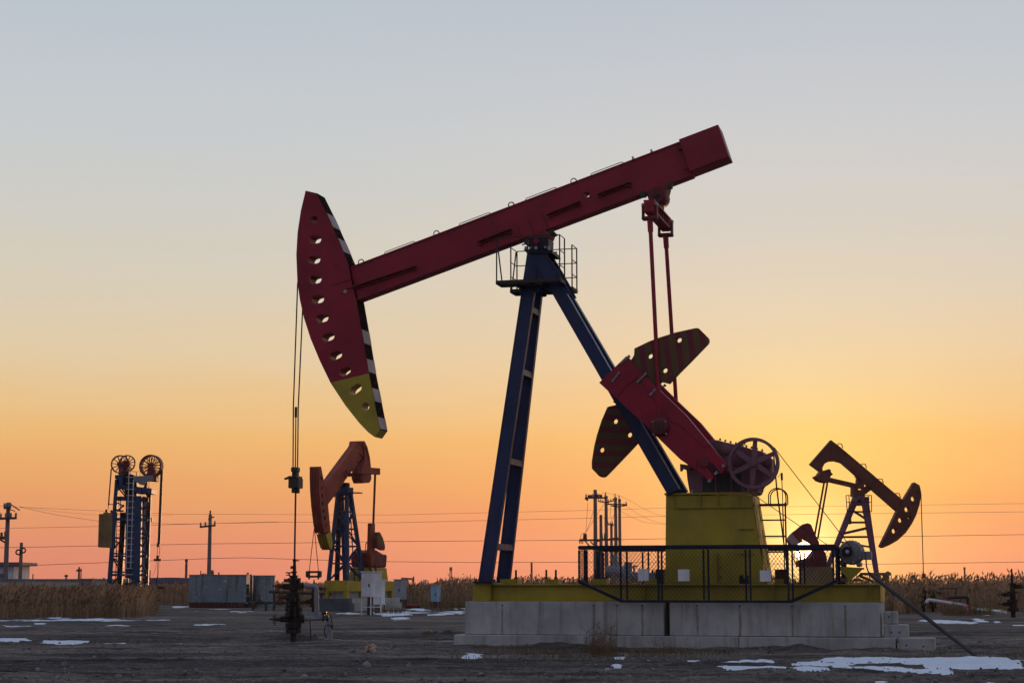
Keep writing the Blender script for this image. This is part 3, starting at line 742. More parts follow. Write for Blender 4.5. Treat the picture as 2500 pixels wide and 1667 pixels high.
# handrails, eyes and step irons on the beam
def on_beam(Z, p, up=0.0, y=-.2):
    x, z = MP.pl(Z(*p), y); q = Vector((x, 0, z)); o_ = Vector((bm_top0[0], 0, bm_top0[1]))
    t = (q - o_).dot(BD); r_ = o_ + BD * t + BN * up; return Vector((r_.x, y, r_.z))
for Z, a, b in ((Z1, (578, 445), (745, 380)), (Z1, (985, 290), (1158, 225)), (Z2, (320, 652), (560, 560)), (Z2, (820, 460), (1072, 368))):
    p0, p1 = on_beam(Z, a), on_beam(Z, b)
    MB().path([p0, p0 + BN * .03 + BD * .02, p0 + BN * .045 + BD * .05, p1 + BN * .045 - BD * .05, p1 + BN * .03 - BD * .02, p1], .011, 6).build('grab_rail', M['steel'], beam)
for Z, a in ((Z1, (452, 495)), (Z1, (864, 338)), (Z1, (1272, 180)), (Z2, (214, 690)), (Z2, (690, 506))):
    c_ = on_beam(Z, a, 0.0, -.1)
    MB().path([c_ + BD * (-.075) , c_ + BD * (-.075) + BN * .05] + [c_ + BN * .05 + BD * (-.075 * math.cos(q)) + BN * (.075 * math.sin(q)) for q in np.linspace(.3, math.pi - .3, 8)] + [c_ + BD * .075 + BN * .05, c_ + BD * .075], .015, 6).build('lifting_eye', M['steel'], beam)
for a in ((1148, 340), (1290, 286)):
    c_ = on_beam(Z2, a, 0.0, -.12); MB().stack(c_, BN, [(0, .05), (.035, .05), (.035, .028), (.1, .028)], 8).build('beam_bolt', M['bolt'], beam)
for Z, a, b, drop in ((Z1, (380, 640), (750, 516), .10), (Z1, (1092, 384), (1272, 314), .11), (Z2, (490, 768), (742, 668), .11), (Z2, (878, 612), (1128, 520), .12)):
    p0, p1 = MP.P(Z(*a), -.24), MP.P(Z(*b), -.24)
    m = MB(); m.bar(p0 + Vector((0, -.045, 0)), p1 + Vector((0, -.045, 0)), .13, .025, up=BN)
    m.bar(p0 + Vector((0, -.0, -.04)), p1 + Vector((0, -.0, -.04)), .03, .07, up=BN)
    for q in (p0 + BD * .05, p1 - BD * .05): m.bar(q, q - BN * drop + Vector((0, .0, 0)), .05, .05, up=BD)
    m.build('step_iron', M['red_dark'], beam)
for pts in ([(250, 830), (292, 952)], [(345, 790), (384, 905)], [(450, 760), (488, 862)]):
    p0, p1 = MP.P(Z2(*pts[0]), -.215), MP.P(Z2(*pts[1]), -.215)
    MB().bar(p0, p1, .02, .05, up=(0, 1, 0)).build('beam_stiffener', M['red'], beam)
# --- horsehead
red_o = [(148, 102), (208, 116), (265, 232), (320, 355), (378, 490), (400, 600), (426, 705), (460, 900), (493, 1099), (283, 1150), (225, 1030), (175, 910), (138, 795), (117, 700), (103, 600), (97, 450), (104, 330), (122, 210)]
yel_o = [(283, 1151), (494, 1100), (524, 1255), (554, 1408), (525, 1448), (490, 1422), (440, 1370), (365, 1275)]
HY = 0.30
def hp(p): return MP.pl(Z1(*p), -HY)
sc1 = MP.scale(Z1(300, 700), -HY) * K / 2.24           # metres per zoom pixel
angs = [0, 0, -.04, -.10, -.18, -.27, -.36, -.46, -.58]
slots = [slot(hp(c_), 74 * sc1, 44 * sc1, -a) for c_, a in zip([(199, 369), (194, 479), (200, 588), (214, 696), (238, 800), (271, 902), (313, 1002), (363, 1095), (421, 1187)], angs)]
slots_red = [circ(hp((194, 260)), 21 * sc1)] + slots[:8]
def split(sl, a, b):                                   # clip a slot that crosses the colour line
    return sl
head = MB().prism([hp(p) for p in red_o], -HY, HY, slots_red[:8] + [slots_red[8]] if False else slots_red[:8] + [slot(hp((363, 1090)), 70 * sc1, 40 * sc1, .46)], 1.22).build('horsehead', M['red'], PJ, bevel=.006)
MB().prism([hp(p) for p in yel_o], -HY, HY, [slots[8], circ(hp((475, 1283)), 22 * sc1)], 1.3).build('head_tip', M['yellow'], head, bevel=.006)
BKP = [(208, 116), (265, 232), (320, 355), (378, 490), (400, 600), (426, 705), (460, 900), (493, 1099), (524, 1255), (554, 1408)]
def bkz(zy):
    for (xa, ya), (xb, yb_) in zip(BKP, BKP[1:]):
        if ya <= zy <= yb_: return hp((xa + (xb - xa) * (zy - ya) / (yb_ - ya), zy))
bk = [hp(p) for p in BKP]
MB().prism(bk + [(x + .008, z + .003) for x, z in reversed(bk)], -HY + .004, HY - .004).build('back_plate', M['back'], head)
for a, b, c_, d_ in (((259, 226), (291, 300), 0, 0), ((321, 362), (352, 436), 0, 0), ((451, 860), (463, 935), 0, 0), ((480, 1020), (494, 1092), 0, 0), ((512, 1180), (525, 1252), 0, 0), ((544, 1338), (555, 1402), 0, 0)):
    e0, e1 = bkz(a[1]), bkz(b[1])
    tn = Vector((e1[0] - e0[0], e1[1] - e0[1])).normalized(); nn = Vector((-tn.y, tn.x)); nn = nn if nn.x > 0 else -nn
    MB().prism([e0, (e0[0] + nn.x * .016, e0[1] + nn.y * .016), (e1[0] + nn.x * .016, e1[1] + nn.y * .016), e1], -HY + .006, HY - .006).build('white_stripe', M['stripe_white'], head)
fr_pts = [hp(p) for p in [(150, 100), (122, 210), (104, 330), (97, 450), (103, 600), (117, 700), (138, 795), (175, 910), (225, 1030)]]
MB().path([Vector((x - .012, -.1, z)) for x, z in fr_pts], .016, 6).build('wire_track', M['steel'], head)
c_ = hp((322, 520)); MB().ring((c_[0], -HY - .006, c_[1]), (0, 1, 0), .085, .07, .012, 20).build('head_pin_cap', M['red'], head)
c_ = hp((366, 655)); MB().stack((c_[0], -HY - .08, c_[1]), (0, 1, 0), [(0, .025), (.05, .025), (.05, .05), (.08, .05)], 8).build('head_pin', M['bolt'], head)
p0, p1 = MP.P(Z1(296, 616), -HY - .01), MP.P(Z1(392, 588), -HY - .01); MB().bar(p0, p1, .03, .02, up=(0, 1, 0)).build('weld_seam', M['red_dark'], head)
# --- bridle, carrier bar, polished rod
bxl = MP.pl((680, 1075), 0)[0]; zc1 = MP.pl((680, 1075), 0)[1]; zc0 = MP.pl((679, 1130), 0)[1]; zrod = MP.pl((677, 1283), 0)[1]
headtan = min(p[0] for p in fr_pts)
bri = thing('bridle', None, None); bri.parent = PJ
mids = MP.pl(Z1(95, 1285), 0)[1]
for y_, ptop in ((-.20, hp((101, 600))), (.20, hp((101, 660)))):
    m = MB(); m.path([Vector((ptop[0] - .02, y_, ptop[1])), Vector((bxl - .045 + (0.02 if y_ > 0 else 0), y_ * .75, mids)), Vector((bxl - .02 + y_ * .1, y_ * .55, zc1))], .020, 6); m.build('wire_rope', M['steel'], bri)
m = MB(); m.tube((bxl - .01, -.05, mids - .25), (bxl, -.05, zc1), .016, 6); m.tube((bxl - .01, -.05, mids - .28), (bxl - .01, -.05, mids), .035, 8); m.build('rope_clamp', M['steel'], bri)
def czp(zx, zy): return MP.pl(Z6(zx, zy), 0)
def zrect(Zf, x0, y0, x1, y1, yl=0.0):
    a = MP.pl(Zf(x0, y0), yl); b = MP.pl(Zf(x1, y1), yl); return a[0], b[0], b[1], a[1]
car = MB()
for (x0, y0, x1, y1, dd) in ((246, 315, 284, 345, .12), (250, 345, 280, 372, .10), (234, 385, 298, 448, .17), (240, 372, 292, 388, .2), (244, 448, 258, 478, .06), (272, 448, 288, 480, .06)):
    a, b, c2, d2 = zrect(Z6, x0, y0, x1, y1); car.box(a, b, -dd, dd, c2, d2)
cb = car.build('carrier_bar', M['steel'], bri, bevel=.015)
m = MB(); m.tube(MP.P(Z6(238, 380), 0), MP.P(Z6(196, 388), 0), .03, 8); m.bar(MP.P(Z6(196, 388), 0), MP.P(Z6(230, 370), 0), .05, .02); m.build('load_cell', M['steel'], bri)
m = MB(); m.tube((bxl, 0, zrod - .3), (bxl, 0, zc0 + .1), .024, 8); m.build('polished_rod', M['steel'], bri)
# --- equaliser and pitmans
EY = 1.12
eqn = MP.pl(Z2(1275, 740), -EY)
eq = thing('equalizer', None, None); eq.parent = PJ
ez = MP.pl(Z2(1275, 700), -EY)[1]; ex = eqn[0]
hx = .14
m = MB(); m.box(ex - hx, ex + hx, -EY - .12, EY + .12, ez + .10, ez + .14)
m.box(ex - hx, ex + hx, -EY - .12, EY + .12, ez - .16, ez - .12); m.box(ex - .02, ex + .02, -EY, EY, ez - .12, ez + .10)
for yy in np.linspace(-.8, .8, 6): m.box(ex - .12, ex + .12, yy - .01, yy + .01, ez - .12, ez + .10)
m.build('equalizer_beam', M['red'], eq, bevel=.004)
for s in (-1, 1):
    y_ = s * EY
    MB().box(ex - .13, ex + .13, y_ - .14, y_ + .14, ez - .2, ez + .12).build('end_box', M['red'], eq, bevel=.03)
    m = MB()
    for e in (-1, 1): m.box(ex + e * .17 - .025, ex + e * .17 + .025, y_ - .1, y_ + .1, ez - .32, ez + .02)
    m.box(ex - .2, ex + .2, y_ - .1, y_ + .1, ez - .36, ez - .27)
    cv = m.build('clevis', M['red_dark'], eq, bevel=.02)
    m = MB()
    for e in (-1, 1): m.stack((ex + e * .17, y_, ez + .0), (0, 0, 1), [(0, .05), (.07, .045), (.085, .02)], 8)
    m.build('clevis_pin', M['bolt'], eq)
cx_, cz_ = MP.pl(Z2(1325, 612), -.35)
m = MB(); m.stack((cx_, -.36, cz_), (0, 1, 0), [(0, .20), (.05, .24), (.66, .24), (.72, .20)], 20)
m.prism([(cx_ - .25, cz_), (cx_ + .22, cz_), (cx_ + .30, cz_ + .30), (cx_ - .28, cz_ + .12)], -.25, .25)
m.box(ex - .05, cx_ + .1, -.2, .2, ez + .1, cz_)
tbm = m.build('tail_bearing', M['red_dark'], eq, smooth=True)
m = MB(); m.stack((cx_, -.42, cz_), (0, 1, 0), [(0, .06), (.08, .07)], 10)
for a in range(6): m.stack((cx_ + .13 * math.cos(a), -.385, cz_ + .13 * math.sin(a)), (0, 1, 0), [(0, .02), (.04, .02)], 6)
m.build('bearing_bolt', M['steel'], eq)
m = MB()
for a, b in (((1200, 640), (1245, 610)), ((1420, 560), (1460, 543))): m.tube(MP.P(Z2(*a), -.2), MP.P(Z2(*b), -.2), .022, 6)
for a in ((1222, 612), (1425, 545)):
    x_, z_ = MP.pl(Z2(*a), -.2); m.box(x_ - .07, x_ + .07, -.24, -.1, z_ - .07, z_ + .08)
m.build('adjusting_screw', M['steel'], eq)
CYN = 1.30                                             # crank faces
pinx, pinz = MP.pl(Z3(790, 890), -CYN)
for s in (-1, 1):
    t0 = Vector((ex, s * EY, ez - .33)); t1 = Vector((pinx, s * CYN, pinz + .05))
    dr = (t1 - t0).normalized()
    m = MB(); m.tube(t0, t0 + dr * .33, .075, 12, .07); m.tube(t0 + dr * .33, t1, .052, 12); m.tube(t1 - dr * .12, t1, .06, 12)
    m.build('pitman', M['red'], PJ, smooth=True)
# --- cranks and counterweights
cro = [(283, 525), (510, 303), (640, 440), (800, 600), (1000, 790), (1215, 1050), (1334, 1200), (1338, 1226), (1298, 1285), (1282, 1268), (1222, 1198), (1195, 1190), (1172, 1205), (1176, 1222), (1238, 1306), (1212, 1350), (1180, 1330), (1100, 1262), (960, 1165), (800, 1010), (670, 880), (520, 745), (372, 608)]
def mkcrank(s):
    y0 = -CYN if s < 0 else CYN - .30
    P3 = lambda pts: PX(Z3, pts, -CYN)
    cr_ = MB().prism(P3(cro), y0, y0 + .30, [circ(MP.pl(Z3(475, 525), -CYN), .055, 10)]).build('crank', M['red'], PJ, bevel=.012)
    yf = y0 - .02 if s < 0 else y0 + .302
    def proud(name, pts, t=.02, mt='red'): return MB().prism(P3(pts), yf, yf + .018).build(name, M[mt], cr_, bevel=.004)
    proud('crank_rib', [(283, 525), (510, 303), (640, 440), (600, 478), (560, 520), (520, 535), (470, 600), (430, 655), (372, 608)])
    proud('crank_rib', [(600, 480), (640, 441), (800, 602), (1000, 792), (1215, 1050), (1150, 1062), (960, 880), (880, 850), (760, 690)])
    proud('crank_rib', [(430, 657), (470, 608), (600, 735), (720, 850), (735, 945), (670, 880), (520, 745)])
    proud('crank_rib', [(700, 910), (740, 950), (880, 1000), (1000, 1130), (1100, 1170), (1090, 1250), (960, 1165), (800, 1010)])
    cp = MP.pl(Z3(1160, 1185), -CYN); yq = y0 - .05 if s < 0 else y0 + .30
    MB().stack((cp[0], yq, cp[1]), (0, 1, 0), [(0, .12), (.05, .125)], 20).build('shaft_end', M['red_dark'], cr_, smooth=True)
    yq = y0 - .16 if s < 0 else y0 + .302
    cpn = MB().stack((pinx, yq, pinz), (0, 1, 0), [(0, .13), (.03, .20), (.11, .21), (.16, .26)], 24).build('crank_pin', M['red_dark'], cr_, smooth=True)
    m = MB(); m.ring((pinx, yq - .002, pinz), (0, 1, 0), .125, .10, .02, 20); m.box(pinx - .015, pinx + .015, yq - .015, yq, pinz - .06, pinz + .06); m.build('pin_nut', M['steel'], cr_)
    for p in ((737, 853), (842, 849), (742, 958), (847, 952)):
        a = MP.pl(Z3(*p), -CYN); MB().stack((a[0], yq - .005 if s < 0 else yq, a[1]), (0, 1, 0), [(0, .018), (.06, .018)], 8).build('pin_bolt', M['bolt'], cr_)
    for a, b in (((392, 520), (455, 440)), ((600, 525), (680, 445)), ((708, 632), (755, 580)), ((460, 368), (540, 302)), ((1192, 1350), (1212, 1335)), ((1245, 1288), (1270, 1268)), ((1305, 1215), (1325, 1225))):
        pa, pb = MP.P(Z3(*a), -CYN), MP.P(Z3(*b), -CYN)
        if s > 0: pa.y = pb.y = CYN + .03
        else: pa.y = pb.y = -CYN - .035
        dv = (pb - pa).normalized()
        MB().stack(pa, dv, [(0, .035), (.06, .035), (.06, .024), ((pb - pa).length - .05, .024), ((pb - pa).length - .05, .04), ((pb - pa).length, .04)], 8).build('clamp_bolt', M['grey'], cr_)
    return cr_
mkcrank(-1); mkcrank(1)
M['cw_a'] = stripes('counterweight_stripes', 1.0, 0.12, 0.31); M['cw_b'] = stripes('counterweight_stripes_level', 0.05, 1.0, 0.31)
cwa = [(575, 240), (700, 180), (780, 150), (920, 106), (1085, 70), (1110, 72), (1188, 150), (1193, 175), (1185, 195), (1050, 335), (940, 445), (862, 530), (800, 515), (790, 520), (735, 590), (520, 378), (540, 335), (552, 330), (572, 295)]
MB().prism(PX(Z3, cwa, -1.2), -1.20, -.98, [circ(MP.pl(Z3(*p), -1.2), .068, 14) for p in ((946, 168), (705, 302), (828, 421))]).build('counterweight', M['cw_a'], PJ, bevel=.02)
cwb = [(350, 725), (425, 708), (470, 740), (540, 830), (590, 900), (625, 990), (605, 1018), (480, 1150), (350, 1285), (325, 1308), (300, 1310), (280, 1302), (220, 1238), (219, 1180), (240, 1050), (262, 960), (300, 840)]
MB().prism(PX(Z3, cwb, 1.0), 1.00, 1.22, [circ(MP.pl(Z3(*p), 1.0), .068, 14) for p in ((415, 845), (533, 957), (302, 1083))]).build('counterweight', M['cw_b'], PJ, bevel=.02)
m = MB(); m.bar(MP.P(Z3(405, 690), 1.05), MP.P(Z3(440, 640), 1.05), .05, .05); m.build('weight_lug', M['steel'], PJ)
# --- gearbox, pulley, pedestal
gbp = [(1005, 1230), (1060, 1200), (1110, 1140), (1150, 1040), (1165, 1008), (1262, 1000), (1330, 1018), (1470, 1050), (1560, 1078), (1640, 1095), (1690, 1140), (1720, 1205), (1718, 1268), (1660, 1330), (1615, 1385), (1600, 1425), (1600, 1444), (1035, 1444), (1015, 1330)]
gbx = MB().prism(PX(Z3, gbp, -.52), -.52, .52).build('gearbox', M['mauve'], PJ, bevel=.03)
MB().prism(PX(Z3, [(958, 1200), (1010, 1208), (1080, 1215), (1078, 1232), (1000, 1250), (985, 1240), (972, 1262), (960, 1262)], -.56), -.62, -.523).build('hook_bracket', M['mauve'], gbx)
for x0, x1, h in ((1145, 1245, 1290), (1260, 1375, 1260), (1390, 1470, 1250)):
    MB().prism(PX(Z3, [(x0, h), (x1, h), (x1, 1436), (x0, 1436)], -.53), -.535, -.522).build('case_recess_shade', M['steel'], gbx)  # dark plates on the case, painting the shade of its recesses
for xk, yt in ((1250, 1010), (1468, 1060), (1640, 1110)):
    a = MP.P(Z3(xk, yt), -.53); b = MP.P(Z3(xk + 4, 1435), -.53); MB().bar(a, b, .03, .05, up=(0, 1, 0)).build('case_rib', M['mauve'], gbx)
for p in ((1435, 1150, 70), (1680, 1180, 45), (1330, 1080, 45)):
    a = MP.pl(Z3(p[0], p[1]), -.53); rr = p[2] / 3.409 * K * MP.scale((1700, 1080), -.53)
    MB().stack((a[0], -.58, a[1]), (0, 1, 0), [(0, rr * .8), (.02, rr), (.058, rr)], 18).build('bearing_cover', M['mauve'], gbx, smooth=True)
m = MB()
for k in range(9):
    t = k / 8; x_, z_ = MP.pl(Z3(1290 + 350 * t, 1005 + 90 * t), -.4); m.stack((x_, -.42, z_), (0, 0, 1), [(0, .025), (.05, .025)], 6)
m.path([MP.P(Z3(1480, 1060), -.3), MP.P(Z3(1478, 1030), -.3), MP.P(Z3(1498, 1030), -.3), MP.P(Z3(1490, 1045), -.3)], .02, 6)
m.build('cover_bolt', M['steel'], gbx)
PYY = -.92
pc = MP.pl(Z3(1568, 1195), PYY); pr_ = 213 / 3.409 * K * MP.scale(Z3(1568, 1195), PYY)
pul = thing('pulley', None, None); pul.parent = PJ
m = MB(); m.ring((pc[0], PYY, pc[1]), (0, 1, 0), pr_, pr_ - .075, .20, 56)
m.build('rim', M['mauve'], pul, smooth=True)
MB().stack((pc[0], PYY - .09, pc[1]), (0, 1, 0), [(-.03, .055), (-.03, .06), (0, .06), (0, .10), (.16, .11)], 18).build('hub', M['mauve'], pul, smooth=True)
MB().tube((pc[0], PYY + .06, pc[1]), (pc[0], -.5, pc[1]), .06, 12).build('shaft', M['steel'], pul)
for k in range(6):
    a = R(85 + 60 * k); dv = Vector((math.cos(a), 0, math.sin(a))); c0 = Vector((pc[0], PYY, pc[1]))
    q = Vector((-dv.z, 0, dv.x)); w0_, w1_ = .05, .072
    A = [c0 + dv * .085 - q * w1_ + Vector((0, -.03, 0)), c0 + dv * .085 + q * w1_ + Vector((0, -.03, 0)), c0 + dv * .085 + q * w1_ + Vector((0, .03, 0)), c0 + dv * .085 - q * w1_ + Vector((0, .03, 0))]
    e = pr_ - .07
    B = [c0 + dv * e - q * w0_ + Vector((0, -.03, 0)), c0 + dv * e + q * w0_ + Vector((0, -.03, 0)), c0 + dv * e + q * w0_ + Vector((0, .03, 0)), c0 + dv * e - q * w0_ + Vector((0, .03, 0))]
    MB().loft(A, B).build('spoke', M['mauve'], pul, bevel=.01)
zpt = MP.pl(Z5(550, 88), -.5)[1]
ped = thing('pedestal', None, None); ped.parent = PJ
pf = PX(Z5, [(209, 90), (893, 90), (1006, 785), (204, 785)], -.5)
pf = [(x, max(z, zsk + .01)) for x, z in pf]
MB().prism([pf[0], (pf[1][0] - .07, pf[1][1]), (pf[2][0] - .07, pf[2][1]), pf[3]], -.5, .5).build('pedestal_body', M['yellow'], ped, bevel=.006)
m = MB()
ex0, ex1 = pf[1], pf[2]
def eP(t, off=0.0): return Vector((ex0[0] + (ex1[0] - ex0[0]) * t + off, 0, ex0[1] + (ex1[1] - ex0[1]) * t))
# perforated end plate: two stiles and bridges leave four openings
for ya, yb_ in ((-.5, -.12), (.12, .5)):
    m.loft([eP(1, -.025) + Vector((0, ya, 0)), eP(1) + Vector((0, ya, 0)), eP(1) + Vector((0, yb_, 0)), eP(1, -.025) + Vector((0, yb_, 0))],
           [eP(0, -.025) + Vector((0, ya, 0)), eP(0) + Vector((0, ya, 0)), eP(0) + Vector((0, yb_, 0)), eP(0, -.025) + Vector((0, yb_, 0))])
for t0, t1 in ((0, .13), (.28, .38), (.55, .6), (.8, 1.0)):
    m.loft([eP(t1, -.025) + Vector((0, -.12, 0)), eP(t1) + Vector((0, -.12, 0)), eP(t1) + Vector((0, .12, 0)), eP(t1, -.025) + Vector((0, .12, 0))],
           [eP(t0, -.025) + Vector((0, -.12, 0)), eP(t0) + Vector((0, -.12, 0)), eP(t0) + Vector((0, .12, 0)), eP(t0, -.025) + Vector((0, .12, 0))])
m.build('end_plate', M['yellow'], ped)
tpx0, tpx1 = MP.pl(Z5(197, 80), -.55)[0], MP.pl(Z5(900, 80), -.55)[0]
MB().box(tpx0, tpx1, -.56, .56, zpt + .006, zpt + .06).build('top_plate', M['yellow'], ped, bevel=.008)
m = MB()
for zx in (230, 410, 550, 690, 850):
    x_ = MP.pl(Z5(zx, 80), -.5)[0]; m.stack((x_, -.5, zpt + .06), (0, 0, 1), [(0, .035), (.06, .035), (.06, .02), (.1, .02)], 6)
m.build('deck_bolt', M['bolt'], ped)
m = MB()
x0, x1, z0, z1 = zrect(Z5, 280, 187, 890, 182, -.5); m.box(x0, x1, -.56, -.502, z0 - .012, z0 + .012)
m.build('ledge', M['yellow'], ped)
for zx in (275, 475, 612, 778):
    x_ = MP.pl(Z5(zx, 130), -.5)[0]; MB().box(x_ - .012, x_ + .012, -.55, -.502, z0 + .014, zpt + .004).build('stiffener', M['yellow'], ped)
x0, x1, z0, z1 = zrect(Z5, 302, 790, 612, 540, -.5); z0 = max(z0, zsk + .02)
dr_ = MB().box(x0, x1, -.525, -.502, z0, z1).build('access_door', M['yellow'], ped, bevel=.008)
m = MB(); m.box(x0 - .06, x1 + .05, -.545, -.528, z1 - .01, z1 + .035); m.box(x1 - .02, x1 + .012, -.54, -.528, z0, z1 - .015)
m.build('door_frame', M['olive'], ped)
m = MB()
for zy in (650, 720):
    zz = MP.pl(Z5(612, zy), -.5)[1]; m.box(x1 + .014, x1 + .09, -.54, -.502, zz - .02, zz + .02)
m.build('hinge', M['olive'], ped)
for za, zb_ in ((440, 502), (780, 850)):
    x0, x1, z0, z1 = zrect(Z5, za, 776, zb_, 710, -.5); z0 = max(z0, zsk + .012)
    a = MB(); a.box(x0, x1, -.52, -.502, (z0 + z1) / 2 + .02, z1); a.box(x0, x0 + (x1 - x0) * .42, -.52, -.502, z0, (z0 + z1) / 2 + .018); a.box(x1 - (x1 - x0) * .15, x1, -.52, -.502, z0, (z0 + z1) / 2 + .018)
    a.build('foot_opening_shade', M['black'], ped)  # black plates painting the dark inside the foot openings
for a, b in (((775, 354), (892, 354)), ((775, 545), (890, 547))):
    MB().tube(MP.P(Z5(*a), -.54), MP.P(Z5(*b), -.54), .014, 6).build('rod', M['olive'], ped)
# --- ladder behind the pedestal, brake rods
lad = thing('ladder', None, None); lad.parent = PJ
LYY = .35
m = MB(); xr = MP.pl(Z5(1140, 400), LYY)[0]; xl = MP.pl(Z5(880, 400), LYY)[0]
zt_ = MP.pl(Z5(1130, 160), LYY)[1]
m.tube((xr, LYY, zsk + .01), (xr, LYY, zt_ + .05), .022, 8); m.build('stile', M['rail'], lad)
for p, q in (((1108, 30), (1150, 660)), ((1065, -10), (1140, 640))):
    pass
MB().tube(MP.P(Z5(1115, 160), LYY), Vector((MP.pl(Z5(1140, 640), LYY)[0] - .03, LYY, zsk + .01)), .016, 6).build('stile_brace', M['rail'], lad)
for zy, xa in ((283, 918), (408, 935), (530, 955)):
    zz = MP.pl(Z5(1000, zy), LYY)[1]; x_ = MP.pl(Z5(xa, zy), LYY)[0]
    MB().tube((x_ - .15, LYY, zz), (xr, LYY, zz), .02, 8).build('rung', M['rail'], lad)
zz = MP.pl(Z5(1000, 160), LYY)[1]; x_ = MP.pl(Z5(900, 160), LYY)[0]
MB().box(x_ - .1, xr, LYY - .05, LYY + .45, zz - .03, zz + .012).build('landing', M['rail'], lad)
hxl, hxr = MP.pl(Z5(1004, 100), LYY)[0], MP.pl(Z5(1140, 100), LYY)[0]; hzt = MP.pl(Z5(1070, 36), LYY)[1]
for dy, kk in ((0, 1.0), (.40, .93)):
    cxm, rad = (hxl + hxr) / 2, (hxr - hxl) / 2
    pts = [Vector((hxl, LYY + dy, zz))] + [Vector((cxm - rad * math.cos(q), LYY + dy, hzt - rad + rad * math.sin(q))) for q in np.linspace(0, math.pi, 12)] + [Vector((hxr, LYY + dy, zz))]
    MB().path(pts, .016, 6).build('safety_hoop', M['rail'], lad)
m = MB(); m.path([MP.P(Z3(1735, 1130), .05), MP.P(Z3(1760, 1400), .05), MP.P(Z3(1785, 1600), .05), MP.P(Z5(1150, 655), .05)], .02, 6)
m.path([MP.P(Z3(1770, 1310), .05), MP.P(Z3(1800, 1275), .05), MP.P(Z3(1803, 1340), .05), MP.P(Z3(1812, 1560), .05)], .012, 6)
m.bar(MP.P(Z3(1801, 1275), .05), MP.P(Z3(1803, 1335), .05), .05)
m.build('brake_rod', M['rail'], PJ)
# --- motor, mount and belts
mot = thing('motor', None, None); mot.parent = PJ
MY = -.72
mc = MP.pl(ZM(958, 805), MY); mr_ = 245 / 8.255 * K * MP.scale(ZM(958, 805), MY)
MB().stack((mc[0], MY, mc[1]), (0, 1, 0), [(0, mr_ * .55), (.03, mr_ * .92), (.10, mr_), (.16, mr_), (.17, mr_ * .93), (.80, mr_ * .93), (.81, mr_), (.9, mr_ * .95), (.98, mr_ * .6)], 28).build('motor_casing', M['motor'], mot, smooth=True)
m = MB()
for k in range(26):
    a = 2 * math.pi * k / 26
    m.bar((mc[0] + mr_ * .95 * math.cos(a), MY + .2, mc[1] + mr_ * .95 * math.sin(a)), (mc[0] + mr_ * .95 * math.cos(a), MY + .78, mc[1] + mr_ * .95 * math.sin(a)), .012, .05, up=(math.cos(a), 0, math.sin(a)))
m.build('cooling_fin', M['motor'], mot)
m = MB()
for k in range(8):
    a = 2 * math.pi * (k + .3) / 8; m.stack((mc[0] + mr_ * .88 * math.cos(a), MY + .0, mc[1] + mr_ * .88 * math.sin(a)), (0, 1, 0), [(0, .022), (.06, .022)], 6)
m.build('casing_bolt', M['bolt'], mot)
mpc = MP.pl(ZM(900, 795), PYY); mpr = .125
mp_ = MB().stack((mpc[0], PYY - .1, mpc[1]), (0, 1, 0), [(0, mpr), (.2, mpr)], 22).build('motor_pulley', M['black'], mot, smooth=True)
MB().stack((mpc[0], PYY - .14, mpc[1]), (0, 1, 0), [(0, .03), (.01, .045), (.04, .045)], 14).build('pulley_hub', M['bolt'], mot)
x0, x1, z0, z1 = zrect(ZM, 1150, 955, 1385, 785, MY + .2)
jb = MB().box(x0, x1, MY + .1, MY + .45, z0, z1).build('junction_box', M['motor'], mot, bevel=.015)
xm = (x0 + x1) / 2; MB().box(xm - .006, xm + .006, MY + .09, MY + .46, z0 - .006, z1 + .006).build('box_seam', M['steel'], mot)
MB().path([MP.P(ZM(1275, 955), MY + .25), MP.P(ZM(1280, 1080), MY + .25), MP.P(ZM(1320, 1200), MY + .25), MP.P(ZM(1400, 1290), MY + .25)], .018, 6).build('cable', M['black'], mot)
for pts in ([(690, 980), (790, 960), (830, 1020), (770, 1075), (700, 1060)], [(1060, 1010), (1160, 1000), (1170, 1080), (1090, 1100)]):
    MB().prism(PX(ZM, pts, MY + .1), MY + .1, MY + .75).build('motor_foot', M['motor'], mot, bevel=.01)
mt = MB().prism(PX(ZM, [(690, 1085), (1195, 1118), (1185, 1165), (1000, 1335), (1000, 1400), (905, 1400), (895, 1330), (765, 1190)], MY), MY + .03, MY + .09).build('motor_mount', M['yellow'], PJ, bevel=.006)
MB().box(MP.pl(ZM(700, 1085), MY)[0], MP.pl(ZM(1190, 1100), MY)[0], MY + .1, MY + .85, MP.pl(ZM(900, 1150), MY)[1], MP.pl(ZM(900, 1112), MY)[1]).build('mount_deck', M['olive'], mt)
for pts in ([(740, 1390), (790, 1310), (880, 1340), (900, 1395)], [(1000, 1390), (1010, 1330), (1180, 1345), (1215, 1395)]):
    MB().prism(PX(ZM, pts, MY), MY + .1, MY + .2).build('slide_rail', M['olive'], mt)
m = MB(); m.tube(MP.P(ZM(1150, 1240), MY + .4), MP.P(ZM(1780, 1240), MY + .4), .035, 8)
m.path([MP.P(ZM(1560, 1390), MY + .4), MP.P(ZM(1640, 1330), MY + .4), MP.P(ZM(1650, 1270), MY + .4), MP.P(ZM(1610, 1245), MY + .4)], .05, 8)
m.stack(MP.P(ZM(1710, 1235), MY + .3), (0, 1, 0), [(0, .06), (.2, .06)], 10)
m.tube(MP.P(ZM(1710, 1260), MY + .4), MP.P(ZM(1690, 1440), MY + .4), .04, 8, .06)
m.path([MP.P(ZM(1775, 1240), MY + .4), MP.P(ZM(1785, 1340), MY + .4), MP.P(ZM(1830, 1345), MY + .4)], .012, 6)
m.tube(MP.P(ZM(1120, 1265), MY + .5), MP.P(ZM(1420, 1395), MY + .5), .035, 8)
m.bar(MP.P(ZM(1600, 1448), MY + .4), MP.P(ZM(1760, 1446), MY + .4), .08, .04)
m.build('brake_assembly', M['olive'], mt)
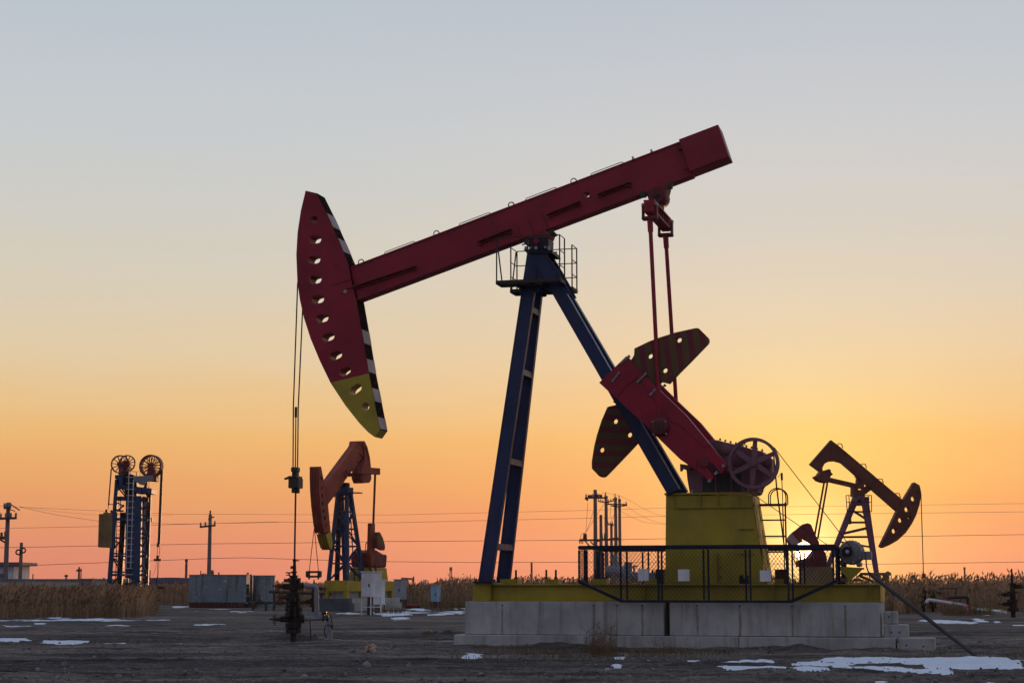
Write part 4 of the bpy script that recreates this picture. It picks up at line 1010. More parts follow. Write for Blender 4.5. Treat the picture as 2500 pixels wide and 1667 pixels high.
m = MB()
for dy in (-.05, .05):
    c0, c1 = Vector((pc[0], 0, pc[1])), Vector((mpc[0], 0, mpc[1])); dl = c1 - c0; L = dl.length; an = math.atan2(dl.z, dl.x)
    be = math.asin((pr_ - mpr) / L)
    for sg in (1, -1):
        th = an + sg * (math.pi / 2 - be) ; n_ = Vector((math.cos(th), 0, math.sin(th)))
        a = c0 + n_ * (pr_ + .008); b = c1 + n_ * (mpr + .008); a.y = b.y = PYY + dy
        m.bar(a, b, .022, .014)
m.build('drive_belt', M['black'], PJ)
# --- service platform round the post head
pla = thing('platform', None, None); pla.parent = PJ
NY0, NY1, FY0, FY1 = -.98, -.44, .42, .98
zpl = MP.pl(ZP(400, 1115), NY0)[1]
nx0, nx1 = MP.pl(ZP(108, 1140), NY0)[0], MP.pl(ZP(1450, 1065), NY0)[0]
fx0, fx1 = MP.pl(ZP(410, 1335), FY0)[0], MP.pl(ZP(1815, 1330), FY1)[0]
for x0, x1, y0, y1 in ((nx0, nx1, NY0, NY1), (fx0, fx1, FY0, FY1)):
    m = MB(); t = .03
    for a, b in (((x0, y0), (x1, y0)), ((x0, y1), (x1, y1)), ((x0, y0), (x0, y1)), ((x1, y0), (x1, y1))): m.bar((a[0], a[1], zpl), (b[0], b[1], zpl), .05, .09)
    for q in (.25, .5, .75): m.bar((x0 + (x1 - x0) * q, y0, zpl - .01), (x0 + (x1 - x0) * q, y1, zpl - .01), .04, .05)
    fm_ = m.build('floor_frame', M['rail'], pla)
    m = MB()
    for yy in np.arange(y0 + .05, y1 - .02, .06): m.bar((x0, yy, zpl + .02), (x1, yy, zpl + .02), .012, .02)
    for xx in np.arange(x0 + .08, x1 - .02, .12): m.bar((xx, y0, zpl + .021), (xx, y1, zpl + .021), .008, .01)
    m.build('floor_grating', M['rail'], pla)
m = MB()
for xx in (bx + (tx - bx) * .9 - .2, tx + .35): m.bar((xx, NY0, zpl - .07), (xx, FY1, zpl - .07), .08, .08)
m.build('platform_bracket', M['navy'], pla)
rt = .018
def rails(y, xa, xb, zz_, posts, name='guard_rail'):
    m = MB()
    for z_ in zz_: m.tube((xa, y, z_), (xb, y, z_), rt * .8, 6)
    for p in posts: m.tube((p, y, zpl), (p, y, zz_[-1]), rt, 6)
    m.build(name, M['rail'], pla)
ztop_n = MP.pl(ZP(1440, 112), NY0)[1]
rails(NY0, nx0, nx1, [ztop_n], [nx0, MP.pl(ZP(770, 600), NY0)[0], nx1])
rails(NY1, nx1 - .01, nx1, [ztop_n], [nx1])
rails(FY1, fx0 + .02, fx1, [zpl + (ztop_n - zpl) * .33, zpl + (ztop_n - zpl) * .66, ztop_n], [fx0 + .02, fx1])
m = MB()
for x_, y0, y1 in ((nx1, NY0, NY1), (fx1, FY0, FY1), (fx0, FY0, FY1)):
    for k in (.33, .66, 1.0): m.tube((x_, y0, zpl + (ztop_n - zpl) * k), (x_, y1, zpl + (ztop_n - zpl) * k), rt * .7, 6)
for x_ in (fx0, fx1): m.tube((x_, FY0, zpl), (x_, FY0, ztop_n), rt, 6)
m.tube(MP.P(ZP(235, 1215), NY1), MP.P(ZP(142, 440), NY1), rt, 6); m.tube(MP.P(ZP(425, 1330), FY0), MP.P(ZP(520, 490), FY1), rt, 6)
m.build('end_rail', M['rail'], pla)
m = MB()
for k in range(16):
    a = MP.P(ZP(1080 + 600 * random.random(), 1180 + 150 * random.random()), .4); b = a + Vector((random.uniform(-.35, .35), random.uniform(-.2, .2), random.uniform(-.18, .25)))
    m.path([a, (a + b) / 2 + Vector((.03, 0, .03)), b], .006, 4)
m.build('nest_twigs', M['reed'], pla)
# ------------------------------------------------------------------ guard fences beside the cranks
def guard(label, yl, ret, mirror=False):
    o = thing('guard_fence', label, 'fence', MP, 'chain link guard fences beside the cranks')
    Pn = lambda px, py: MP.P((px, py), -1.42)
    def mv(v): return Vector((v[0], yl, v[2]))
    x = lambda px, py=1300: MP.pl((px, py), -1.42)[0]
    z = lambda py, px=1560: MP.pl((px, py), -1.42)[1]
    zt, zb_, zm = z(1256), z(1380.5), z(1335)
    xa, xb, xc, xd = x(1330), x(1428), x(1815), x(1919)
    MB().bar((xa, yl, zt), (xd, yl, zt), .06, .10).build('top_rail', M['navy'], o, bevel=.006)
    m = MB(); m.bar((xb, yl, zb_), (xc, yl, zb_), .05, .06); m.bar((xa, yl, zm), (xb, yl, zb_), .05, .075); m.bar((xc, yl, zb_), (xd, yl, zm), .05, .075)
    m.build('bottom_rail', M['navy'], o)
    for px in (1330, 1426, 1440, 1512, 1520, 1616, 1627, 1713, 1723, 1810, 1820, 1914, 1921):
        X = x(px); zz = zb_
        if X < xb: zz = zm + (zb_ - zm) * (X - xa) / (xb - xa)
        if X > xc: zz = zb_ + (zm - zb_) * (X - xc) / (xd - xc)
        MB().box(X - .021, X + .021, yl - .021, yl + .021, zz, zt - .06).build('post', M['navy'], o)
    yr = yl + ret
    m = MB()
    for X in (xa, xd):
        m.bar((X, yl, zt), (X, yr, zt), .05, .07); m.bar((X, yl, zm), (X, yr, zm), .05, .06)
    m.build('return_rail', M['navy'], o)
    for X, ww in ((xa, .05), (xd, .05)):
        MB().box(X - ww, X + ww, yr - .03, yr + .03, zsk - .02, zt - .04).build('corner_post', M['navy'], o)
    m = MB(); step = .075; r_ = .0031
    poly = [(xa, zm), (xb, zb_), (xc, zb_), (xd, zm), (xd, zt), (xa, zt)]
    def clip(px_, pz_, dx, dz):
        t0, t1 = -1e9, 1e9; n = len(poly)
        for i in range(n):
            (ax, az), (bx_, bz_) = poly[i], poly[(i + 1) % n]
            nx_, nz_ = -(bz_ - az), (bx_ - ax)
            den = nx_ * dx + nz_ * dz; num = nx_ * (ax - px_) + nz_ * (az - pz_)
            if abs(den) < 1e-9:
                if num > 0: return None
            elif den > 0: t0 = max(t0, num / den)
            else: t1 = min(t1, num / den)
        return (t0, t1) if t1 - t0 > .02 else None
    for sg in (1, -1):
        dx, dz = .62 * sg, .785
        X = xa - 2.5
        while X < xd + 2.5:
            c_ = clip(X, zt, dx, dz)
            if c_: m.bar((X + dx * c_[0], yl + .004 * sg, zt + dz * c_[0]), (X + dx * c_[1], yl + .004 * sg, zt + dz * c_[1]), r_ * 2, r_ * 2)
            X += step * 1.25
    for Xr in (xa, xd):
        for sg in (1, -1):
            for q in np.arange(-1.2, abs(ret) + 1.2, step * 1.25):
                za, zb2 = zm, zt; ya, y2 = q, q + sg * (zt - zm) * .79
                t0 = max(0, min(1, (0 - ya) / (y2 - ya))); t1 = max(0, min(1, (abs(ret) - ya) / (y2 - ya)))
                lo, hi = min(t0, t1), max(t0, t1)
                if hi - lo > .02:
                    f = lambda t: (Xr, yl + math.copysign(1, ret) * (ya + (y2 - ya) * t), za + (zb2 - za) * t)
                    m.bar(f(lo), f(hi), r_ * 2, r_ * 2)
    w = m.build('wire_mesh', M['navy'], o); w['kind'] = 'stuff'
    return o
guard('navy chain link guard fence in front of the yellow pedestal', -1.42, .75)
guard('navy chain link guard fence on the far side of the yellow pedestal', 1.42, -.6)
for (x0, y0, x1, y1), lab in (((1465, 1305.5, 1490, 1333), 'blank white plate hung on the guard fence left of the yellow pedestal'),
                              ((1557, 1307, 1584, 1334), 'blank white plate hung on the guard fence before the pedestal door'),
                              ((1745, 1309, 1771, 1335), 'blank white plate hung on the guard fence at the right foot of the pedestal')):
    o = thing('sign_plate', lab, 'sign', MP, 'blank white plates on the guard fence')
    a = MP.pl((x0, y0), -1.46); b = MP.pl((x1, y1), -1.46)
    MB().box(a[0], b[0], -1.462, -1.452, b[1], a[1]).build('plate', M['white'], o, bevel=.003)
    m = MB()
    for xx in (a[0] + .03, b[0] - .03):
        m.tube((xx, -1.457, a[1] - .03), (xx, -1.44, a[1] + .02), .006, 5)
    m.build('wire_tie', M['steel'], o)
# leaning prop pole
top = MP.P(ZM(1330, 1200), -.6); 
pa = MP.W(MP.P(Z5(1790, 700), -.95)); pb = G(2236, 1502)
o = tag(MB().tube(pa, pb + (pb - pa).normalized() * .15, .046, 14, .042).build('steel_pole', M['pole_grey'], None, smooth=True), 'grey steel pole leaning from the dirt onto the right end of the yellow skid', 'pole')
# small things standing on the skid behind the pedestal
for (x0, y0, x1, y1), Z, lab, mat in (((1062, 672, 1146, 780), Z5, 'rusty brown steel box standing on the skid right of the pedestal', 'brown'), ((140, 672, 200, 780), Z5, 'dark grey box standing on the skid left of the pedestal', 'steel'), ((45, 700, 138, 780), Z5, 'low green grey box on the skid left of the pedestal', 'grey')):
    o = thing('equipment_box', lab, 'box', MP)
    xa, xb, za, zb_ = zrect(Z, x0, y0, x1, y1, .74); za, zb_ = min(zsk + .004, zb_), za
    a0, a1 = MP.pl(Z(x0, y1), .74), MP.pl(Z(x1, y0), .74)
    MB().box(a0[0], a1[0], .55, .95, zsk + .004, a1[1]).build('box_body', M[mat], o, bevel=.01)
    MB().box(a0[0] - .012, a1[0] + .012, .54, .96, a1[1] + .001, a1[1] + .025).build('lid', M[mat], o)

# ------------------------------------------------------------------ wellhead under the horsehead
wy = MP.W((bxl, 0, 0))
WF = Frame((wy.x, wy.y, gz(wy.x, wy.y)), 0.0)
WH = thing('wellhead', 'dark greasy wellhead with handwheels and grey pipes under the large horsehead', 'wellhead', WF)
wxc = WF.pl(ZW(450, 1000))[0]; ws = K / 6.032 * WF.scale(ZW(450, 1000))
def wz(zy): return WF.pl(ZW(450, zy))[1]
def wx(zx): return WF.pl(ZW(zx, 1000))[0]
wxc = 0.0
offx = -wx(450)
def WP(zx, zy, y=0.0): p = WF.pl(ZW(zx, zy)); return Vector((p[0] + offx, y, p[1]))
def wst(name, segs, mat='well', par=None, n=18):
    m = MB()
    for ya, yb_, r in segs:
        z0, z1 = WP(450, yb_).z, WP(450, ya).z
        m.stack((0, 0, min(z0, z1)), (0, 0, 1), [(0, r * ws), (abs(z1 - z0), r * ws)], n)
    return m.build(name, M[mat], par or WH, bevel=.008)
zbot = -.25
m = MB(); m.stack((0, 0, zbot), (0, 0, 1), [(0, 42 * ws), (WP(450, 1235).z - zbot, 42 * ws)], 14); m.build('casing', M['well'], WH, smooth=True)
wst('casing_head', [(1180, 1238, 112), (1160, 1180, 96), (1085, 1160, 122), (1060, 1085, 90)])
wst('tubing_spool', [(985, 1062, 62), (960, 985, 128), (900, 960, 100), (880, 900, 128), (830, 880, 92), (815, 830, 112)])
wst('flange', [(770, 815, 62), (745, 770, 105), (660, 745, 88), (645, 660, 100), (600, 645, 56)])
wst('tree_cross', [(580, 600, 78), (500, 580, 62), (470, 500, 72), (455, 470, 95)])
wst('stuffing_box', [(400, 455, 48), (385, 400, 66), (345, 385, 30), (325, 345, 44), (230, 325, 26), (180, 230, 22), (150, 180, 30)])
m = MB(); m.tube((0, 0, WP(450, 160).z), (0, 0, WP(450, -20).z), .022, 8); m.build('polished_rod_guide', M['steel'], WH)
def valve(zx, zy, w, h, hw=None, r=0, dark='well', dd=.10):
    x0, z1 = WP(zx - w, zy - h).x, WP(zx, zy - h).z; x1, z0 = WP(zx + w, zy).x, WP(zx, zy + h).z
    return MB().box(x0, x1, -dd, dd, z0, z1)
v = valve(355, 550, 65, 42).build('gate_valve', M['well'], WH, bevel=.03)
v2 = valve(320, 1030, 70, 42).build('gate_valve', M['well'], WH, bevel=.03)
v3 = valve(375, 705, 42, 45).build('gate_valve', M['well'], WH, bevel=.03)
v4 = valve(500, 540, 70, 38).build('gate_valve', M['well'], WH, bevel=.03)
v5 = valve(520, 1025, 75, 50).build('gate_valve', M['well'], WH, bevel=.03)
for vv, (cx1, cy1, rr, x_end, x_in) in ((v, (207, 540, 78, 135, 300)), (v2, (167, 1030, 84, 90, 260)), (v3, (262, 705, 80, 195, 340))):
    c_ = WP(cx1, cy1); ax = Vector((math.cos(R(20)), math.sin(R(20)), 0)).normalized()
    m = MB(); m.path([c_ + Vector((-ax.y, ax.x, 0)) * (rr * ws * math.cos(q)) * 1 + Vector((0, 0, 1)) * (rr * ws * math.sin(q)) for q in np.linspace(0, 2 * math.pi, 24, endpoint=False)], .013, 6, closed=True)
    for q in (0, 2.1, 4.2): m.tube(c_, c_ + Vector((-ax.y, ax.x, 0)) * (rr * ws * math.cos(q)) + Vector((0, 0, 1)) * (rr * ws * math.sin(q)), .007, 6)
    m.build('handwheel', M['brown'] if cx1 != 167 else M['steel'], vv)
    MB().stack(WP(x_end, cy1), (1, 0, 0), [(0, .02), ((cx1 - x_end) * ws, .03), ((cx1 - x_end) * ws, .05), ((x_in - x_end) * ws, .06)], 10).build('valve_stem', M['brown'] if cx1 != 167 else M['steel'], vv)
m = MB()
for zx, zy, r in ((520, 545, 55), (555, 545, 60), (590, 545, 58), (560, 1025, 62), (598, 1025, 68), (410, 545, 60)):
    m.stack(WP(zx, zy) - Vector((.025, 0, 0)), (1, 0, 0), [(0, r * ws), (.05, r * ws)], 14)
m.build('side_flange', M['well'], WH)
m = MB()
for zy, r in ((890, 118), (970, 118), (1210, 102), (752, 96), (462, 86)):
    for k in range(8):
        a = k * .785 + .3; m.stack((r * ws * math.cos(a), r * ws * math.sin(a), WP(450, zy).z - .05), (0, 0, 1), [(0, .022), (.12, .022)], 6)
m.build('flange_bolt', M['steel'], WH)
m = MB(); m.path([WP(335, 345), WP(380, 347), WP(450, 340)], .018, 6); m.path([WP(380, 350), WP(395, 400), WP(420, 430)], .022, 6); m.tube(WP(340, 380), WP(400, 382), .014, 6); m.tube(WP(450, 165), WP(538, 168), .016, 6); m.stack(WP(435, 268) - Vector((.05, 0, 0)), (1, 0, 0), [(0, .05), (.05, .03), (.1, .03)], 8)
m.box(WP(310, 440).x, WP(410, 440).x, -.06, .06, WP(0, 485).z, WP(0, 435).z)
m.build('needle_valve', M['steel'], WH)
pr2 = 36 * ws
m = MB(); m.path([WP(600, 543), WP(740, 545), WP(772, 552), WP(785, 580), WP(786, 620), WP(787, 990)], pr2, 12); m.build('riser_pipe', M['pipe'], WH, smooth=True)
m = MB(); m.path([WP(610, 1022), WP(900, 1012), WP(955, 1018), WP(978, 1050), WP(984, 1100), WP(986, 1340)], pr2 * 1.08, 12); m.build('flow_pipe', M['pipe'], WH, smooth=True)
m = MB()
for zx in (880, 935): m.stack(WP(zx, 1013), (1, 0, 0), [(0, 52 * ws), (.05, 52 * ws)], 14)
m.box(WP(865, 950).x, WP(935, 950).x, -.08, .08, WP(0, 965).z, WP(0, 920).z)
m.build('pipe_clamp', M['steel'], WH)
MB().tube(WP(697, 1040), WP(708, 1420), 13 * ws, 8).build('support_post', M['steel'], WH)
MB().path([WP(890, 930, -.1), WP(945, 945, -.12), WP(1005, 985, -.14), WP(1020, 1060, -.14), WP(1035, 1180, -.12), WP(1010, 1120, -.14), WP(950, 1110, -.16), WP(915, 1160, -.16), WP(912, 1230, -.14), WP(955, 1330, -.12)], .014, 6).build('cable', M['black'], WH)
# bits lying round the wellhead
for p, r, lab in ((ZW(775, 1352), .09, 'dark round stone on the dirt right of the wellhead foot'), (ZW(40, 1408), .085, 'dark square clod on the dirt left of the wellhead'), ((2194, 1493), .16, 'dark stone lying on the dirt between the step blocks and the leaning pole')):
    g = G(*p); o = MB(); a = iv * np.array([r * 1.2, r, r * .75]) * (1 + .12 * rng.standard_normal((12, 1)))
    o.add([tuple(q + np.array([g.x, g.y, gz(g.x, g.y) + r * .4])) for q in a], [tuple(t) for t in iff]); tag(o.build('stone', mstone, None), lab, 'stone')
# crumpled cardboard
g = G(852, 1498); o = MB(); n_ = 7
pts = {}
for j in range(n_):
    for i in range(n_):
        u, v = i / (n_ - 1), j / (n_ - 1)
        pts[i, j] = (g.x + (u - .5) * .24 + .03 * (v - .5) - .03 * v, g.y + .10 * math.sin(u * 5 + v * 3) + .05 * random.uniform(-1, 1), gz(g.x, g.y) + v * .22 * (1 - .22 * u) + .02 * random.uniform(-1, 1))
o.add([pts[i, j] for j in range(n_) for i in range(n_)], [(j * n_ + i, j * n_ + i + 1, (j + 1) * n_ + i + 1, (j + 1) * n_ + i) for j in range(n_ - 1) for i in range(n_ - 1)])
ob = o.build('cardboard_scrap', M['paper'], None); sm_ = ob.modifiers.new('thick', 'SOLIDIFY'); sm_.thickness = .01
tag(ob, 'crumpled pale cardboard scrap on the bare dirt in front of the pump', 'litter')

# ------------------------------------------------------------------ lattice helper
def lattice(name, mat, parent, b0, t0, nlev, r=.05, diag=True, skip_top=False, thick=None):
    """four legs from rectangle corners b0 to t0 with level rungs and diagonals; b0,t0: lists of 4 vectors"""
    for k in range(4):
        MB().bar(b0[k], t0[k], thick or r * 2.4).build('leg', mat, parent)
    lv = [[b0[k] + (t0[k] - b0[k]) * (i / nlev) for k in range(4)] for i in range(nlev + 1)]
    for i in range(0, nlev + 1):
        for k in range(4):
            if i > 0: MB().bar(lv[i][k], lv[i][(k + 1) % 4], r * 1.6).build('rung', mat, parent)
    if diag:
        for i in range(nlev):
            for k in range(4):
                a, b = (k, (k + 1) % 4) if (i + k) % 2 else ((k + 1) % 4, k)
                MB().bar(lv[i][a], lv[i + 1][b], r * 1.3).build('diagonal_brace', mat, parent)

# ------------------------------------------------------------------ second pumping unit (centre left, turned towards us)
P2o = G(*ZB(745, 1440)); P2a = R(66)
f2 = Frame((0, 0, 0), P2a)
P2 = Frame(P2o + f2.Y * .95 + f2.X * 1.2, P2a)          # nearest corner of its block at the traced pixel
J2 = thing('pumpjack', 'weathered red pumpjack on a blue lattice tower beside white cabinets', 'pumpjack', P2)
zk = lambda zy, zx=745: P2.pl(ZB(zx, zy), -.9)[1]
YN = -.22
def P2p(Z, pts, y=YN): return P2.poly(Z, pts, y)
hs = P2p(ZA, [(250, 512), (288, 512), (320, 680), (350, 825), (398, 1110), (420, 1350), (440, 1545), (400, 1562), (340, 1572), (310, 1440), (275, 1150), (256, 900), (250, 700)])
h2 = MB().prism(hs, YN, -YN + .16, [circ(P2.pl(ZA(*p), YN), .10, 10, .13) for p in ((290, 700), (298, 858), (304, 980), (312, 1102), (326, 1218), (346, 1335), (366, 1450))]).build('horsehead', M['p2red'], J2)
ty = P2p(ZB, [(380, 168), (462, 112), (478, 190), (490, 345), (476, 420), (440, 380), (405, 270)])
MB().prism(ty, YN - .004, -YN + .164).build('head_tip', M['yellow'], h2)
m = MB()
for yy in (YN + .06, .0, .16, .32):
    m.path([Vector((x_ - .03, yy, z_)) for x_, z_ in P2p(ZA, [(250, 540), (250, 700), (256, 900), (275, 1150), (310, 1440), (340, 1572)]) + P2p(ZB, [(380, 170), (405, 270), (440, 380), (470, 418)])], .02, 5)
m.build('wire_track', M['red_dark'], h2)
bp = P2p(ZA, [(352, 828), (820, 195), (840, 150), (945, 150), (965, 330), (900, 430), (700, 690), (560, 900), (402, 1112)])
b2 = MB().prism(bp, YN, -YN).build('walking_beam', M['p2red'], J2, bevel=.01)
for a, b in (((520, 920), (500, 1000)), ((590, 830), (580, 910)), ((650, 640), (690, 700)), ((690, 570), (720, 640)), ((860, 420), (900, 480)), ((900, 300), (940, 360))):
    MB().bar(P2.P(ZA(*a), YN - .02), P2.P(ZA(*b), YN - .02), .05, .06).build('beam_stiffener', M['red_dark'], b2)
tl = P2p(ZA, [(868, 106), (962, 106), (1010, 205), (1046, 360), (1066, 540), (1070, 715), (1040, 770), (928, 780), (895, 700), (905, 560), (960, 430), (966, 330), (945, 150), (850, 150)])
MB().prism(tl, YN - .08, -YN + .08, [circ(P2.pl(ZA(*p), YN), .10, 8, .16) for p in ((980, 230), (1000, 300), (1020, 385))]).build('tail_weight', M['p2red'], J2)
m = MB(); a, b = P2.P(ZA(720, 645), .0), P2.P(ZA(905, 640), .0); m.bar(a, b, .3, .22)
m.bar(P2.P(ZA(900, 570), -.9), P2.P(ZA(1195, 592), -1.0), .30, .38); m.bar(P2.P(ZA(800, 640), 0), P2.P(ZA(1000, 590), -.9), .2, .25); m.build('equalizer_beam', M['p2red'], J2)
for a, b in (((960, 400), (860, 545)),): MB().bar(P2.P(ZA(*a), YN), P2.P(ZA(*b), YN), .12).build('tail_brace', M['red_dark'], J2)
pt = P2.P(ZA(1150, 620), -1.0); pb2 = P2.P(ZB(1166, 60), -1.0)
MB().tube(pt, pb2, .07, 10).build('pitman', M['red_dark'], J2)
ck = P2.P(ZB(1140, -20), -.95); cke = P2.P(ZB(1125, 690), -.95)
xk = (ck.x + cke.x) / 2
m = MB(); m.prism([(xk - .26, ck.z), (xk + .22, ck.z), (xk + .24, ck.z - 1.4), (xk + .20, cke.z), (xk - .14, cke.z), (xk - .34, cke.z + .7)], -1.08, -.84); m.build('crank', M['p2red'], J2, bevel=.02)
cw = P2p(ZB, [(1190, 130), (1215, 125), (1265, 220), (1302, 350), (1300, 410), (1285, 428), (1180, 385), (1170, 240)], -1.2)
cwx = [c_[0] for c_ in cw]; M['cw_c'] = stripes('counterweight_stripes_far', .35, 1.0, .8)
MB().prism(cw, -1.45, -1.18).build('counterweight', M['cw_c'], J2)
# tower
zs2 = P2.pl(ZB(735, 935), -.6)[1]
corner = P2.P(ZB(735, 932), -.62); cxn = P2.pl(ZB(735, 932), -.62)[0]
b0 = [Vector((cxn, -.62, zs2)), Vector((cxn + 1.95, -.62, zs2)), Vector((cxn + 1.95, .62, zs2)), Vector((cxn, .62, zs2))]
zt2 = P2.pl(ZA(650, 960), 0)[1]; txc = P2.pl(ZA(655, 960), 0)[0]
t0 = [Vector((txc - .22, -.30, zt2)), Vector((txc + .25, -.30, zt2)), Vector((txc + .25, .30, zt2)), Vector((txc - .22, .30, zt2))]
tw = thing('tower', None, None); tw.parent = J2
lattice('tower', M['p2blue'], tw, b0, t0, 5, .055, True, thick=.19)
MB().box(txc - .36, txc + .36, -.42, .42, zt2, zt2 + .42).build('tower_cap', M['p2blue'], tw, bevel=.02)
MB().box(txc - .22, txc + .26, -.25, .25, zt2 + .422, P2.pl(ZA(650, 770), 0)[1]).build('saddle_bearing', M['navy'], tw, bevel=.05)
m = MB(); a = P2.P(ZA(730, 930), -.4); m.bar(a, a + Vector((.1, -.75, -.02)), .5, .06); m.build('side_bracket', M['steel'], tw)
m = MB(); lx = cxn + .9
for yy in (-.9, -.55): m.bar((lx - .2 + .3, yy, zs2), (txc + .1, yy * .55, zt2 - .3), .05)
for k in range(14):
    t = k / 14; xx = (lx + .1) + (txc - lx) * t; m.bar((xx, -.9 + .4 * t, zs2 + (zt2 - .3 - zs2) * t), (xx, -.55 + .25 * t, zs2 + (zt2 - .3 - zs2) * t), .035)
m.build('ladder', M['p2blue'], tw)
m = MB(); m.bar(b0[3] * .5 + b0[2] * .5, t0[3] * .5 + t0[2] * .5, .22); m.build('rear_strut', M['navy'], tw)
cg = MB(); q0 = P2.P(ZA(545, 975), .3)
for k in range(4): cg.bar(q0 + Vector((-.1 * k, -.0, -.22 * k)), q0 + Vector((-.1 * k, -.35, -.22 * k)), .03)
cg.bar(q0, q0 + Vector((-.3, 0, -.66)), .03); cg.bar(q0 + Vector((0, -.35, 0)), q0 + Vector((-.3, -.35, -.66)), .03); cg.build('cage_rail', M['rail'], tw)
# gearbox and pedestal on the skid
gx0 = P2.pl(ZB(980, 560), -.5)[0]
gq = P2p(ZB, [(700, 480), (760, 430), (920, 415), (960, 425), (1060, 500), (1062, 580), (1030, 660), (1010, 710), (700, 710)], -.3)
xs_ = [q[0] for q in gq]; gmid = gx0
gzt, gzb = P2.pl(ZB(940, 415), -.3)[1], P2.pl(ZB(940, 712), -.3)[1]
X0 = cxn + 2.5
m = MB(); m.prism([(X0, gzb), (X0 - .1, gzb + .9), (X0 + .35, gzt - .15), (X0 + .9, gzt), (X0 + 1.8, gzt - .25), (X0 + 2.2, gzb + .8), (X0 + 2.1, gzb)], -.72, .55)
gb2 = m.build('gearbox', M['red_dark'], J2, bevel=.08)
m = MB()
for xx in (X0 + .6, X0 + 1.5): m.path([(xx, -.1, gzt - .2), (xx, -.1, gzt + .35), (xx + .12, -.1, gzt + .45), (xx + .24, -.1, gzt + .35), (xx + .24, -.1, gzt + .1)], .025, 6)
m.build('lifting_eye', M['rail'], gb2)
MB().prism([(X0 - .2, zs2), (X0 + .05, gzb - .01), (X0 + 2.05, gzb - .01), (X0 + 2.3, zs2)], -.75, .6).build('pedestal', M['yellow'], J2, bevel=.01)
m = MB(); m.tube(P2.P(ZB(1170, 540), -1.0), P2.P(ZB(1240, 910), -1.2), .06, 8); m.tube(P2.P(ZB(1095, 700), -.9), P2.P(ZB(1140, 780), -1.0), .06, 8); m.build('brake_rod', M['steel'], J2)
zs2b = P2.pl(ZB(735, 1108), -.62)[1]; zcb = P2.pl(ZB(735, 1228), -.9)[1]
sk2 = MB(); 
for yy in (-.62, .62): sk2.box(cxn - .15, cxn + 5.6, yy - .1, yy + .1, zs2b, zs2 - .01)
sk2.box(cxn - .25, cxn - .16, -.75, .75, zs2b, zs2 + .02); 
sk2o = sk2.build('skid', M['yellow'], J2, bevel=.01)
for xx, yy in ((cxn - .1, -.62), (cxn - .1, .62), (cxn + 1.8, -.62), (cxn + 3.6, -.62), (cxn + 5.4, -.62)):
    MB().box(xx - .12, xx + .12, yy - .12, yy + .12, zcb, zs2b - .004).build('skid_foot', M['yellow'], sk2o, bevel=.01)
MB().box(cxn + .1, cxn + 5.3, -.45, .45, zcb + .004, zs2b - .02).build('skid_infill', M['conc'], sk2o)
for lab, x0, x1, mat, zz in (('dark blue grey concrete block under the blue lattice tower', cxn - .55, cxn - .02, 'conc_dark', zcb), ('pale concrete block behind the white cabinet, under the lattice tower pump', cxn + .0, cxn + 5.9, 'conc', zcb - .003)):  # front block is a darker blue grey than the one behind
    o = thing('foundation_block', lab, 'concrete block', P2, 'concrete blocks under the lattice tower pump'); MB().box(x0, x1, -.98, .98, .45, zz).build('block_body', M[mat], o, bevel=.02); MB().box(x0 - .02, x1 + .0, -1.12, 1.12, -.1, .447).build('block_footing', M[mat], o, bevel=.02)
br = thing('bridle', None, None); br.parent = J2
x_, zc = P2.pl(ZB(183, 800), 0)[0], P2.pl(ZB(183, 775), 0)[1]
hz2 = hs[9]; zt3 = P2.pl(ZA(185, 1250), 0)[1]; xh = P2.pl(ZA(185, 1250), 0)[0]
m = MB(); m.tube((x_ , -.28, zc), (xh, .12, zt3), .022, 5); m.tube((x_, .32, zc), (xh, -.08, zt3), .022, 5); m.build('wire_rope', M['red_dark'], br)
m = MB()
for z_ in (zc - .02, zc - .28): m.box(x_ - .08, x_ + .08, -.40, .44, z_ - .08, z_ + .04)
for y_ in (-.36, .40): m.box(x_ - .08, x_ + .08, y_ - .1, y_ + .1, zc - .32, zc)
for y_ in (-.28, .32): m.tube((x_, y_, zc - .34), (x_, y_, zc - .46), .05, 8)
m.build('carrier_bar', M['steel'], br)
# its own wellhead, seen in gaps behind the near one
def small_well(lab, base, hgt, fr_rot=0.0, s=1.0, mat='well', arms=2, vs=1.0):
    o = thing('wellhead', lab, 'wellhead', None, None, base, fr_rot)
    m = MB(); m.stack((0, 0, -.1), (0, 0, 1), [(t * vs, r * s) for t, r in [(0, .10), (.35, .10), (.35, .24), (.48, .24), (.48, .16), (.72, .16), (.72, .24), (.84, .24), (.84, .13), (1.1, .13), (1.1, .22), (1.18, .22), (1.18, .11), (1.45, .10), (1.45, .17), (1.52, .17), (1.52, .06)]] + [(hgt, .03 * s)], 14)
    body = m.build('tree_body', M[mat], o)
    for k in range(arms):
        z_ = (.55, 1.28, .95)[k] * vs; e = (-1, 1, -1)[k]
        m = MB(); m.box(min(e * .15, e * .45), max(e * .15, e * .45), -.1, .1, z_ - .1, z_ + .1); m.stack((e * .3, 0, z_), (e, 0, 0), [(0, .06), (.3, .05), (.3, .03), (.45, .03)], 8)
        vb = m.build('gate_valve', M[mat], o, bevel=.02)
        m = MB(); m.path([Vector((e * .62, .17 * math.cos(q), z_ + .17 * math.sin(q))) for q in np.linspace(0, 6.283, 16, endpoint=False)], .018, 5, True); m.build('handwheel', M['steel'], vb)
    return o
g2 = P2.W((x_, 0.0, 0)); small_well('far dark wellhead below the lattice tower pump horsehead', (g2.x, g2.y, 0), 1.9)

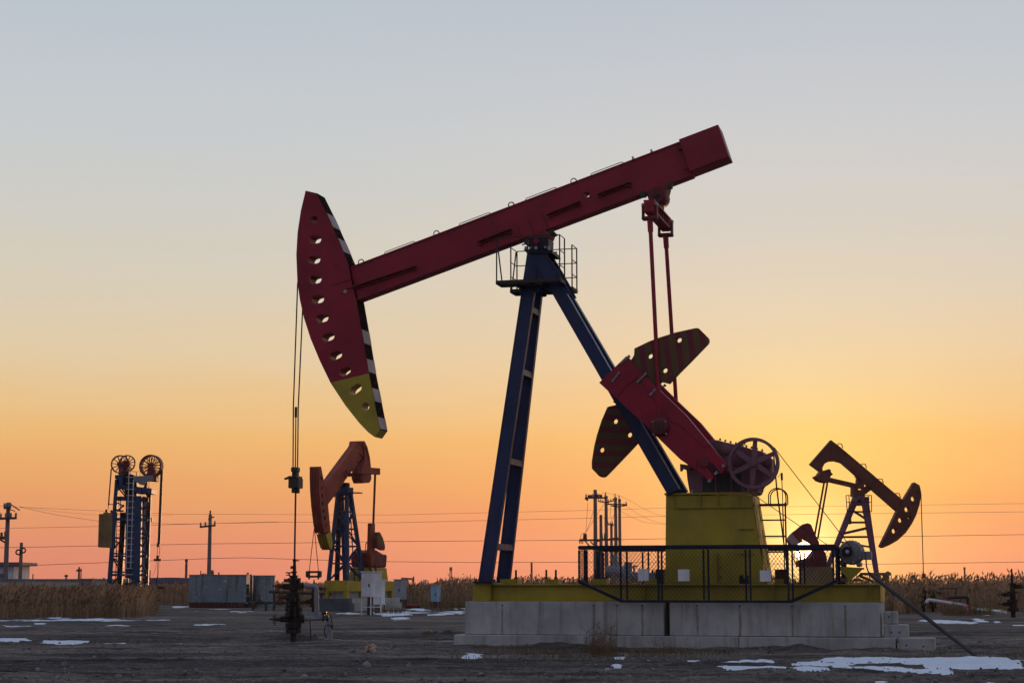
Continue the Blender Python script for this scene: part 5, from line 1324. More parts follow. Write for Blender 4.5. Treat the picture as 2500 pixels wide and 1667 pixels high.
# white cabinets and other boxes
def cabinet(lab, pbase, Z, x0, x1, ytop, ybot, yfoot, dep, mat, yaw, legm='white', lid=True, cat='cabinet', group='cabinets by the lattice tower pump'):
    g = G(*pbase); F = Frame(g, yaw); o = thing('electrical_cabinet', lab, cat, F, group)
    a = F.pl(Z(x0, ytop)); b = F.pl(Z(x1, ybot)); zt_, zb2 = a[1], b[1]; w0_, w1_ = a[0], b[0]
    MB().box(w0_, w1_, 0, dep, zb2, zt_).build('cabinet_body', M[mat], o, bevel=.012)
    if lid: MB().box(w0_ - .05, w1_ + .05, -.05, dep + .05, zt_ + .002, zt_ + .05).build('lid', M[mat], o, bevel=.01)
    MB().box(w0_ + .04, w1_ - .04, -.012, -.002, zb2 + .06, zt_ - .06).build('door', M[mat], o)
    MB().box(w1_ - .14, w1_ - .09, -.05, -.013, (zb2 + zt_) / 2 - .12, (zb2 + zt_) / 2 + .06).build('handle', M['steel'], o)
    for xx in (w0_ + .03, w1_ - .03):
        for yy in (.03, dep - .03): MB().box(xx - .025, xx + .025, yy - .025, yy + .025, 0, zb2 - .003).build('leg', M[legm], o)
    m = MB(); m.bar((w0_ + .06, .03, zb2 * .45), (w1_ - .06, .03, zb2 * .45), .04); m.bar((w1_ - .03, .06, zb2 * .45), (w1_ - .03, dep - .06, zb2 * .45), .04); m.build('brace', M[legm], o)
    m = MB(); m.box((w0_ + w1_) / 2 - .12, (w0_ + w1_) / 2 + .05, dep * .3, dep * .6, 0, zb2 - .004); m.build('cable_duct', M['steel'], o)
    return o
cabinet('larger white cabinet on a white angle iron stand in front of the pale block', ZB(1000, 1505), ZB, 968, 1130, 795, 1205, 1505, .9, 'white', R(-32))
cabinet('smaller white cabinet on a dark stand half hidden behind the larger white one', ZB(1190, 1470), ZB, 1130, 1275, 930, 1335, 1470, .6, 'white', R(-25), 'steel')
cabinet('grey cabinet on short legs before the brown reeds left of the pump base', ZF(290, 1100), ZF, 212, 372, 440, 905, 1100, .75, 'cabgrey', R(-30), 'steel')
o = cabinet('sky blue cabinet standing among the brown reeds left of the pump base', ZF(1190, 1112), ZF, 1093, 1245, 580, 965, 1112, .5, 'cabinet', R(-24), 'steel')
g = G(*ZF(640, 1110)); F = Frame(g, 0)
o = MB(); o.stack((F.pl(ZF(480, 1090))[0], 0, .1), (1, .1, 0), [(0, .10), (.1, .14), (.9, .14), (1.0, .1)], 12); tag(o.build('steel_drum', M['red_dark'], None), 'dark red drum lying in the snow beside the reeds', 'drum'); bpy.data.objects['steel_drum'].location = (g.x, g.y, 0)
g = G(*ZB(1400, 1420)); F = Frame(g, R(20)); o = thing('concrete_slab', 'low pale concrete slab lying right of the white cabinets', 'concrete block', F)
MB().box(F.pl(ZB(1250, 1390))[0], F.pl(ZB(1540, 1390))[0], 0, .8, -.05, F.pl(ZB(1400, 1345))[1]).build('slab_body', M['conc'], o, bevel=.02)
o = thing('rail_frame', 'dark steel rail frame standing behind the small white cabinet', 'frame', F)
m = MB(); a, b = F.pl(ZB(1290, 965), 3), F.pl(ZB(1372, 1160), 3)
for z_ in (a[1], (a[1] * .6 + b[1] * .4), b[1]): m.bar((a[0], 3, z_), (b[0], 3, z_), .05)
m.build('rail', M['rail'], o)
for xx in (a[0], b[0]): MB().box(xx - .03, xx + .03, 2.97, 3.03, 0, a[1]).build('post', M['rail'], o)

# ------------------------------------------------------------------ third pumping unit (right, against the sun)
P3o = G(*ZR(430, 958)); P3 = Frame((D(2000, 1342, P3o.y).x, P3o.y, 0), R(4))
J3 = thing('pumpjack', 'brown pumpjack facing right on a violet lattice tower against the sun', 'pumpjack', P3)
def P3p(Z, pts, y=-.2): return P3.poly(Z, pts, y)
MB().prism(P3p(Z8, [(577, 115), (655, 175), (1172, 612), (1190, 640), (1140, 712), (1120, 702), (700, 335), (665, 305), (610, 290), (560, 293), (522, 312), (505, 345), (508, 372), (482, 376), (402, 316), (512, 190)]), -.2, .2).build('walking_beam', M['brown'], J3)
hh = [(1270, 466), (1313, 490), (1326, 545), (1322, 600), (1312, 655), (1285, 740), (1250, 810), (1200, 885), (1130, 950), (1060, 990), (1008, 1012), (987, 998), (1050, 870), (1120, 722), (1172, 628)]
s3 = MP.scale  # noqa
sc3 = P3.scale(Z8(1200, 700), -.26) * K / 3.409
MB().prism(P3p(Z8, hh, -.26), -.26, .26, [circ(P3.pl(Z8(x, y), -.26), r * sc3, 14) for x, y, r in ((1297, 546, 7), (1263, 604, 23), (1210, 692, 23), (1230, 764, 13), (1157, 782, 23), (1104, 872, 23))]).build('horsehead', M['brown'], J3)
for p in ((650, 165), (848, 333), (988, 458), (1130, 577)):
    c_ = P3.P(Z8(*p), 0); MB().path([c_ + Vector((-.16, 0, 0)), c_ + Vector((-.1, 0, .14)), c_ + Vector((.1, 0, .12)), c_ + Vector((.16, 0, -.12))], .03, 5).build('lifting_eye', M['brown'], J3)
m = MB()
for a, b, w in (((820, 420), (812, 520), .45), ((915, 490), (845, 545), .35), ((560, 447), (780, 498), .26), ((840, 400), (830, 440), .8), ((925, 470), (905, 510), .9)): m.bar(P3.P(Z8(*a), 0), P3.P(Z8(*b), 0), .3, w, up=(0, 0, 1) if a[0] == 560 else (1, 0, 0))
m.build('beam_strut', M['brown'], J3)
MB().prism(P3p(Z8, [(755, 500), (775, 482), (792, 490), (800, 530), (850, 530), (858, 560), (850, 590), (755, 585)]), -.3, .3).build('saddle_bearing', M['brown'], J3)
MB().prism(P3p(Z8, [(440, 420), (470, 405), (490, 375), (540, 365), (550, 358), (562, 365), (565, 385), (582, 402), (560, 420), (558, 450), (545, 470), (510, 466), (470, 452)]), -.5, .5).build('equalizer', M['brown'], J3)
for (a, b), yy in ((((518, 468), (440, 905)), -.7), (((546, 468), (466, 930)), .7)): MB().tube(P3.P(Z8(*a), yy), P3.P(Z8(*b), yy), .055, 8).build('pitman', M['brown'], J3)
tw = thing('tower', None, None); tw.parent = J3
lf = [(788, 590), (548, 1170)]; rt_ = [(852, 590), (965, 1290)]
for yy in (-.6, .6):
    yt = yy * .45
    lb = P3.P(Z8(500, 1290), yy); rb = P3.P(Z8(965, 1290), yy); lt_, rtt = P3.P(Z8(785, 590), yy), P3.P(Z8(852, 590), yy)
    lt_.y = rtt.y = yt
    for a, b in ((lb, lt_), (rb, rtt)): MB().bar(a, b, .22, .24).build('leg', M['violet'], tw)
for a, b, w in (((745, 712), (865, 712), .1), ((768, 708), (860, 768), .12), ((715, 800), (876, 800), .12), ((680, 892), (880, 846), .15), ((640, 922), (892, 920), .12), ((640, 960), (905, 1005), .1), ((735, 712), (735, 815), .1), ((560, 1100), (700, 1010), .1)):
    MB().bar(P3.P(Z8(*a), -.35), P3.P(Z8(*b), -.35), .12, w).build('cross_brace', M['brown'], tw)
MB().prism(P3p(Z8, [(785, 585), (852, 588), (868, 658), (742, 658), (768, 615)]), -.35, .35, [circ(P3.pl(Z8(805, 625), -.2), 13 * sc3, 12)]).build('tower_head', M['violet'], tw)
for yy in (-1.0, 1.0):
    m = MB()
    for a, b in (((700, 575), (913, 575)), ((705, 632), (913, 632)), ((708, 710), (915, 710)), ((700, 575), (710, 710)), ((725, 575), (730, 710)), ((855, 575), (860, 640)), ((890, 575), (893, 710)), ((912, 575), (914, 710))):
        m.bar(P3.P(Z8(*a), yy), P3.P(Z8(*b), yy), .04)
    m.build('service_cage', M['rail'], tw)
ck3 = MB().prism(P3p(Z8, [(345, 815), (385, 805), (410, 818), (440, 890), (475, 960), (480, 1000), (500, 1080), (440, 1120), (428, 1050), (418, 985), (372, 955), (330, 930), (290, 860), (320, 835)], -.9), -.9, -.6).build('crank', M['red_dark'], J3)
M['cw_d'] = stripes('counterweight_stripes_sunlit', .75, .66, .85, (0.35, 0.22, 0.20), (0.18, 0.02, 0.03))
MB().prism(P3p(Z8, [(208, 945), (235, 905), (268, 875), (300, 855), (330, 930), (340, 960), (315, 975), (290, 985), (232, 990)], -1.2), -1.2, -.92).build('counterweight', M['cw_d'], J3)
MB().prism(P3p(Z8, [(428, 1060), (480, 1000), (530, 1055), (545, 1105), (530, 1170), (318, 1170), (320, 1120), (400, 1095)], -.5), -.5, .6).build('gearbox', M['red_dark'], J3)
pc3 = P3.P(Z8(296, 1095), -.8); m = MB(); m.path([pc3 + Vector((.20 * math.cos(q), 0, .40 * math.sin(q))) for q in np.linspace(0, 6.283, 28, endpoint=False)], .03, 6, True)
for k in range(3): m.bar(pc3 - Vector((.2 * math.cos(k * 1.05), 0, .4 * math.sin(k * 1.05))), pc3 + Vector((.2 * math.cos(k * 1.05), 0, .4 * math.sin(k * 1.05))), .03)
m.build('pulley', M['red_dark'], J3)
zg = P3.pl(Z8(450, 1170), 0)[1]
MB().box(P3.pl(Z8(335, 1200))[0], P3.pl(Z8(560, 1200))[0], -.8, .8, .9, zg - .01).build('pedestal', M['olive'], J3)
MB().box(P3.pl(Z8(190, 1200))[0], P3.pl(Z8(990, 1200))[0], -.9, .9, .45, .89).build('skid', M['olive'], J3)
x_ = P3.pl(Z8(1345, 1230), 0)[0]; zb3 = P3.pl(Z8(1347, 1262), 0)[1]; zt3 = P3.pl(Z8(1322, 552), 0)[1]
br = thing('bridle', None, None); br.parent = J3
MB().tube((x_, 0, zb3), (x_, 0, zt3), .03, 6).build('wire_rope', M['brown'], br)
MB().box(x_ - .06, x_ + .06, -.2, .2, zb3, zb3 + .25).build('carrier_bar', M['red_dark'], br, bevel=.03)
g = P3.W((x_, 0, 0)); o = thing('foundation_block', 'concrete block carrying the brown pumpjack, behind the yellow skid', 'concrete block', P3); MB().box(P3.pl(Z8(170, 1200))[0], P3.pl(Z8(1000, 1200))[0], -1.1, 1.1, -.1, .445).build('block_body', M['conc'], o)
small_well('dark wellhead before the reeds below the brown horsehead', (g.x, g.y, 0), 1.5, .5, 1.0, 'well', 2, .85)
gq = G(*ZR(620, 955)); small_well('shorter dark valve tree right of the wellhead below the brown horsehead', (gq.x, gq.y, 0), 1.35, .3, .9, 'well', 2, .8)
gq = G(*ZR(2150, 1065)); small_well('green grey wellhead with a tall rod at the right edge of the picture', (gq.x, gq.y, 0), 2.35, .2, 1.1, 'well', 3, 1.1)
# pipes on the right
def at(Z, x, y, Y): return D(*Z(x, y), Y)
Yp = gq.y + 8
o = MB(); o.path([at(ZR, 490, 790, Yp), at(ZR, 500, 750, Yp), at(ZR, 530, 735, Yp), at(ZR, 580, 738, Yp), at(ZR, 1180, 832, Yp), at(ZR, 1240, 850, Yp), at(ZR, 1258, 900, Yp), at(ZR, 1262, 945, Yp)], .085, 10)
tag(o.build('flow_pipe', M['white'], None, smooth=True), 'white lagged pipe with a downward bend beside the reeds at right', 'pipe')
gA, gB = G(*ZR(1300, 945)), G(*ZR(2000, 1010)); gA.z += .12; gB.z += .12
o = MB(); o.tube(gA, gB, .085, 10); tag(o.build('flow_pipe', M['white'], None, smooth=True), 'white pipe lying on the ground towards the right edge wellhead', 'pipe')
o = MB(); Yq = gq.y + 14; o.path([at(ZR, 880, 690, Yq), at(ZR, 1050, 680, Yq), at(ZR, 1250, 680, Yq), at(ZR, 1275, 700, Yq), at(ZR, 1285, 850, Yq), at(ZR, 1285, 900, Yq)], .10, 8); o.tube(at(ZR, 1050, 680, Yq), at(ZR, 1050, 510, Yq), .05, 6); o.tube(at(ZR, 1050, 510, Yq), at(ZR, 720, 512, Yq), .04, 6)
tag(o.build('pipe_manifold', M['steel'], None), 'rusty dark pipe frame standing in front of the right hand reeds', 'pipe')
for x, y, mt, lab in ((1298, 868, 'pink', 'small pink flag by the white pipe bend'), (1405, 878, 'lime', 'yellow flag nearest the white pipe bend'), (1660, 900, 'lime', 'yellow flag in the middle of the pipe run at right'), (1950, 925, 'lime', 'yellow flag nearest the right edge wellhead'), (840, 690, 'pink', 'small red flag in the reeds left of the pipe frame')):
    p = at(ZR, x, y, gq.y + 4); o = MB(); o.add([(p.x - .16, p.y, p.z + .05), (p.x + .02, p.y - .05, p.z + .03), (p.x + .17, p.y, p.z - .05), (p.x + .0, p.y + .03, p.z - .06), (p.x - .14, p.y, p.z - .01), (p.x, p.y + .06, p.z)], [(0, 1, 5), (1, 2, 5), (2, 3, 5), (3, 4, 5), (4, 0, 5), (0, 4, 1), (1, 4, 3), (1, 3, 2)]); o.tube((p.x - .13, p.y, p.z + .04), (p.x - .13, p.y, -.05), .006, 5)
    tag(o.build('marker_flag', M[mt], None), lab, 'flag', 'small marker flags')
# ------------------------------------------------------------------ belt-driven tower unit on the left
TUg = G(*ZV(1060, 1530)); TU = Frame((TUg.x - 2.0, TUg.y + 1.5, 0), 0.0)
T1 = thing('belt_pumping_tower', 'tall blue lattice tower with three red spoked wheels and a white ladder', 'pumping tower', TU)
YF, YB = -.9, .9
def tp_(Z, x, y, yl): return TU.P(Z(x, y), yl)
zb0 = 0.0
def toground(a, b): d_ = (b - a); return a + d_ * ((0.0 - a.z) / d_.z)
for nm, mt, th, pa_, pb_, yl in (('leg', 'p2blue', .30, (ZU, 345, 600), (ZV, 200, 1180), YF), ('leg', 'p2blue', .30, (ZU, 930, 860), (ZV, 878, 1190), YB), ('leg', 'p2blue', .55, (ZU, 740, 900), (ZV, 703, 1220), YF - .1), ('leg', 'navy', .42, (ZU, 470, 1200), (ZV, 385, 1200), YB)):
    a, b = tp_(pa_[0], pa_[1], pa_[2], yl), tp_(pb_[0], pb_[1], pb_[2], yl)
    MB().bar(a, toground(a, b), th).build(nm, M[mt], T1)
def tprism(name, Z, pts, y0, y1, mt, bev=.01): return MB().prism(TU.poly(Z, pts, y0), y0, y1).build(name, M[mt], T1, bevel=bev)
pan = TU.poly(ZU, [(500, 905), (835, 905)], -.55) + [TU.pl(ZV(800, 1060), -.55), TU.pl(ZV(485, 1050), -.55)]
MB().prism(pan, -.55, .5).build('weight_shaft', M['p2blue'], T1, bevel=.02)
x0 = TU.pl(ZV(700, 700), -.56)[0]
tprism('shaft_panel', ZV, [(735, -20), (825, -20), (790, 1060), (735, 1060)], -.62, -.56, 'navy')
tprism('cap_beam', ZU, [(330, 690), (480, 700), (970, 760), (970, 855), (820, 850), (480, 760), (340, 760)], -1.0, 1.0, 'p2blue')
tprism('head_box', ZU, [(302, 515), (435, 515), (435, 580), (425, 745), (335, 745), (335, 580), (302, 580)], -1.05, .6, 'p2blue')
tprism('head_box', ZU, [(690, 760), (775, 760), (778, 850), (690, 850)], -1.1, .6, 'p2blue')
tprism('drum_bracket', ZU, [(640, 540), (990, 520), (1000, 615), (860, 640), (835, 700), (760, 690), (690, 640), (635, 640)], -.9, -.6, 'grey')
tprism('drum_bracket', ZU, [(890, 410), (985, 410), (1060, 560), (1055, 625), (1000, 630), (890, 620), (880, 760), (820, 740), (880, 640)], -.5, .6, 'red_dark')
tprism('tower_head', ZU, [(400, 520), (600, 500), (700, 560), (700, 900), (480, 905), (470, 600)], -.2, .7, 'navy')
tprism('axle_stand', ZU, [(370, 330), (430, 330), (440, 515), (365, 515)], -.6, .1, 'mauve')
tprism('axle_stand', ZU, [(450, 250), (560, 290), (560, 520), (470, 520)], .1, .8, 'red_dark')
zs_ = K / 7.467 * TU.scale(ZU(400, 320))
for cx1, cy1, rr, yl, nsp, dbl, mt in ((400, 322, 168, -.5, 11, 0, 'red_dark'), (528, 302, 152, .6, 12, 0, 'red_dark'), (966, 356, 208, -.2, 16, 1, 'red_dark')):
    w_ = thing('wheel', None, None); w_.parent = T1; c_ = tp_(ZU, cx1, cy1, yl); r0 = rr * zs_
    MB().ring(c_, (0, 1, 0) if not dbl else (.12, 1, 0), r0, r0 * .87, .22 if not dbl else .6, 44).build('rim', M[mt], w_, smooth=True)
    MB().stack(c_ - Vector((0, .3, 0)), (0, 1, 0), [(0, r0 * .28), (.6, r0 * .30)], 16).build('hub', M[mt], w_)
    for lay in ((0,) if not dbl else (-.26, .26)):
        for k in range(nsp):
            a = 2 * math.pi * (k + .3 + (.12 if lay > 0 else 0)) / nsp; dv = Vector((math.cos(a), 0, math.sin(a))); c2 = c_ + Vector((lay * .12, lay, 0))
            MB().bar(c2 + dv * r0 * .2, c2 + dv * r0 * .9, .075, .06).build('spoke', M[mt], w_)
for a, b in (((ZU, 375, 765), (ZU, 490, 900)), ((ZU, 430, 765), (ZU, 510, 880)), ((ZU, 335, 1010), (ZU, 470, 1090)), ((ZU, 350, 1170), (ZU, 470, 1060)), ((ZU, 900, 920), (ZU, 870, 850)), ((ZU, 920, 1030), (ZU, 820, 1150)), ((ZU, 820, 1240), (ZU, 905, 1290)), ((ZU, 815, 1470), (ZU, 880, 1580)), ((ZV, 805, 230), (ZV, 890, 275)), ((ZV, 890, 350), (ZV, 795, 490)), ((ZV, 800, 560), (ZV, 880, 605)), ((ZV, 795, 800), (ZV, 870, 940)), ((ZV, 790, 905), (ZV, 870, 945)), ((ZV, 860, 1040), (ZV, 760, 1170)), ((ZV, 265, 345), (ZV, 480, 470)), ((ZV, 415, 360), (ZV, 260, 540)), ((ZV, 255, 670), (ZV, 400, 780)), ((ZV, 255, 680), (ZV, 390, 880)), ((ZV, 400, 680), (ZV, 480, 720)), ((ZV, 370, 1030), (ZV, 220, 1200))):
    MB().bar(tp_(*a, YF + .3), tp_(*b, YF + .3), .10).build('diagonal_brace', M['navy'], T1)
for a, b, w_ in (((ZU, 335, 945), (ZU, 500, 945), .34), ((ZU, 770, 965), (ZU, 915, 970), .34), ((ZU, 335, 1165), (ZU, 460, 1170), .12), ((ZU, 330, 1320), (ZU, 500, 1325), .2), ((ZU, 810, 1330), (ZU, 900, 1335), .12), ((ZV, 270, 312), (ZV, 500, 318), .12), ((ZV, 250, 600), (ZV, 490, 606), .12), ((ZV, 250, 648), (ZV, 490, 652), .12), ((ZV, 225, 935), (ZV, 480, 940), .13), ((ZV, 220, 990), (ZV, 480, 992), .18), ((ZV, 740, 320), (ZV, 895, 322), .13), ((ZV, 745, 652), (ZV, 880, 654), .17), ((ZV, 750, 990), (ZV, 880, 994), .17)):
    MB().bar(tp_(*a, YF + .25), tp_(*b, YF + .25), .10, w_).build('cross_beam', M['p2blue'], T1)
# white ladder
ld = thing('ladder', None, None); ld.parent = T1
for a, b in (((560, 450), (505, 870)), ((640, 600), (590, 870))):
    MB().bar(tp_(ZU, a[0], a[1], -1.15), tp_(ZV, b[0], b[1], -1.15), .05).build('stile', M['white'], ld)
for k in range(20):
    zy = 555 + 110.7 * k; t = (555 + 110.7 * k - 555) / (19 * 110.7)
    xa, xb = 515 - 30 * t, 665 - 30 * t
    a = tp_(ZU, xa, zy, -1.15); b = tp_(ZU, xb, zy, -1.15)
    if a.z < .8: break
    MB().bar(a, b, .04).build('rung', M['white'], ld)
m = MB()
for x in (350, 410): m.bar(tp_(ZU, x, 900, .5), tp_(ZV, x - 35, 1200, .5), .06)
for k in range(22): 
    zy = 1000 + 75 * k; m.bar(tp_(ZU, 350 - k * 1.6, zy, .5), tp_(ZU, 412 - k * 1.6, zy, .5), .04)
m.build('rear_ladder', M['steel'], T1)
# counterweight box, belts and rod
tprism('weight_box', ZU, [(10, 1225), (92, 1222), (92, 1195), (255, 1205), (250, 1600), (245, 1840), (-8, 1830)], -1.1, .2, 'olive')
wb = bpy.data.objects['weight_box']
for k in range(5):
    m = MB(); xx = 30 + 48 * k; m.bar(tp_(ZU, xx, 1235, -1.13), tp_(ZU, xx - 14, 1825, -1.13), .05, .05, up=(0, 1, 0)); m.build('box_rib', M['olive'], wb)
m = MB(); m.box(tp_(ZU, 158, 1150, 0).x, tp_(ZU, 200, 1150, 0).x, -.6, -.4, tp_(ZU, 0, 1205, 0).z, tp_(ZU, 0, 1150, 0).z); m.box(tp_(ZU, 255, 1150, 0).x, tp_(ZU, 290, 1150, 0).x, -.6, -.4, tp_(ZU, 0, 1215, 0).z, tp_(ZU, 0, 1160, 0).z); m.build('box_lug', M['steel'], wb)
m = MB(); m.bar(tp_(ZU, 238, 400, -.5), tp_(ZU, 186, 1070, -.5), .10, .05); m.bar(tp_(ZU, 182, 1060, -.5), tp_(ZU, 180, 1150, -.5), .04); m.bar(tp_(ZU, 186, 1048, -.5), tp_(ZU, 290, 1052, -.5), .06); m.bar(tp_(ZU, 330, 560, -.5), tp_(ZU, 285, 1160, -.5), .05); m.build('weight_belt', M['red_dark'], T1)
rb_ = thing('rod_belt', None, None); rb_.parent = T1
MB().bar(tp_(ZU, 1158, 420, -.2), tp_(ZV, 1105, 430, -.2), .20, .10).build('belt', M['steel'], rb_)
m = MB(); m.box(tp_(ZV, 1082, 440, 0).x, tp_(ZV, 1130, 440, 0).x, -.35, -.05, tp_(ZV, 0, 485, 0).z, tp_(ZV, 0, 410, 0).z)
for xx in (1082, 1120): m.tube(tp_(ZV, xx, 480, -.2), tp_(ZV, xx - 4, 650, -.2), .02, 5)
m.box(tp_(ZV, 1030, 700, 0).x, tp_(ZV, 1160, 700, 0).x, -.4, 0, tp_(ZV, 0, 740, 0).z, tp_(ZV, 0, 698, 0).z); m.box(tp_(ZV, 1072, 640, 0).x, tp_(ZV, 1120, 640, 0).x, -.35, -.05, tp_(ZV, 0, 700, 0).z, tp_(ZV, 0, 640, 0).z)
m.tube(tp_(ZV, 1090, 740, -.2), tp_(ZV, 1076, 1150, -.2), .03, 5); m.path([tp_(ZV, 1060, 745, -.2), tp_(ZV, 1045, 880, -.2), tp_(ZV, 990, 1020, -.2)], .015, 4); m.path([tp_(ZV, 1115, 745, -.2), tp_(ZV, 1100, 900, -.2), tp_(ZV, 1085, 1100, -.2)], .012, 4)
m.build('rod_hanger', M['red_dark'], rb_)
m = MB(); m.box(tp_(ZV, 490, 1120, 0).x, tp_(ZV, 670, 1120, 0).x, -.4, .4, 0, tp_(ZV, 0, 1130, 0).z); m.build('drive_base', M['steel'], T1)
m = MB()
for xx in (535, 625): m.bar(tp_(ZV, xx, 1055, 0), tp_(ZV, xx, 1140, 0), .14)
m.build('shaft_stub', M['navy'], T1)
m = MB(); m.box(tp_(ZU, 925, 1300, 0).x, tp_(ZU, 950, 1300, 0).x, .6, 1.1, tp_(ZU, 0, 1365, 0).z, tp_(ZU, 0, 1290, 0).z); m.build('lamp_box', M['grey'], T1)
m = MB(); m.path([tp_(ZU, 440, 560, -.8), tp_(ZU, 440, 470, -.8), tp_(ZU, 560, 450, -.8), tp_(ZU, 690, 455, -.8), tp_(ZU, 690, 560, -.8)], .03, 5); m.path([tp_(ZU, 700, 550, .6), tp_(ZU, 705, 450, .6), tp_(ZU, 760, 445, .6), tp_(ZU, 765, 540, .6)], .02, 5); m.build('top_rail', M['steel'], T1)
gw = G(*ZV(1062, 1530)); small_well('black bushy wellhead under the rod of the belt driven tower', (gw.x, gw.y, 0), 2.2, .6, 1.1, 'well', 3)

# ------------------------------------------------------------------ tanks
gt = G(*ZT(820, 925)); TF = Frame((gt.x, gt.y, 0), R(-3))
o = thing('storage_tank', 'long blue grey steel tank with flaking paint and a rusty base', 'tank', TF)
a, b = TF.pl(ZT(195, 215)), TF.pl(ZT(1450, 880)); zlow = .32
MB().box(a[0], b[0], 0, 2.6, zlow, a[1]).build('tank_wall', M['tank'], o, bevel=.03)
MB().box(a[0] + .05, b[0] - .05, .05, 2.5, -.05, zlow - .003).build('tank_base', M['steel'], o)
m = MB(); m.box(a[0] - .03, b[0] + .03, -.03, 2.63, a[1] + .002, a[1] + .05); m.build('top_rim', M['tank'], o)
for zy in (405, 545): 
    z_ = TF.pl(ZT(800, zy))[1]; MB().box(a[0] + .01, b[0] - .01, -.012, -.001, z_ - .012, z_ + .012).build('weld_band', M['tank'], o)
for k in range(14): 
    xx = a[0] + .2 + (b[0] - a[0] - .4) * k / 13; MB().box(xx - .09, xx + .09, -.015, .045, .02, zlow - .02).build('base_brick', M['brown'], o)
m = MB(); q = [TF.P(ZT(x, y), .6) for x, y in ((440, 212), (470, 190), (520, 182), (570, 185), (582, 212))]; m.path(q, .035, 6); m.build('hatch_handle', M['steel'], o)
o2 = thing('storage_tank', 'shorter rounded blue grey tank at the right end of the long one', 'tank', TF)
a2, b2 = TF.pl(ZT(1600, 215)), TF.pl(ZT(1990, 860)); r_ = (b2[0] - a2[0]) / 2 + .12; 
MB().stack(((a2[0] + b2[0]) / 2 - .1, 1.4, -.02), (0, 0, 1), [(0, r_), (a2[1] + .02, r_)], 26).build('tank_wall', M['tank'], o2, smooth=True)
MB().ring(((a2[0] + b2[0]) / 2 - .1, 1.4, a2[1] - .02), (0, 0, 1), r_ + .04, r_ - .1, .06, 26).build('top_rim', M['tank'], o2)
for zy in (405, 560): MB().ring(((a2[0] + b2[0]) / 2 - .1, 1.4, TF.pl(ZT(1800, zy))[1]), (0, 0, 1), r_ + .015, r_ - .05, .03, 26).build('weld_band', M['tank'], o2)
m = MB(); xx0, xx1 = TF.pl(ZT(1460, 400))[0], TF.pl(ZT(1515, 400))[0]
m.box(xx0, xx1, .1, .2, 0, TF.pl(ZT(1500, 410))[1]); m.box(xx1 + .08, xx1 + .2, .0, .14, 0, TF.pl(ZT(1560, 190))[1]); m.build('valve_column', M['steel'], o2)
m = MB()
for zy in (480, 665, 825): z_ = TF.pl(ZT(1480, zy))[1]; m.box(xx0 - .06, xx1 + .04, .0, .12, z_ - .04, z_ + .04)
m.build('pipe_bracket', M['grey'], o2)
# pipelines between tank and middle pump
Yl = gt.y - 4
for ya, r_, x0_, x1_, mt, lab in ((818, .085, 1500, 3650, 'steel', 'lower dark pipeline running from the tank towards the lattice tower pump'), (575, .10, 1960, 3500, 'steel', 'upper dark pipeline running from the round tank behind the near wellhead')):
    o = MB(); a, b = D(*ZT(x0_, ya), Yl), D(*ZT(x1_, ya + (5 if ya > 700 else 60)), Yl); o.tube(a, b, r_, 8)
    p = tag(thing('pipeline', lab, 'pipe', None, None, (a.x, a.y, 0)), None, None)
    for i, v_ in enumerate(o.v): o.v[i] = (v_[0] - a.x, v_[1] - a.y, v_[2])
    o.build('pipe_run', M[mt], p)
    m = MB()
    for t in (.08, .4, .75):
        q = (b - a) * t; m.box(q.x - .08, q.x + .08, q.y - .1, q.y + .1, -.05, a.z + q.z - r_)
    m.build('pipe_stand', M['steel'], p)
gq_ = G(*ZT(1950, 1000)); o = thing('valve_set', 'dark valves and short pipes on the ground between the tank and the near wellhead', 'valve', None, None, (gq_.x, gq_.y, 0))
m = MB(); m.path([(-.9, 0, .0), (-.9, 0, .35), (-.75, 0, .5), (-.3, 0, .5), (-.15, 0, .35), (-.15, 0, 0)], .07, 8); m.path([(.3, 0, 0), (.3, 0, .4), (.45, 0, .5), (.9, 0, .5)], .07, 8); m.build('pipe_bend', M['steel'], o)
for x_ in (-.55, .62):
    m = MB(); m.stack((x_, 0, .35), (0, 0, 1), [(0, .12), (.3, .12), (.3, .05), (.55, .04)], 10); vb = m.build('valve_body', M['steel'], o)
    m = MB(); m.path([(x_ + .16 * math.cos(q), .16 * math.sin(q), .9) for q in np.linspace(0, 6.283, 14, endpoint=False)], .02, 5, True); m.build('handwheel', M['brown'], vb)
go = G(*ZB(340, 1275)); o = MB(); o.stack((go.x, go.y, go.z - .0), (0, 1, 0), [(0, .10), (.1, .10)], 12)
# ------------------------------------------------------------------ poles
def pole(lab, Z, xt, yt, Y, r=.16, arms=(), group='utility poles', mat='pole', extra=None, pins=()):
    t = D(*Z(xt, yt), Y); o = thing('utility_pole', lab, 'pole', None, group, (t.x, Y, 0))
    MB().stack((0, 0, -.2), (0, 0, 1), [(0, r), (t.z + .2, r * .72)], 12).build('shaft', M[mat], o, smooth=True)
    for (xa, ya), (xb, yb_), w in arms:
        a, b = D(*Z(xa, ya), Y), D(*Z(xb, yb_), Y); q = Vector((t.x, Y - r - w, 0)); q.y = Y
        ar = MB().bar(a - Vector((t.x, Y + r + .02, 0)), b - Vector((t.x, Y + r + .02, 0)), w).build('crossarm', M['farsteel'], o)
        m = MB()
        for k in (.05, .35, .65, .95):
            p = (a + (b - a) * k) - Vector((t.x, Y + r + .02, 0)); m.stack(p, (0, 0, 1), [(0, w * .4), (w * 1.6, w * .5), (w * 2.4, w * .25)], 6)
        m.build('insulator', M['grey'], ar)
    if pins:
        m = MB()
        for (xa, ya), (xb, yb_), w in pins: m.bar(D(*Z(xa, ya), Y) - Vector((t.x, Y, 0)), D(*Z(xb, yb_), Y) - Vector((t.x, Y, 0)), w)
        m.build('fitting', M['farsteel'], o)
    return o
YP = 170
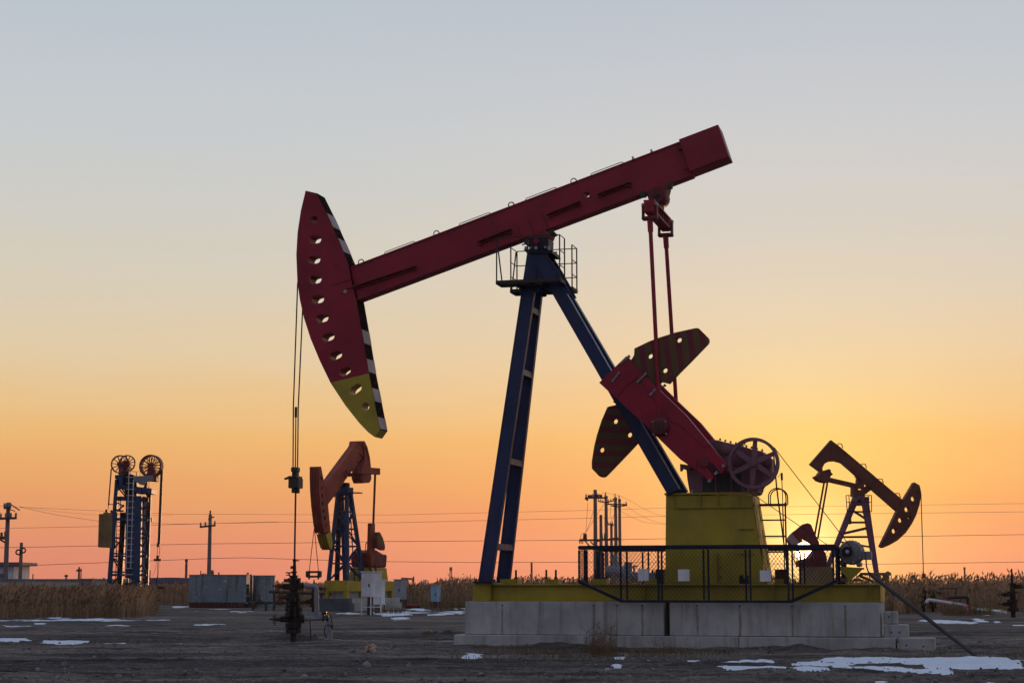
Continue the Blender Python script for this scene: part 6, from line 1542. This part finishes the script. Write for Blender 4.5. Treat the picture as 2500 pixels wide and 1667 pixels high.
pole('tall pole with two crossarms at the left edge of the picture', Z7, 62, 440, YP, .26, [((5, 560), (128, 556), .22), ((35, 482), (85, 480), .2)], pins=[((0, 700), (55, 703), .3), ((0, 712), (45, 740), .15), ((78, 452), (100, 468), .08), ((100, 468), (145, 498), .10), ((70, 490), (110, 505), .08), ((12, 660), (12, 700), .2), ((40, 655), (40, 705), .2)])
o = pole('short pole carrying two coiled rings near the white building', Z7, 158, 735, YP - 5, .2)
for cx1, cy1, rr in ((140, 806, 17), (176, 793, 17)):
    c_ = D(*Z7(cx1, cy1), YP - 5); s_ = rr / 3.015 * K * (YP - 5) / FPX; m = MB(); m.path([Vector((c_.x - o.location.x + s_ * math.cos(q), -.25, c_.z + s_ * math.sin(q))) for q in np.linspace(0, 6.283, 20, endpoint=False)], .07, 6, True); m.build('cable_coil', M['steel'], o)
pole('lone pole with a crossarm between the blue tower and the grey tank', lambda x, y: (x, y), 483, 1181, 190, .24, [((460, 1210), (496, 1206), .2)], pins=[((483, 1172), (483, 1185), .15), ((492, 1186), (478, 1192), .12)])
YC = 150
pole('tallest pole of the cluster behind the guard fence, with a drooping lamp like arm', ZC, 329, 78, YC, .20, [((200, 184), (470, 184), .14)], 'poles clustered behind the guard fence', pins=[((235, 168), (420, 165), .3), ((200, 184), (240, 215), .15), ((345, 110), (350, 150), .12)])
pole('bare topped short pole second from left in the cluster behind the fence', ZC, 402, 398, YC + 12, .18, [], 'poles clustered behind the guard fence')
pole('pole third from left in the cluster behind the fence, with a bent crossarm', ZC, 468, 155, YC + 10, .19, [((365, 226), (460, 244), .1), ((460, 244), (565, 218), .1)], 'poles clustered behind the guard fence', pins=[((462, 110), (464, 160), .08), ((445, 175), (492, 175), .14)])
pole('shortest pole in the cluster behind the fence, with a single bracket', ZC, 536, 508, YC + 22, .17, [((488, 522), (582, 528), .12)], 'poles clustered behind the guard fence')
pole('pole second from right in the cluster behind the fence', ZC, 589, 175, YC + 16, .19, [((485, 265), (735, 270), .12), ((525, 285), (640, 300), .1)], 'poles clustered behind the guard fence', pins=[((582, 128), (584, 180), .08), ((568, 200), (610, 200), .14)])
pole('rightmost pole in the cluster behind the fence', ZC, 640, 195, YC + 20, .18, [((600, 300), (735, 278), .1)], 'poles clustered behind the guard fence', pins=[((634, 150), (636, 200), .08), ((622, 214), (660, 214), .14)])
o = thing('switch_rack', 'horizontal steel rack with upright bushings tied across the pole cluster', 'rack', None, None, (D(*ZC(330, 720), YC - 2).x, YC - 2, 0))
m = MB(); ox = o.location.x
def cp_(x, y): v = D(*ZC(x, y), YC - 2); return Vector((v.x - ox, 0, v.z))
m.bar(cp_(130, 725), cp_(640, 712), .16); m.bar(cp_(350, 735), cp_(620, 690), .12); m.bar(cp_(270, 740), cp_(310, 780), .1); m.bar(cp_(200, 730), cp_(260, 800), .1); m.build('rack_beam', M['farsteel'], o)
for x in (185, 200, 215, 420, 450): MB().stack(cp_(x, 725), (0, 0, 1), [(0, .05), (.1, .08), (.5, .05), (.62, .03)], 6).build('bushing', M['steel'], o)
for x in (135, 155, 175): MB().path([cp_(x, 770), cp_(x - 8, 735), cp_(x, 705), cp_(x + 12, 700)], .035, 5).build('arcing_horn', M['steel'], o)
m = MB()
for pts in ([(235, 240), (225, 420), (212, 610)], [(310, 340), (260, 500), (215, 610)], [(440, 260), (330, 430), (220, 610)], [(210, 610), (185, 632), (150, 650), (140, 690)], [(540, 500), (525, 380), (525, 300)], [(545, 480), (575, 380), (590, 300)]): m.path([cp_(*p) for p in pts], .018, 4)
m.build('dropper_wire', M['wire'], o)
for a in ((375, 850, 392, 1215), (440, 835, 452, 1210)):
    pass
for (x0, y0, x1, y1), lab, mat, yy in (((530, 1135, 665, 1275), 'grey transformer cabinet at the foot of the pole cluster', 'cabgrey', YC - 4), ((690, 1130, 880, 1275), 'green grey low cabinet right of the pole cluster', 'grey', YC - 6), ((350, 1040, 415, 1275), 'narrow dark cabinet between the cluster poles', 'steel', YC - 5)):
    a, b = D(*ZC(x0, y0), yy), D(*ZC(x1, y1), yy); o = thing('transformer', lab, 'transformer', None, None, (a.x, yy, 0)); w_ = b.x - a.x
    MB().box(0, w_, 0, 1.2, 0, a.z).build('tank_body', M[mat], o, bevel=.04)
    for k in range(3): MB().stack((w_ * (.25 + .25 * k), .6, a.z), (0, 0, 1), [(0, .12), (.15, .06), (.3, .10), (.6, .05)], 8).build('bushing', M['grey'], o)
    m = MB(); m.box(w_ * .2, w_ * .8, .1, .2, a.z * .4, a.z * .7)
    if x0 == 530: m.stack((w_ * .5, .3, a.z + .05), (1, 0, 0), [(-.9, .5), (.9, .5)], 12); m.stack((w_ * .45, .3, a.z + .6), (0, 0, 1), [(0, .25), (.9, .2)], 8)
    if x0 == 690: m.bar((w_ * .1, .3, a.z + .35), (w_ * 1.0, .3, a.z + .5), .12); m.box(w_ * .1, w_ * .6, .2, .9, a.z, a.z + .8)
    m.build('conservator', M['grey'], o)
    m = MB()
    for k in range(6): m.box(w_ * (k + .5) / 6 - .02, w_ * (k + .5) / 6 + .02, -.12, 0, .2, a.z * .9)
    m.build('cooling_fin', M[mat], o)

# ------------------------------------------------------------------ overhead wires
def wire(lab, pts, Y0, Y1=None, r=.022, grp='overhead wires across the sunset sky'):
    Y1 = Y1 or Y0; n = len(pts); P_ = []
    for i, (x, y) in enumerate(pts): P_.append(D(x, y, Y0 + (Y1 - Y0) * (x - pts[0][0]) / (pts[-1][0] - pts[0][0])))
    o = P_[0]; m = MB(); Q = []
    for i in range(n - 1):
        for k in range(5): Q.append(P_[i] + (P_[i + 1] - P_[i]) * (k / 5))
    Q.append(P_[-1]); m.path([q - o for q in Q], r * .75, 5)
    ob = m.build('overhead_wire', M['wire'], None); ob.location = o; tag(ob, lab, 'wire', grp)
wire('highest of the long wires crossing the sky behind the blue tower and both right pumps', [(-60, 1158), (44, 1164), (400, 1180), (900, 1182), (1330, 1172), (1530, 1166), (1900, 1162), (2420, 1155)], 230, r=.022)
wire('second long wire from the top, passing just under the highest one', [(-60, 1214), (250, 1208), (620, 1198), (900, 1200), (1100, 1195), (1330, 1190), (1560, 1184), (1900, 1180), (2420, 1174)], 215, r=.026)
wire('third long wire from the top, level with the guard fence rail', [(-60, 1258), (60, 1256), (500, 1248), (620, 1247), (880, 1243), (1330, 1240), (1560, 1236), (2030, 1232), (2420, 1226)], 200, r=.034)
wire('lowest long wire, just above the tank and the reeds', [(-60, 1303), (40, 1299), (300, 1289), (480, 1282), (560, 1280), (760, 1286), (880, 1289), (1080, 1291), (1390, 1290), (1700, 1294), (2000, 1295), (2420, 1289)], 185, r=.032)
wire('slack wire from the left edge pole down towards the blue tower', [(45, 1164), (130, 1182), (225, 1196), (400, 1203), (640, 1199)], 172, 214, .022)
wire('thin slack wire from the left edge pole above the slack one', [(45, 1163), (130, 1174), (240, 1184), (400, 1182)], 172, 228, .016)
for lab, pts in (('upper drooping wire from the pole cluster down to the pedestal', [(635, 150), (800, 230), (950, 320), (1100, 385), (1230, 415)]), ('middle drooping wire from the pole cluster down to the pedestal', [(700, 262), (850, 370), (1000, 450), (1130, 495), (1230, 515)]), ('lower drooping wire from the pole cluster down to the pedestal', [(655, 350), (800, 430), (950, 490), (1100, 512), (1230, 515)])):
    wire(lab, [ZC(*p) for p in pts], YC + 18, YC + 60, .016, 'drooping wires by the pole cluster')
wire('short wire looping over the tops of the cluster poles', [ZC(*p) for p in [(345, 145), (400, 130), (462, 112), (520, 130), (582, 140), (634, 152)]], YC + 6, YC + 18, .014, 'drooping wires by the pole cluster')

# ------------------------------------------------------------------ buildings and walls on the left
YB_ = 185
a, b = D(*Z7(-60, 905), YB_), D(*Z7(100, 1012), YB_)
o = thing('white_building', 'small flat roofed white building with a dark window at the left edge', 'building', None, None, (b.x, YB_, 0))
w_ = b.x - a.x
MB().box(-w_, 0, 0, 6, -.1, a.z).build('wall', M['wallwhite'], o)
MB().box(-w_, .7, -.6, 6.4, a.z + .003, a.z + .35).build('roof', M['roof'], o)
c0, c1 = D(*Z7(-20, 962), YB_), D(*Z7(40, 1002), YB_)
fr_ = MB().box(c0.x - b.x, c1.x - b.x, -.05, -.003, c1.z, c0.z).build('window', M['fargrey'], o)
for k in range(2):
    xa, xb = c0.x - b.x + .1 + k * (c1.x - c0.x) / 2, c0.x - b.x - .1 + (k + 1) * (c1.x - c0.x) / 2; MB().box(xa, xb, -.07, -.053, c1.z + .1, c0.z - .1).build('pane', M['glass'], fr_)
YW = 160
a, b = D(*Z7(-60, 1014), YW), D(*Z7(1000, 1022), YW)
o = thing('boundary_wall', 'long low cream wall behind the reeds at left', 'wall', None, None, (a.x, YW, 0))
MB().box(0, b.x - a.x, 0, .4, -.1, a.z).build('wall_face', M['wallcream'], o)
MB().box(-.1, b.x - a.x + .1, -.12, .52, a.z + .002, a.z + .14).build('coping', M['fargrey'], o)
a, b = D(*Z7(580, 1008), YW - 3), D(*Z7(676, 1090), YW - 3)
o = thing('gate_pier', 'grey concrete pier standing in front of the cream wall', 'pier', None, None, (a.x, YW - 3, 0)); MB().box(0, b.x - a.x, 0, 1.5, -.1, a.z).build('pier_body', M['fargrey'], o, bevel=.05); MB().box(-.08, b.x - a.x + .08, -.08, 1.58, a.z + .003, a.z + .1).build('cap', M['fargrey'], o)
YS = 230
a, b = D(*Z7(1090, 995), YS), D(*ZT(215, 470), YS)
o = thing('shed', 'long low white shed with a blue grey roof behind the grey tank', 'building', None, None, (a.x - 2, YS, 0))
z1_ = D(*ZT(100, 385), YS).z; zt_ = D(*ZT(100, 278), YS).z; w_ = D(*ZT(700, 300), YS).x - a.x + 2
MB().box(0, w_, 0, 12, -.1, z1_).build('wall', M['wallwhite'], o)
MB().prism([(-.5, z1_ + .003), (w_ + .5, z1_ + .003), (w_ + .5, zt_ - .1), (w_ * .5, zt_ + .1), (-.5, zt_)], -.6, 12.6).build('roof', M['roof'], o)
for k in range(6): MB().box(1 + k * 4.2, 2.6 + k * 4.2, -.08, -.003, .9, z1_ - .35).build('window', M['cabinet'] if k == 2 else M['fargrey'], o)
YK = 320
for i, (x, yt, wd) in enumerate(((665, 998, 10), (690, 1000, 9), (712, 998, 9), (738, 996, 8), (765, 994, 26), (800, 1000, 12))):
    a = D(*Z7(x, yt), YK); wv = wd / 3.015 * K * YK / FPX
    o = thing('storage_silo', 'far grey silo left of the blue tower, %s' % (('leftmost of the row', 'second from left in the row', 'third from left in the row', 'fourth from left in the row', 'the broad one in the row', 'half hidden by the tower leg')[i]), 'silo', None, 'far silos on the horizon', (a.x, YK, 0))
    MB().stack((0, 0, 0), (0, 0, 1), [(0, wv / 2), (a.z - .3, wv / 2), (a.z, wv * .3)], 10).build('silo_shell', M['fargrey'], o)
# thin far masts and poles along the horizon
def mast(lab, px, pyt, Y, w=.3, arms=(), lattice_=False, group='thin far masts on the horizon'):
    t = D(px, pyt, Y); o = thing('radio_mast' if lattice_ else 'utility_pole', lab, 'mast' if lattice_ else 'pole', None, group, (t.x, Y, 0))
    if not lattice_: MB().stack((0, 0, -.1), (0, 0, 1), [(0, w / 2), (t.z + .1, w * .35)], 6).build('shaft', M['farsteel'], o)
    else:
        hw = w
        for sx, sy in ((-1, -1), (1, -1), (1, 1), (-1, 1)): MB().bar((sx * hw, sy * hw, 0), (sx * hw * .25, sy * hw * .25, t.z), .18).build('leg', M['farsteel'], o)
        m = MB()
        for k in range(9):
            q = 1 - .75 * k / 9; z_ = t.z * k / 9; m.bar((-hw * q, -hw * q, z_), (hw * (q - .08), -hw * (q - .08), z_ + t.z / 9), .12); m.bar((-hw * q, -hw * q, z_), (hw * q, -hw * q, z_), .12)
        m.build('lattice_brace', M['farsteel'], o)
    for py, hw_ in arms:
        z_ = D(px, py, Y).z; h_ = hw_ * Y / FPX; MB().bar((-h_, 0, z_), (h_, 0, z_), w * .8).build('crossarm', M['farsteel'], o)
z7 = lambda x, y: Z7(x, y)
mast('far double armed pole on the horizon left of the blue tower', *z7(583, 915), 420, .6, [(z7(0, 940)[1], 6)])
mast('very thin far pole right beside the double armed one', *z7(598, 925), 420, .3)
mast('far short pole with a yoke on the horizon above the cream wall', *z7(488, 970), 420, .5, [(z7(0, 980)[1], 4)])
mast('thin far pole above the left end of the cream wall', *z7(243, 965), 420, .35)
mast('far pole between the blue tower and its hanging rod', *z7(1105, 938), 420, .35)
mast('far antenna mast with three collars left of the grey tank', *z7(1373, 855), 420, .7, [(z7(0, 868)[1], 3), (z7(0, 905)[1], 2.5), (z7(0, 930)[1], 2.5)])
mast('far lattice mast behind the middle of the grey tank', *ZT(705, 110), 700, 1.6, [(ZT(0, 135)[1], 3), (ZT(0, 175)[1], 4)], True)
mast('thin far mast behind the right part of the grey tank', *ZT(1492, 150), 700, .6, [(ZT(0, 175)[1], 3)])
mast('thin far mast rising behind the left part of the grey tank', *ZT(455, 110), 700, .5)
mast('thin far mast behind the left of the tank roof centre', *ZT(852, 140), 700, .5, [(ZT(0, 180)[1], 2)])
mast('single thin far pole in the gap right of the blue front legs', 1221, 1290, 330, .5)
mast('far lattice power pylon on the horizon right of the yellow skid', *ZR(235, 205), 800, 2.2, [(ZR(0, 290)[1], 3)], True)
mast('far chimney like mast on the horizon between brown pump and right edge', *ZR(1212, 118), 600, .9, [(ZR(0, 130)[1], 2)])
mast('thin far pole near the right edge behind the tall rod wellhead', *ZR(2208, 270), 600, .4)
mast('far floodlight mast between the two small far pumps', *ZF(972, 450), 800, .7, [(ZF(0, 455)[1], 3)])
mast('thin far mast left of the far derrick', *ZF(1322, 435), 800, .8)
mast('thin far mast right of the far derrick', *ZF(1832, 440), 800, .5)
# far pumps, derrick and blocks between the lattice pump and the large pump
YFAR = 760
FF = Frame((D(*ZF(600, 560), YFAR).x, YFAR, 0), 0)
def farpump(lab, bm, head, legs, extra=()):
    o = thing('pumpjack', lab, 'pumpjack', FF, 'small far pumpjacks on the horizon')
    MB().bar(FF.P(ZF(*bm[0]), 0), FF.P(ZF(*bm[1]), 0), 1.0, .9).build('walking_beam', M['farsteel'], o)
    MB().prism(FF.poly(ZF, head), -.5, .5).build('horsehead', M['farsteel'], o)
    for a, b in legs:
        q = FF.P(ZF(*b), 0); q.z = 0; MB().bar(FF.P(ZF(*a), 0), q, .7).build('leg', M['farsteel'], o)
    for pts in extra: MB().prism(FF.poly(ZF, pts), -1, 1).build('crank_unit', M['fargrey'], o)
    return o
farpump('small far pumpjack with a level beam above the reeds right of the grey cabinet', ((388, 405), (680, 420)), [(672, 345), (690, 350), (705, 400), (700, 480), (682, 540), (668, 535), (664, 420)], [((525, 430), (455, 590)), ((535, 430), (560, 590))], [[(520, 460), (565, 455), (578, 520), (572, 600), (522, 600)]])
farpump('small far pumpjack with its head straight up behind the sky blue cabinet', ((1090, 585), (1270, 480)), [(1240, 385), (1252, 390), (1262, 450), (1300, 495), (1285, 520), (1240, 480)], [((1250, 490), (1200, 600)), ((1265, 490), (1290, 600))])
farpump('small far pumpjack leaning down right, just left of the far derrick', ((1330, 520), (1420, 490)), [(1400, 455), (1412, 480), (1440, 500), (1448, 580), (1432, 590), (1420, 520)], [((1395, 500), (1375, 600)), ((1400, 500), (1410, 600))])
o = thing('drilling_derrick', 'far lattice derrick with a lamp crown above the reeds left of the large pump', 'derrick', FF)
ax, bx_, az, hx0, hx1 = FF.pl(ZF(1535, 600)), FF.pl(ZF(1610, 600)), FF.pl(ZF(1570, 225))[1], FF.pl(ZF(1545, 225))[0], FF.pl(ZF(1595, 225))[0]
wq = (bx_[0] - ax[0]); xm = (ax[0] + bx_[0]) / 2
lattice('derrick', M['farsteel'], o, [Vector((xm - wq / 2, -wq / 2, 0)), Vector((xm + wq / 2, -wq / 2, 0)), Vector((xm + wq / 2, wq / 2, 0)), Vector((xm - wq / 2, wq / 2, 0))], [Vector((xm - wq * .3, -wq * .3, az)), Vector((xm + wq * .3, -wq * .3, az)), Vector((xm + wq * .3, wq * .3, az)), Vector((xm - wq * .3, wq * .3, az))], 7, .10)
MB().box(xm - wq * .45, xm + wq * .45, -wq * .4, wq * .4, az + .01, az + 1.6).build('crown_block', M['farsteel'], o)
for (x0, y0, x1), lab in (((895, 510, 1000), 'far grey tank block on the horizon between two small pumps'), ((1632, 470, 1730), 'far dark blue grey block on the horizon right of the derrick'), ((2050, 470, 2130), 'far grey building close to the left foot of the large pump')):
    a, b = FF.P(ZF(x0, y0), 0), FF.P(ZF(x1, y0), 0); o = thing('industrial_block', lab, 'building', FF, 'far industrial blocks'); MB().box(a.x, b.x, -4, 4, 0, a.z).build('wall', M['fargrey'], o); MB().box(a.x + .5, (a.x + b.x) / 2, -3, 3, a.z + .01, a.z + 1.4).build('roof_housing', M['fargrey'], o)
# thin red boom by the right reeds
o = thing('barrier_boom', 'thin red boom arm above the reeds left of the right hand wellhead', 'barrier', None, None, (D(*ZR(378, 420), 112).x, 112, 0))
a, b = D(*ZR(170, 418), 112), D(*ZR(378, 402), 112); ox = o.location.x
MB().bar((a.x - ox, 0, a.z), (0, 0, b.z), .1).build('arm', M['red_dark'], o); MB().bar((0, .08, 0), (.02, .08, D(*ZR(378, 365), 112).z), .12).build('post', M['red_dark'], o)

# ------------------------------------------------------------------ reeds and grass
def reeds(name, poly, n, h0, h1, mat, wst=.018, plume=.5, lean=.15, clump=1.0):
    P_ = np.array(poly); x0, y0 = P_.min(0); x1, y1 = P_.max(0); pts = []
    while len(pts) < n:
        q = rng.random((n, 2)) * (x1 - x0, y1 - y0) + (x0, y0)
        ins = np.zeros(n, bool)
        for i in range(len(P_)):
            ax_, ay_ = P_[i]; bx2, by2 = P_[(i + 1) % len(P_)]
            c_ = ((ay_ > q[:, 1]) != (by2 > q[:, 1])) & (q[:, 0] < (bx2 - ax_) * (q[:, 1] - ay_) / (by2 - ay_ + 1e-12) + ax_); ins ^= c_
        kp = np.array([noise.noise((a * .28 * clump, b * .28 * clump, 11.0)) + .5 * noise.noise((a * .9 * clump, b * .9 * clump, 3.0)) for a, b in q]) + .55 * rng.random(n) > .0
        pts += list(q[ins & kp])
    p = np.array(pts[:n]); k = np.arange(n)
    dens = np.array([noise.noise((a * .35 * clump, b * .35 * clump, 2.0)) + .6 * noise.noise((a * 1.3 * clump, b * 1.3 * clump, 6.0)) for a, b in p])
    rq = rng.random(n) ** 2.0
    H = (h0 + (h1 - h0) * rq) * (1 + .34 * dens)
    az = rng.random(n) * 6.283; ln = lean * H * (.3 + rng.random(n)); 
    wind = .025 * H
    bend = np.stack([np.cos(az) * ln + wind, np.sin(az) * ln], 1)
    face = rng.random(n) * math.pi; fx, fy = np.cos(face), np.sin(face) * .6
    V, F_, T_ = [], [], []; base = 0
    def pos(t): return np.stack([p[:, 0] + bend[:, 0] * t * t, p[:, 1] + bend[:, 1] * t * t, H * t], 1)
    tint = np.clip(.5 + .35 * rng.standard_normal(n) + .5 * dens, 0, 1)
    def emit(verts, faces, tn):
        nonlocal base
        m_ = len(verts); arr = np.stack(verts, 1).reshape(-1, 3); V.append(arr)
        idx_ = (np.arange(n) * m_ + base)[:, None, None] + np.array(faces)[None]; F_.append(idx_.reshape(-1, 3)); T_.append(np.repeat(tn, m_)); base += n * m_
    side = np.stack([fx, fy, np.zeros(n)], 1)
    w_ = wst * (.6 + .8 * rng.random(n))[:, None]
    a, b, c_ = pos(0.0) - np.array([0, 0, .1]), pos(.5), pos(1.0)
    emit([a - side * w_, a + side * w_, b - side * w_ * .8, b + side * w_ * .8, c_ - side * w_ * .3, c_ + side * w_ * .3], [(0, 1, 3), (0, 3, 2), (2, 3, 5), (2, 5, 4)], tint)
    for q in range(4):
        t = .15 + .2 * q + .15 * rng.random(n); an = rng.random(n) * 6.283; L_ = H * (.20 + .18 * rng.random(n))
        bs_ = np.stack([p[:, 0] + bend[:, 0] * t * t, p[:, 1] + bend[:, 1] * t * t, H * t], 1)
        tip = bs_ + np.stack([np.cos(an) * L_ * .55, np.sin(an) * L_ * .55, L_ * (.75 - .5 * rng.random(n))], 1)
        up = np.array([0, 0, 1.0]) * (wst * 2.2)
        emit([bs_ - up, bs_ + up, tip], [(0, 1, 2)], np.clip(tint + .1 * rng.standard_normal(n), 0, 1))
    if plume:
        has = ((rng.random(n) < plume) & (rq > .12))[:, None]; s_ = np.where(has, 1.0, .02) * (.6 + .7 * rng.random((n, 1)))
        d_ = np.stack([bend[:, 0] * .6 + .08, bend[:, 1] * .5, np.full(n, .22)], 1); d_ /= np.linalg.norm(d_, axis=1)[:, None]
        c0 = pos(.96); l_ = .30
        for ang in (0, 1.57):
            sd = np.stack([np.cos(face + ang), np.sin(face + ang), np.zeros(n)], 1)
            emit([c0, c0 + d_ * l_ * .35 * s_ - sd * .045 * s_, c0 + d_ * l_ * .4 * s_ + sd * .06 * s_, c0 + d_ * l_ * s_ + sd * .02 * s_], [(0, 1, 2), (1, 3, 2)], np.clip(tint - .25, 0, 1))
    o = npmesh(name, np.concatenate(V), np.concatenate(F_), mat, False, np.concatenate(T_)); o['kind'] = 'stuff'; return o
def gp_(px, py): g = G(px, py); return (g.x, g.y)
def yp_(px, Y): return (D(px, 1342, Y).x, Y)
reeds('reeds', [gp_(-80, 1421), gp_(60, 1421), gp_(180, 1419), gp_(300, 1417), gp_(348, 1413), gp_(366, 1402), yp_(345, 112), yp_(-90, 112)], 8500, .45, 1.30, M['reed'], .014, .85)
reeds('reeds', [yp_(370, 138), yp_(450, 128), yp_(620, 128), yp_(740, 126), yp_(860, 122), yp_(925, 120), yp_(1010, 119.5), yp_(1010, 150), yp_(360, 160)], 8500, .65, 1.45, M['reed'], .018, .75)
reeds('reeds', [yp_(1010, 119), yp_(1080, 119), yp_(1330, 112), yp_(1500, 112), yp_(1500, 140), yp_(1010, 150)], 7500, .85, 1.8, M['reed'], .018, .8)
reeds('reeds', [yp_(1500, 112), yp_(2020, 106), yp_(2110, 101), yp_(2200, 101), yp_(2440, 100), yp_(2440, 130), yp_(1500, 138)], 10500, .62, 1.95, M['reed'], .017, .85)
reeds('reeds', [yp_(2020, 96), yp_(2060, 92), yp_(2105, 95), yp_(2115, 101), yp_(2020, 104)], 1400, .5, .95, M['reed'], .014, .2)
def far_reeds():
    return reeds('reeds', [yp_(-100, 420), yp_(2450, 420), yp_(2450, 520), yp_(-100, 520)], 9000, 1.4, 2.2, M['reed'], .10, .3)
far_reeds()
def tuft(poly, n, h0, h1, w=.006): return reeds('dry_grass', poly, n, h0, h1, M['grass'], w, 0, .28, 2.0)
def disc_(px, py, rx, ry): g = G(px, py); return [(g.x + rx * math.cos(q), g.y + ry * math.sin(q)) for q in np.linspace(0, 6.28, 10, endpoint=False)]
tuft(disc_(1383, 1503, .34, .5), 150, .2, .75, .004); tuft(disc_(1362, 1500, .3, .4), 60, .15, .5, .004); tuft(disc_(1545, 1502, .5, .3), 90, .08, .3, .004)
tuft([gp_(1085, 1486), gp_(1250, 1488), gp_(1500, 1492), gp_(1700, 1495), gp_(1700, 1506), gp_(1300, 1508), gp_(1090, 1500)], 1500, .03, .12, .004)
tuft([gp_(1060, 1520), gp_(1600, 1525), gp_(1600, 1500), gp_(1000, 1500)], 900, .02, .08, .004)
tuft([gp_(230, 1600), gp_(700, 1600), gp_(620, 1568), gp_(240, 1580)], 800, .02, .09, .004)
tuft(disc_(1010, 1456, .6, .5), 300, .03, .14, .004)
tuft(disc_(2360 * .94 + 60, 1512, 1.6, .5), 160, .08, .25, .004); tuft(disc_(2140, 1500, 1.5, .6), 200, .02, .1, .004)
tuft(disc_(893, 1408, .9, .8), 160, .2, .5, .008); tuft(disc_(2225, 1412, 1.4, 1.2), 400, .2, .6, .008); tuft(disc_(1030, 1402, 1.5, 2.0), 220, .3, .8, .008); tuft(disc_(575, 1590, 1.2, .5), 120, .02, .1, .004)
# ------------------------------------------------------------------ thin evening haze
hm = bpy.data.materials.new('evening_haze'); hm.use_nodes = True
hn = hm.node_tree.nodes; hn.clear()
hv = hn.new('ShaderNodeVolumePrincipled'); hv.inputs['Color'].default_value = (0.95, 0.80, 0.70, 1)
hv.inputs['Density'].default_value = 0.00005; hv.inputs['Anisotropy'].default_value = 0.72
ho = hn.new('ShaderNodeOutputMaterial'); hm.node_tree.links.new(hv.outputs[0], ho.inputs['Volume'])
hz = MB().box(-1000, 1000, -30, 1100, -1.2, 26).build('haze', hm, None); hz['kind'] = 'stuff'
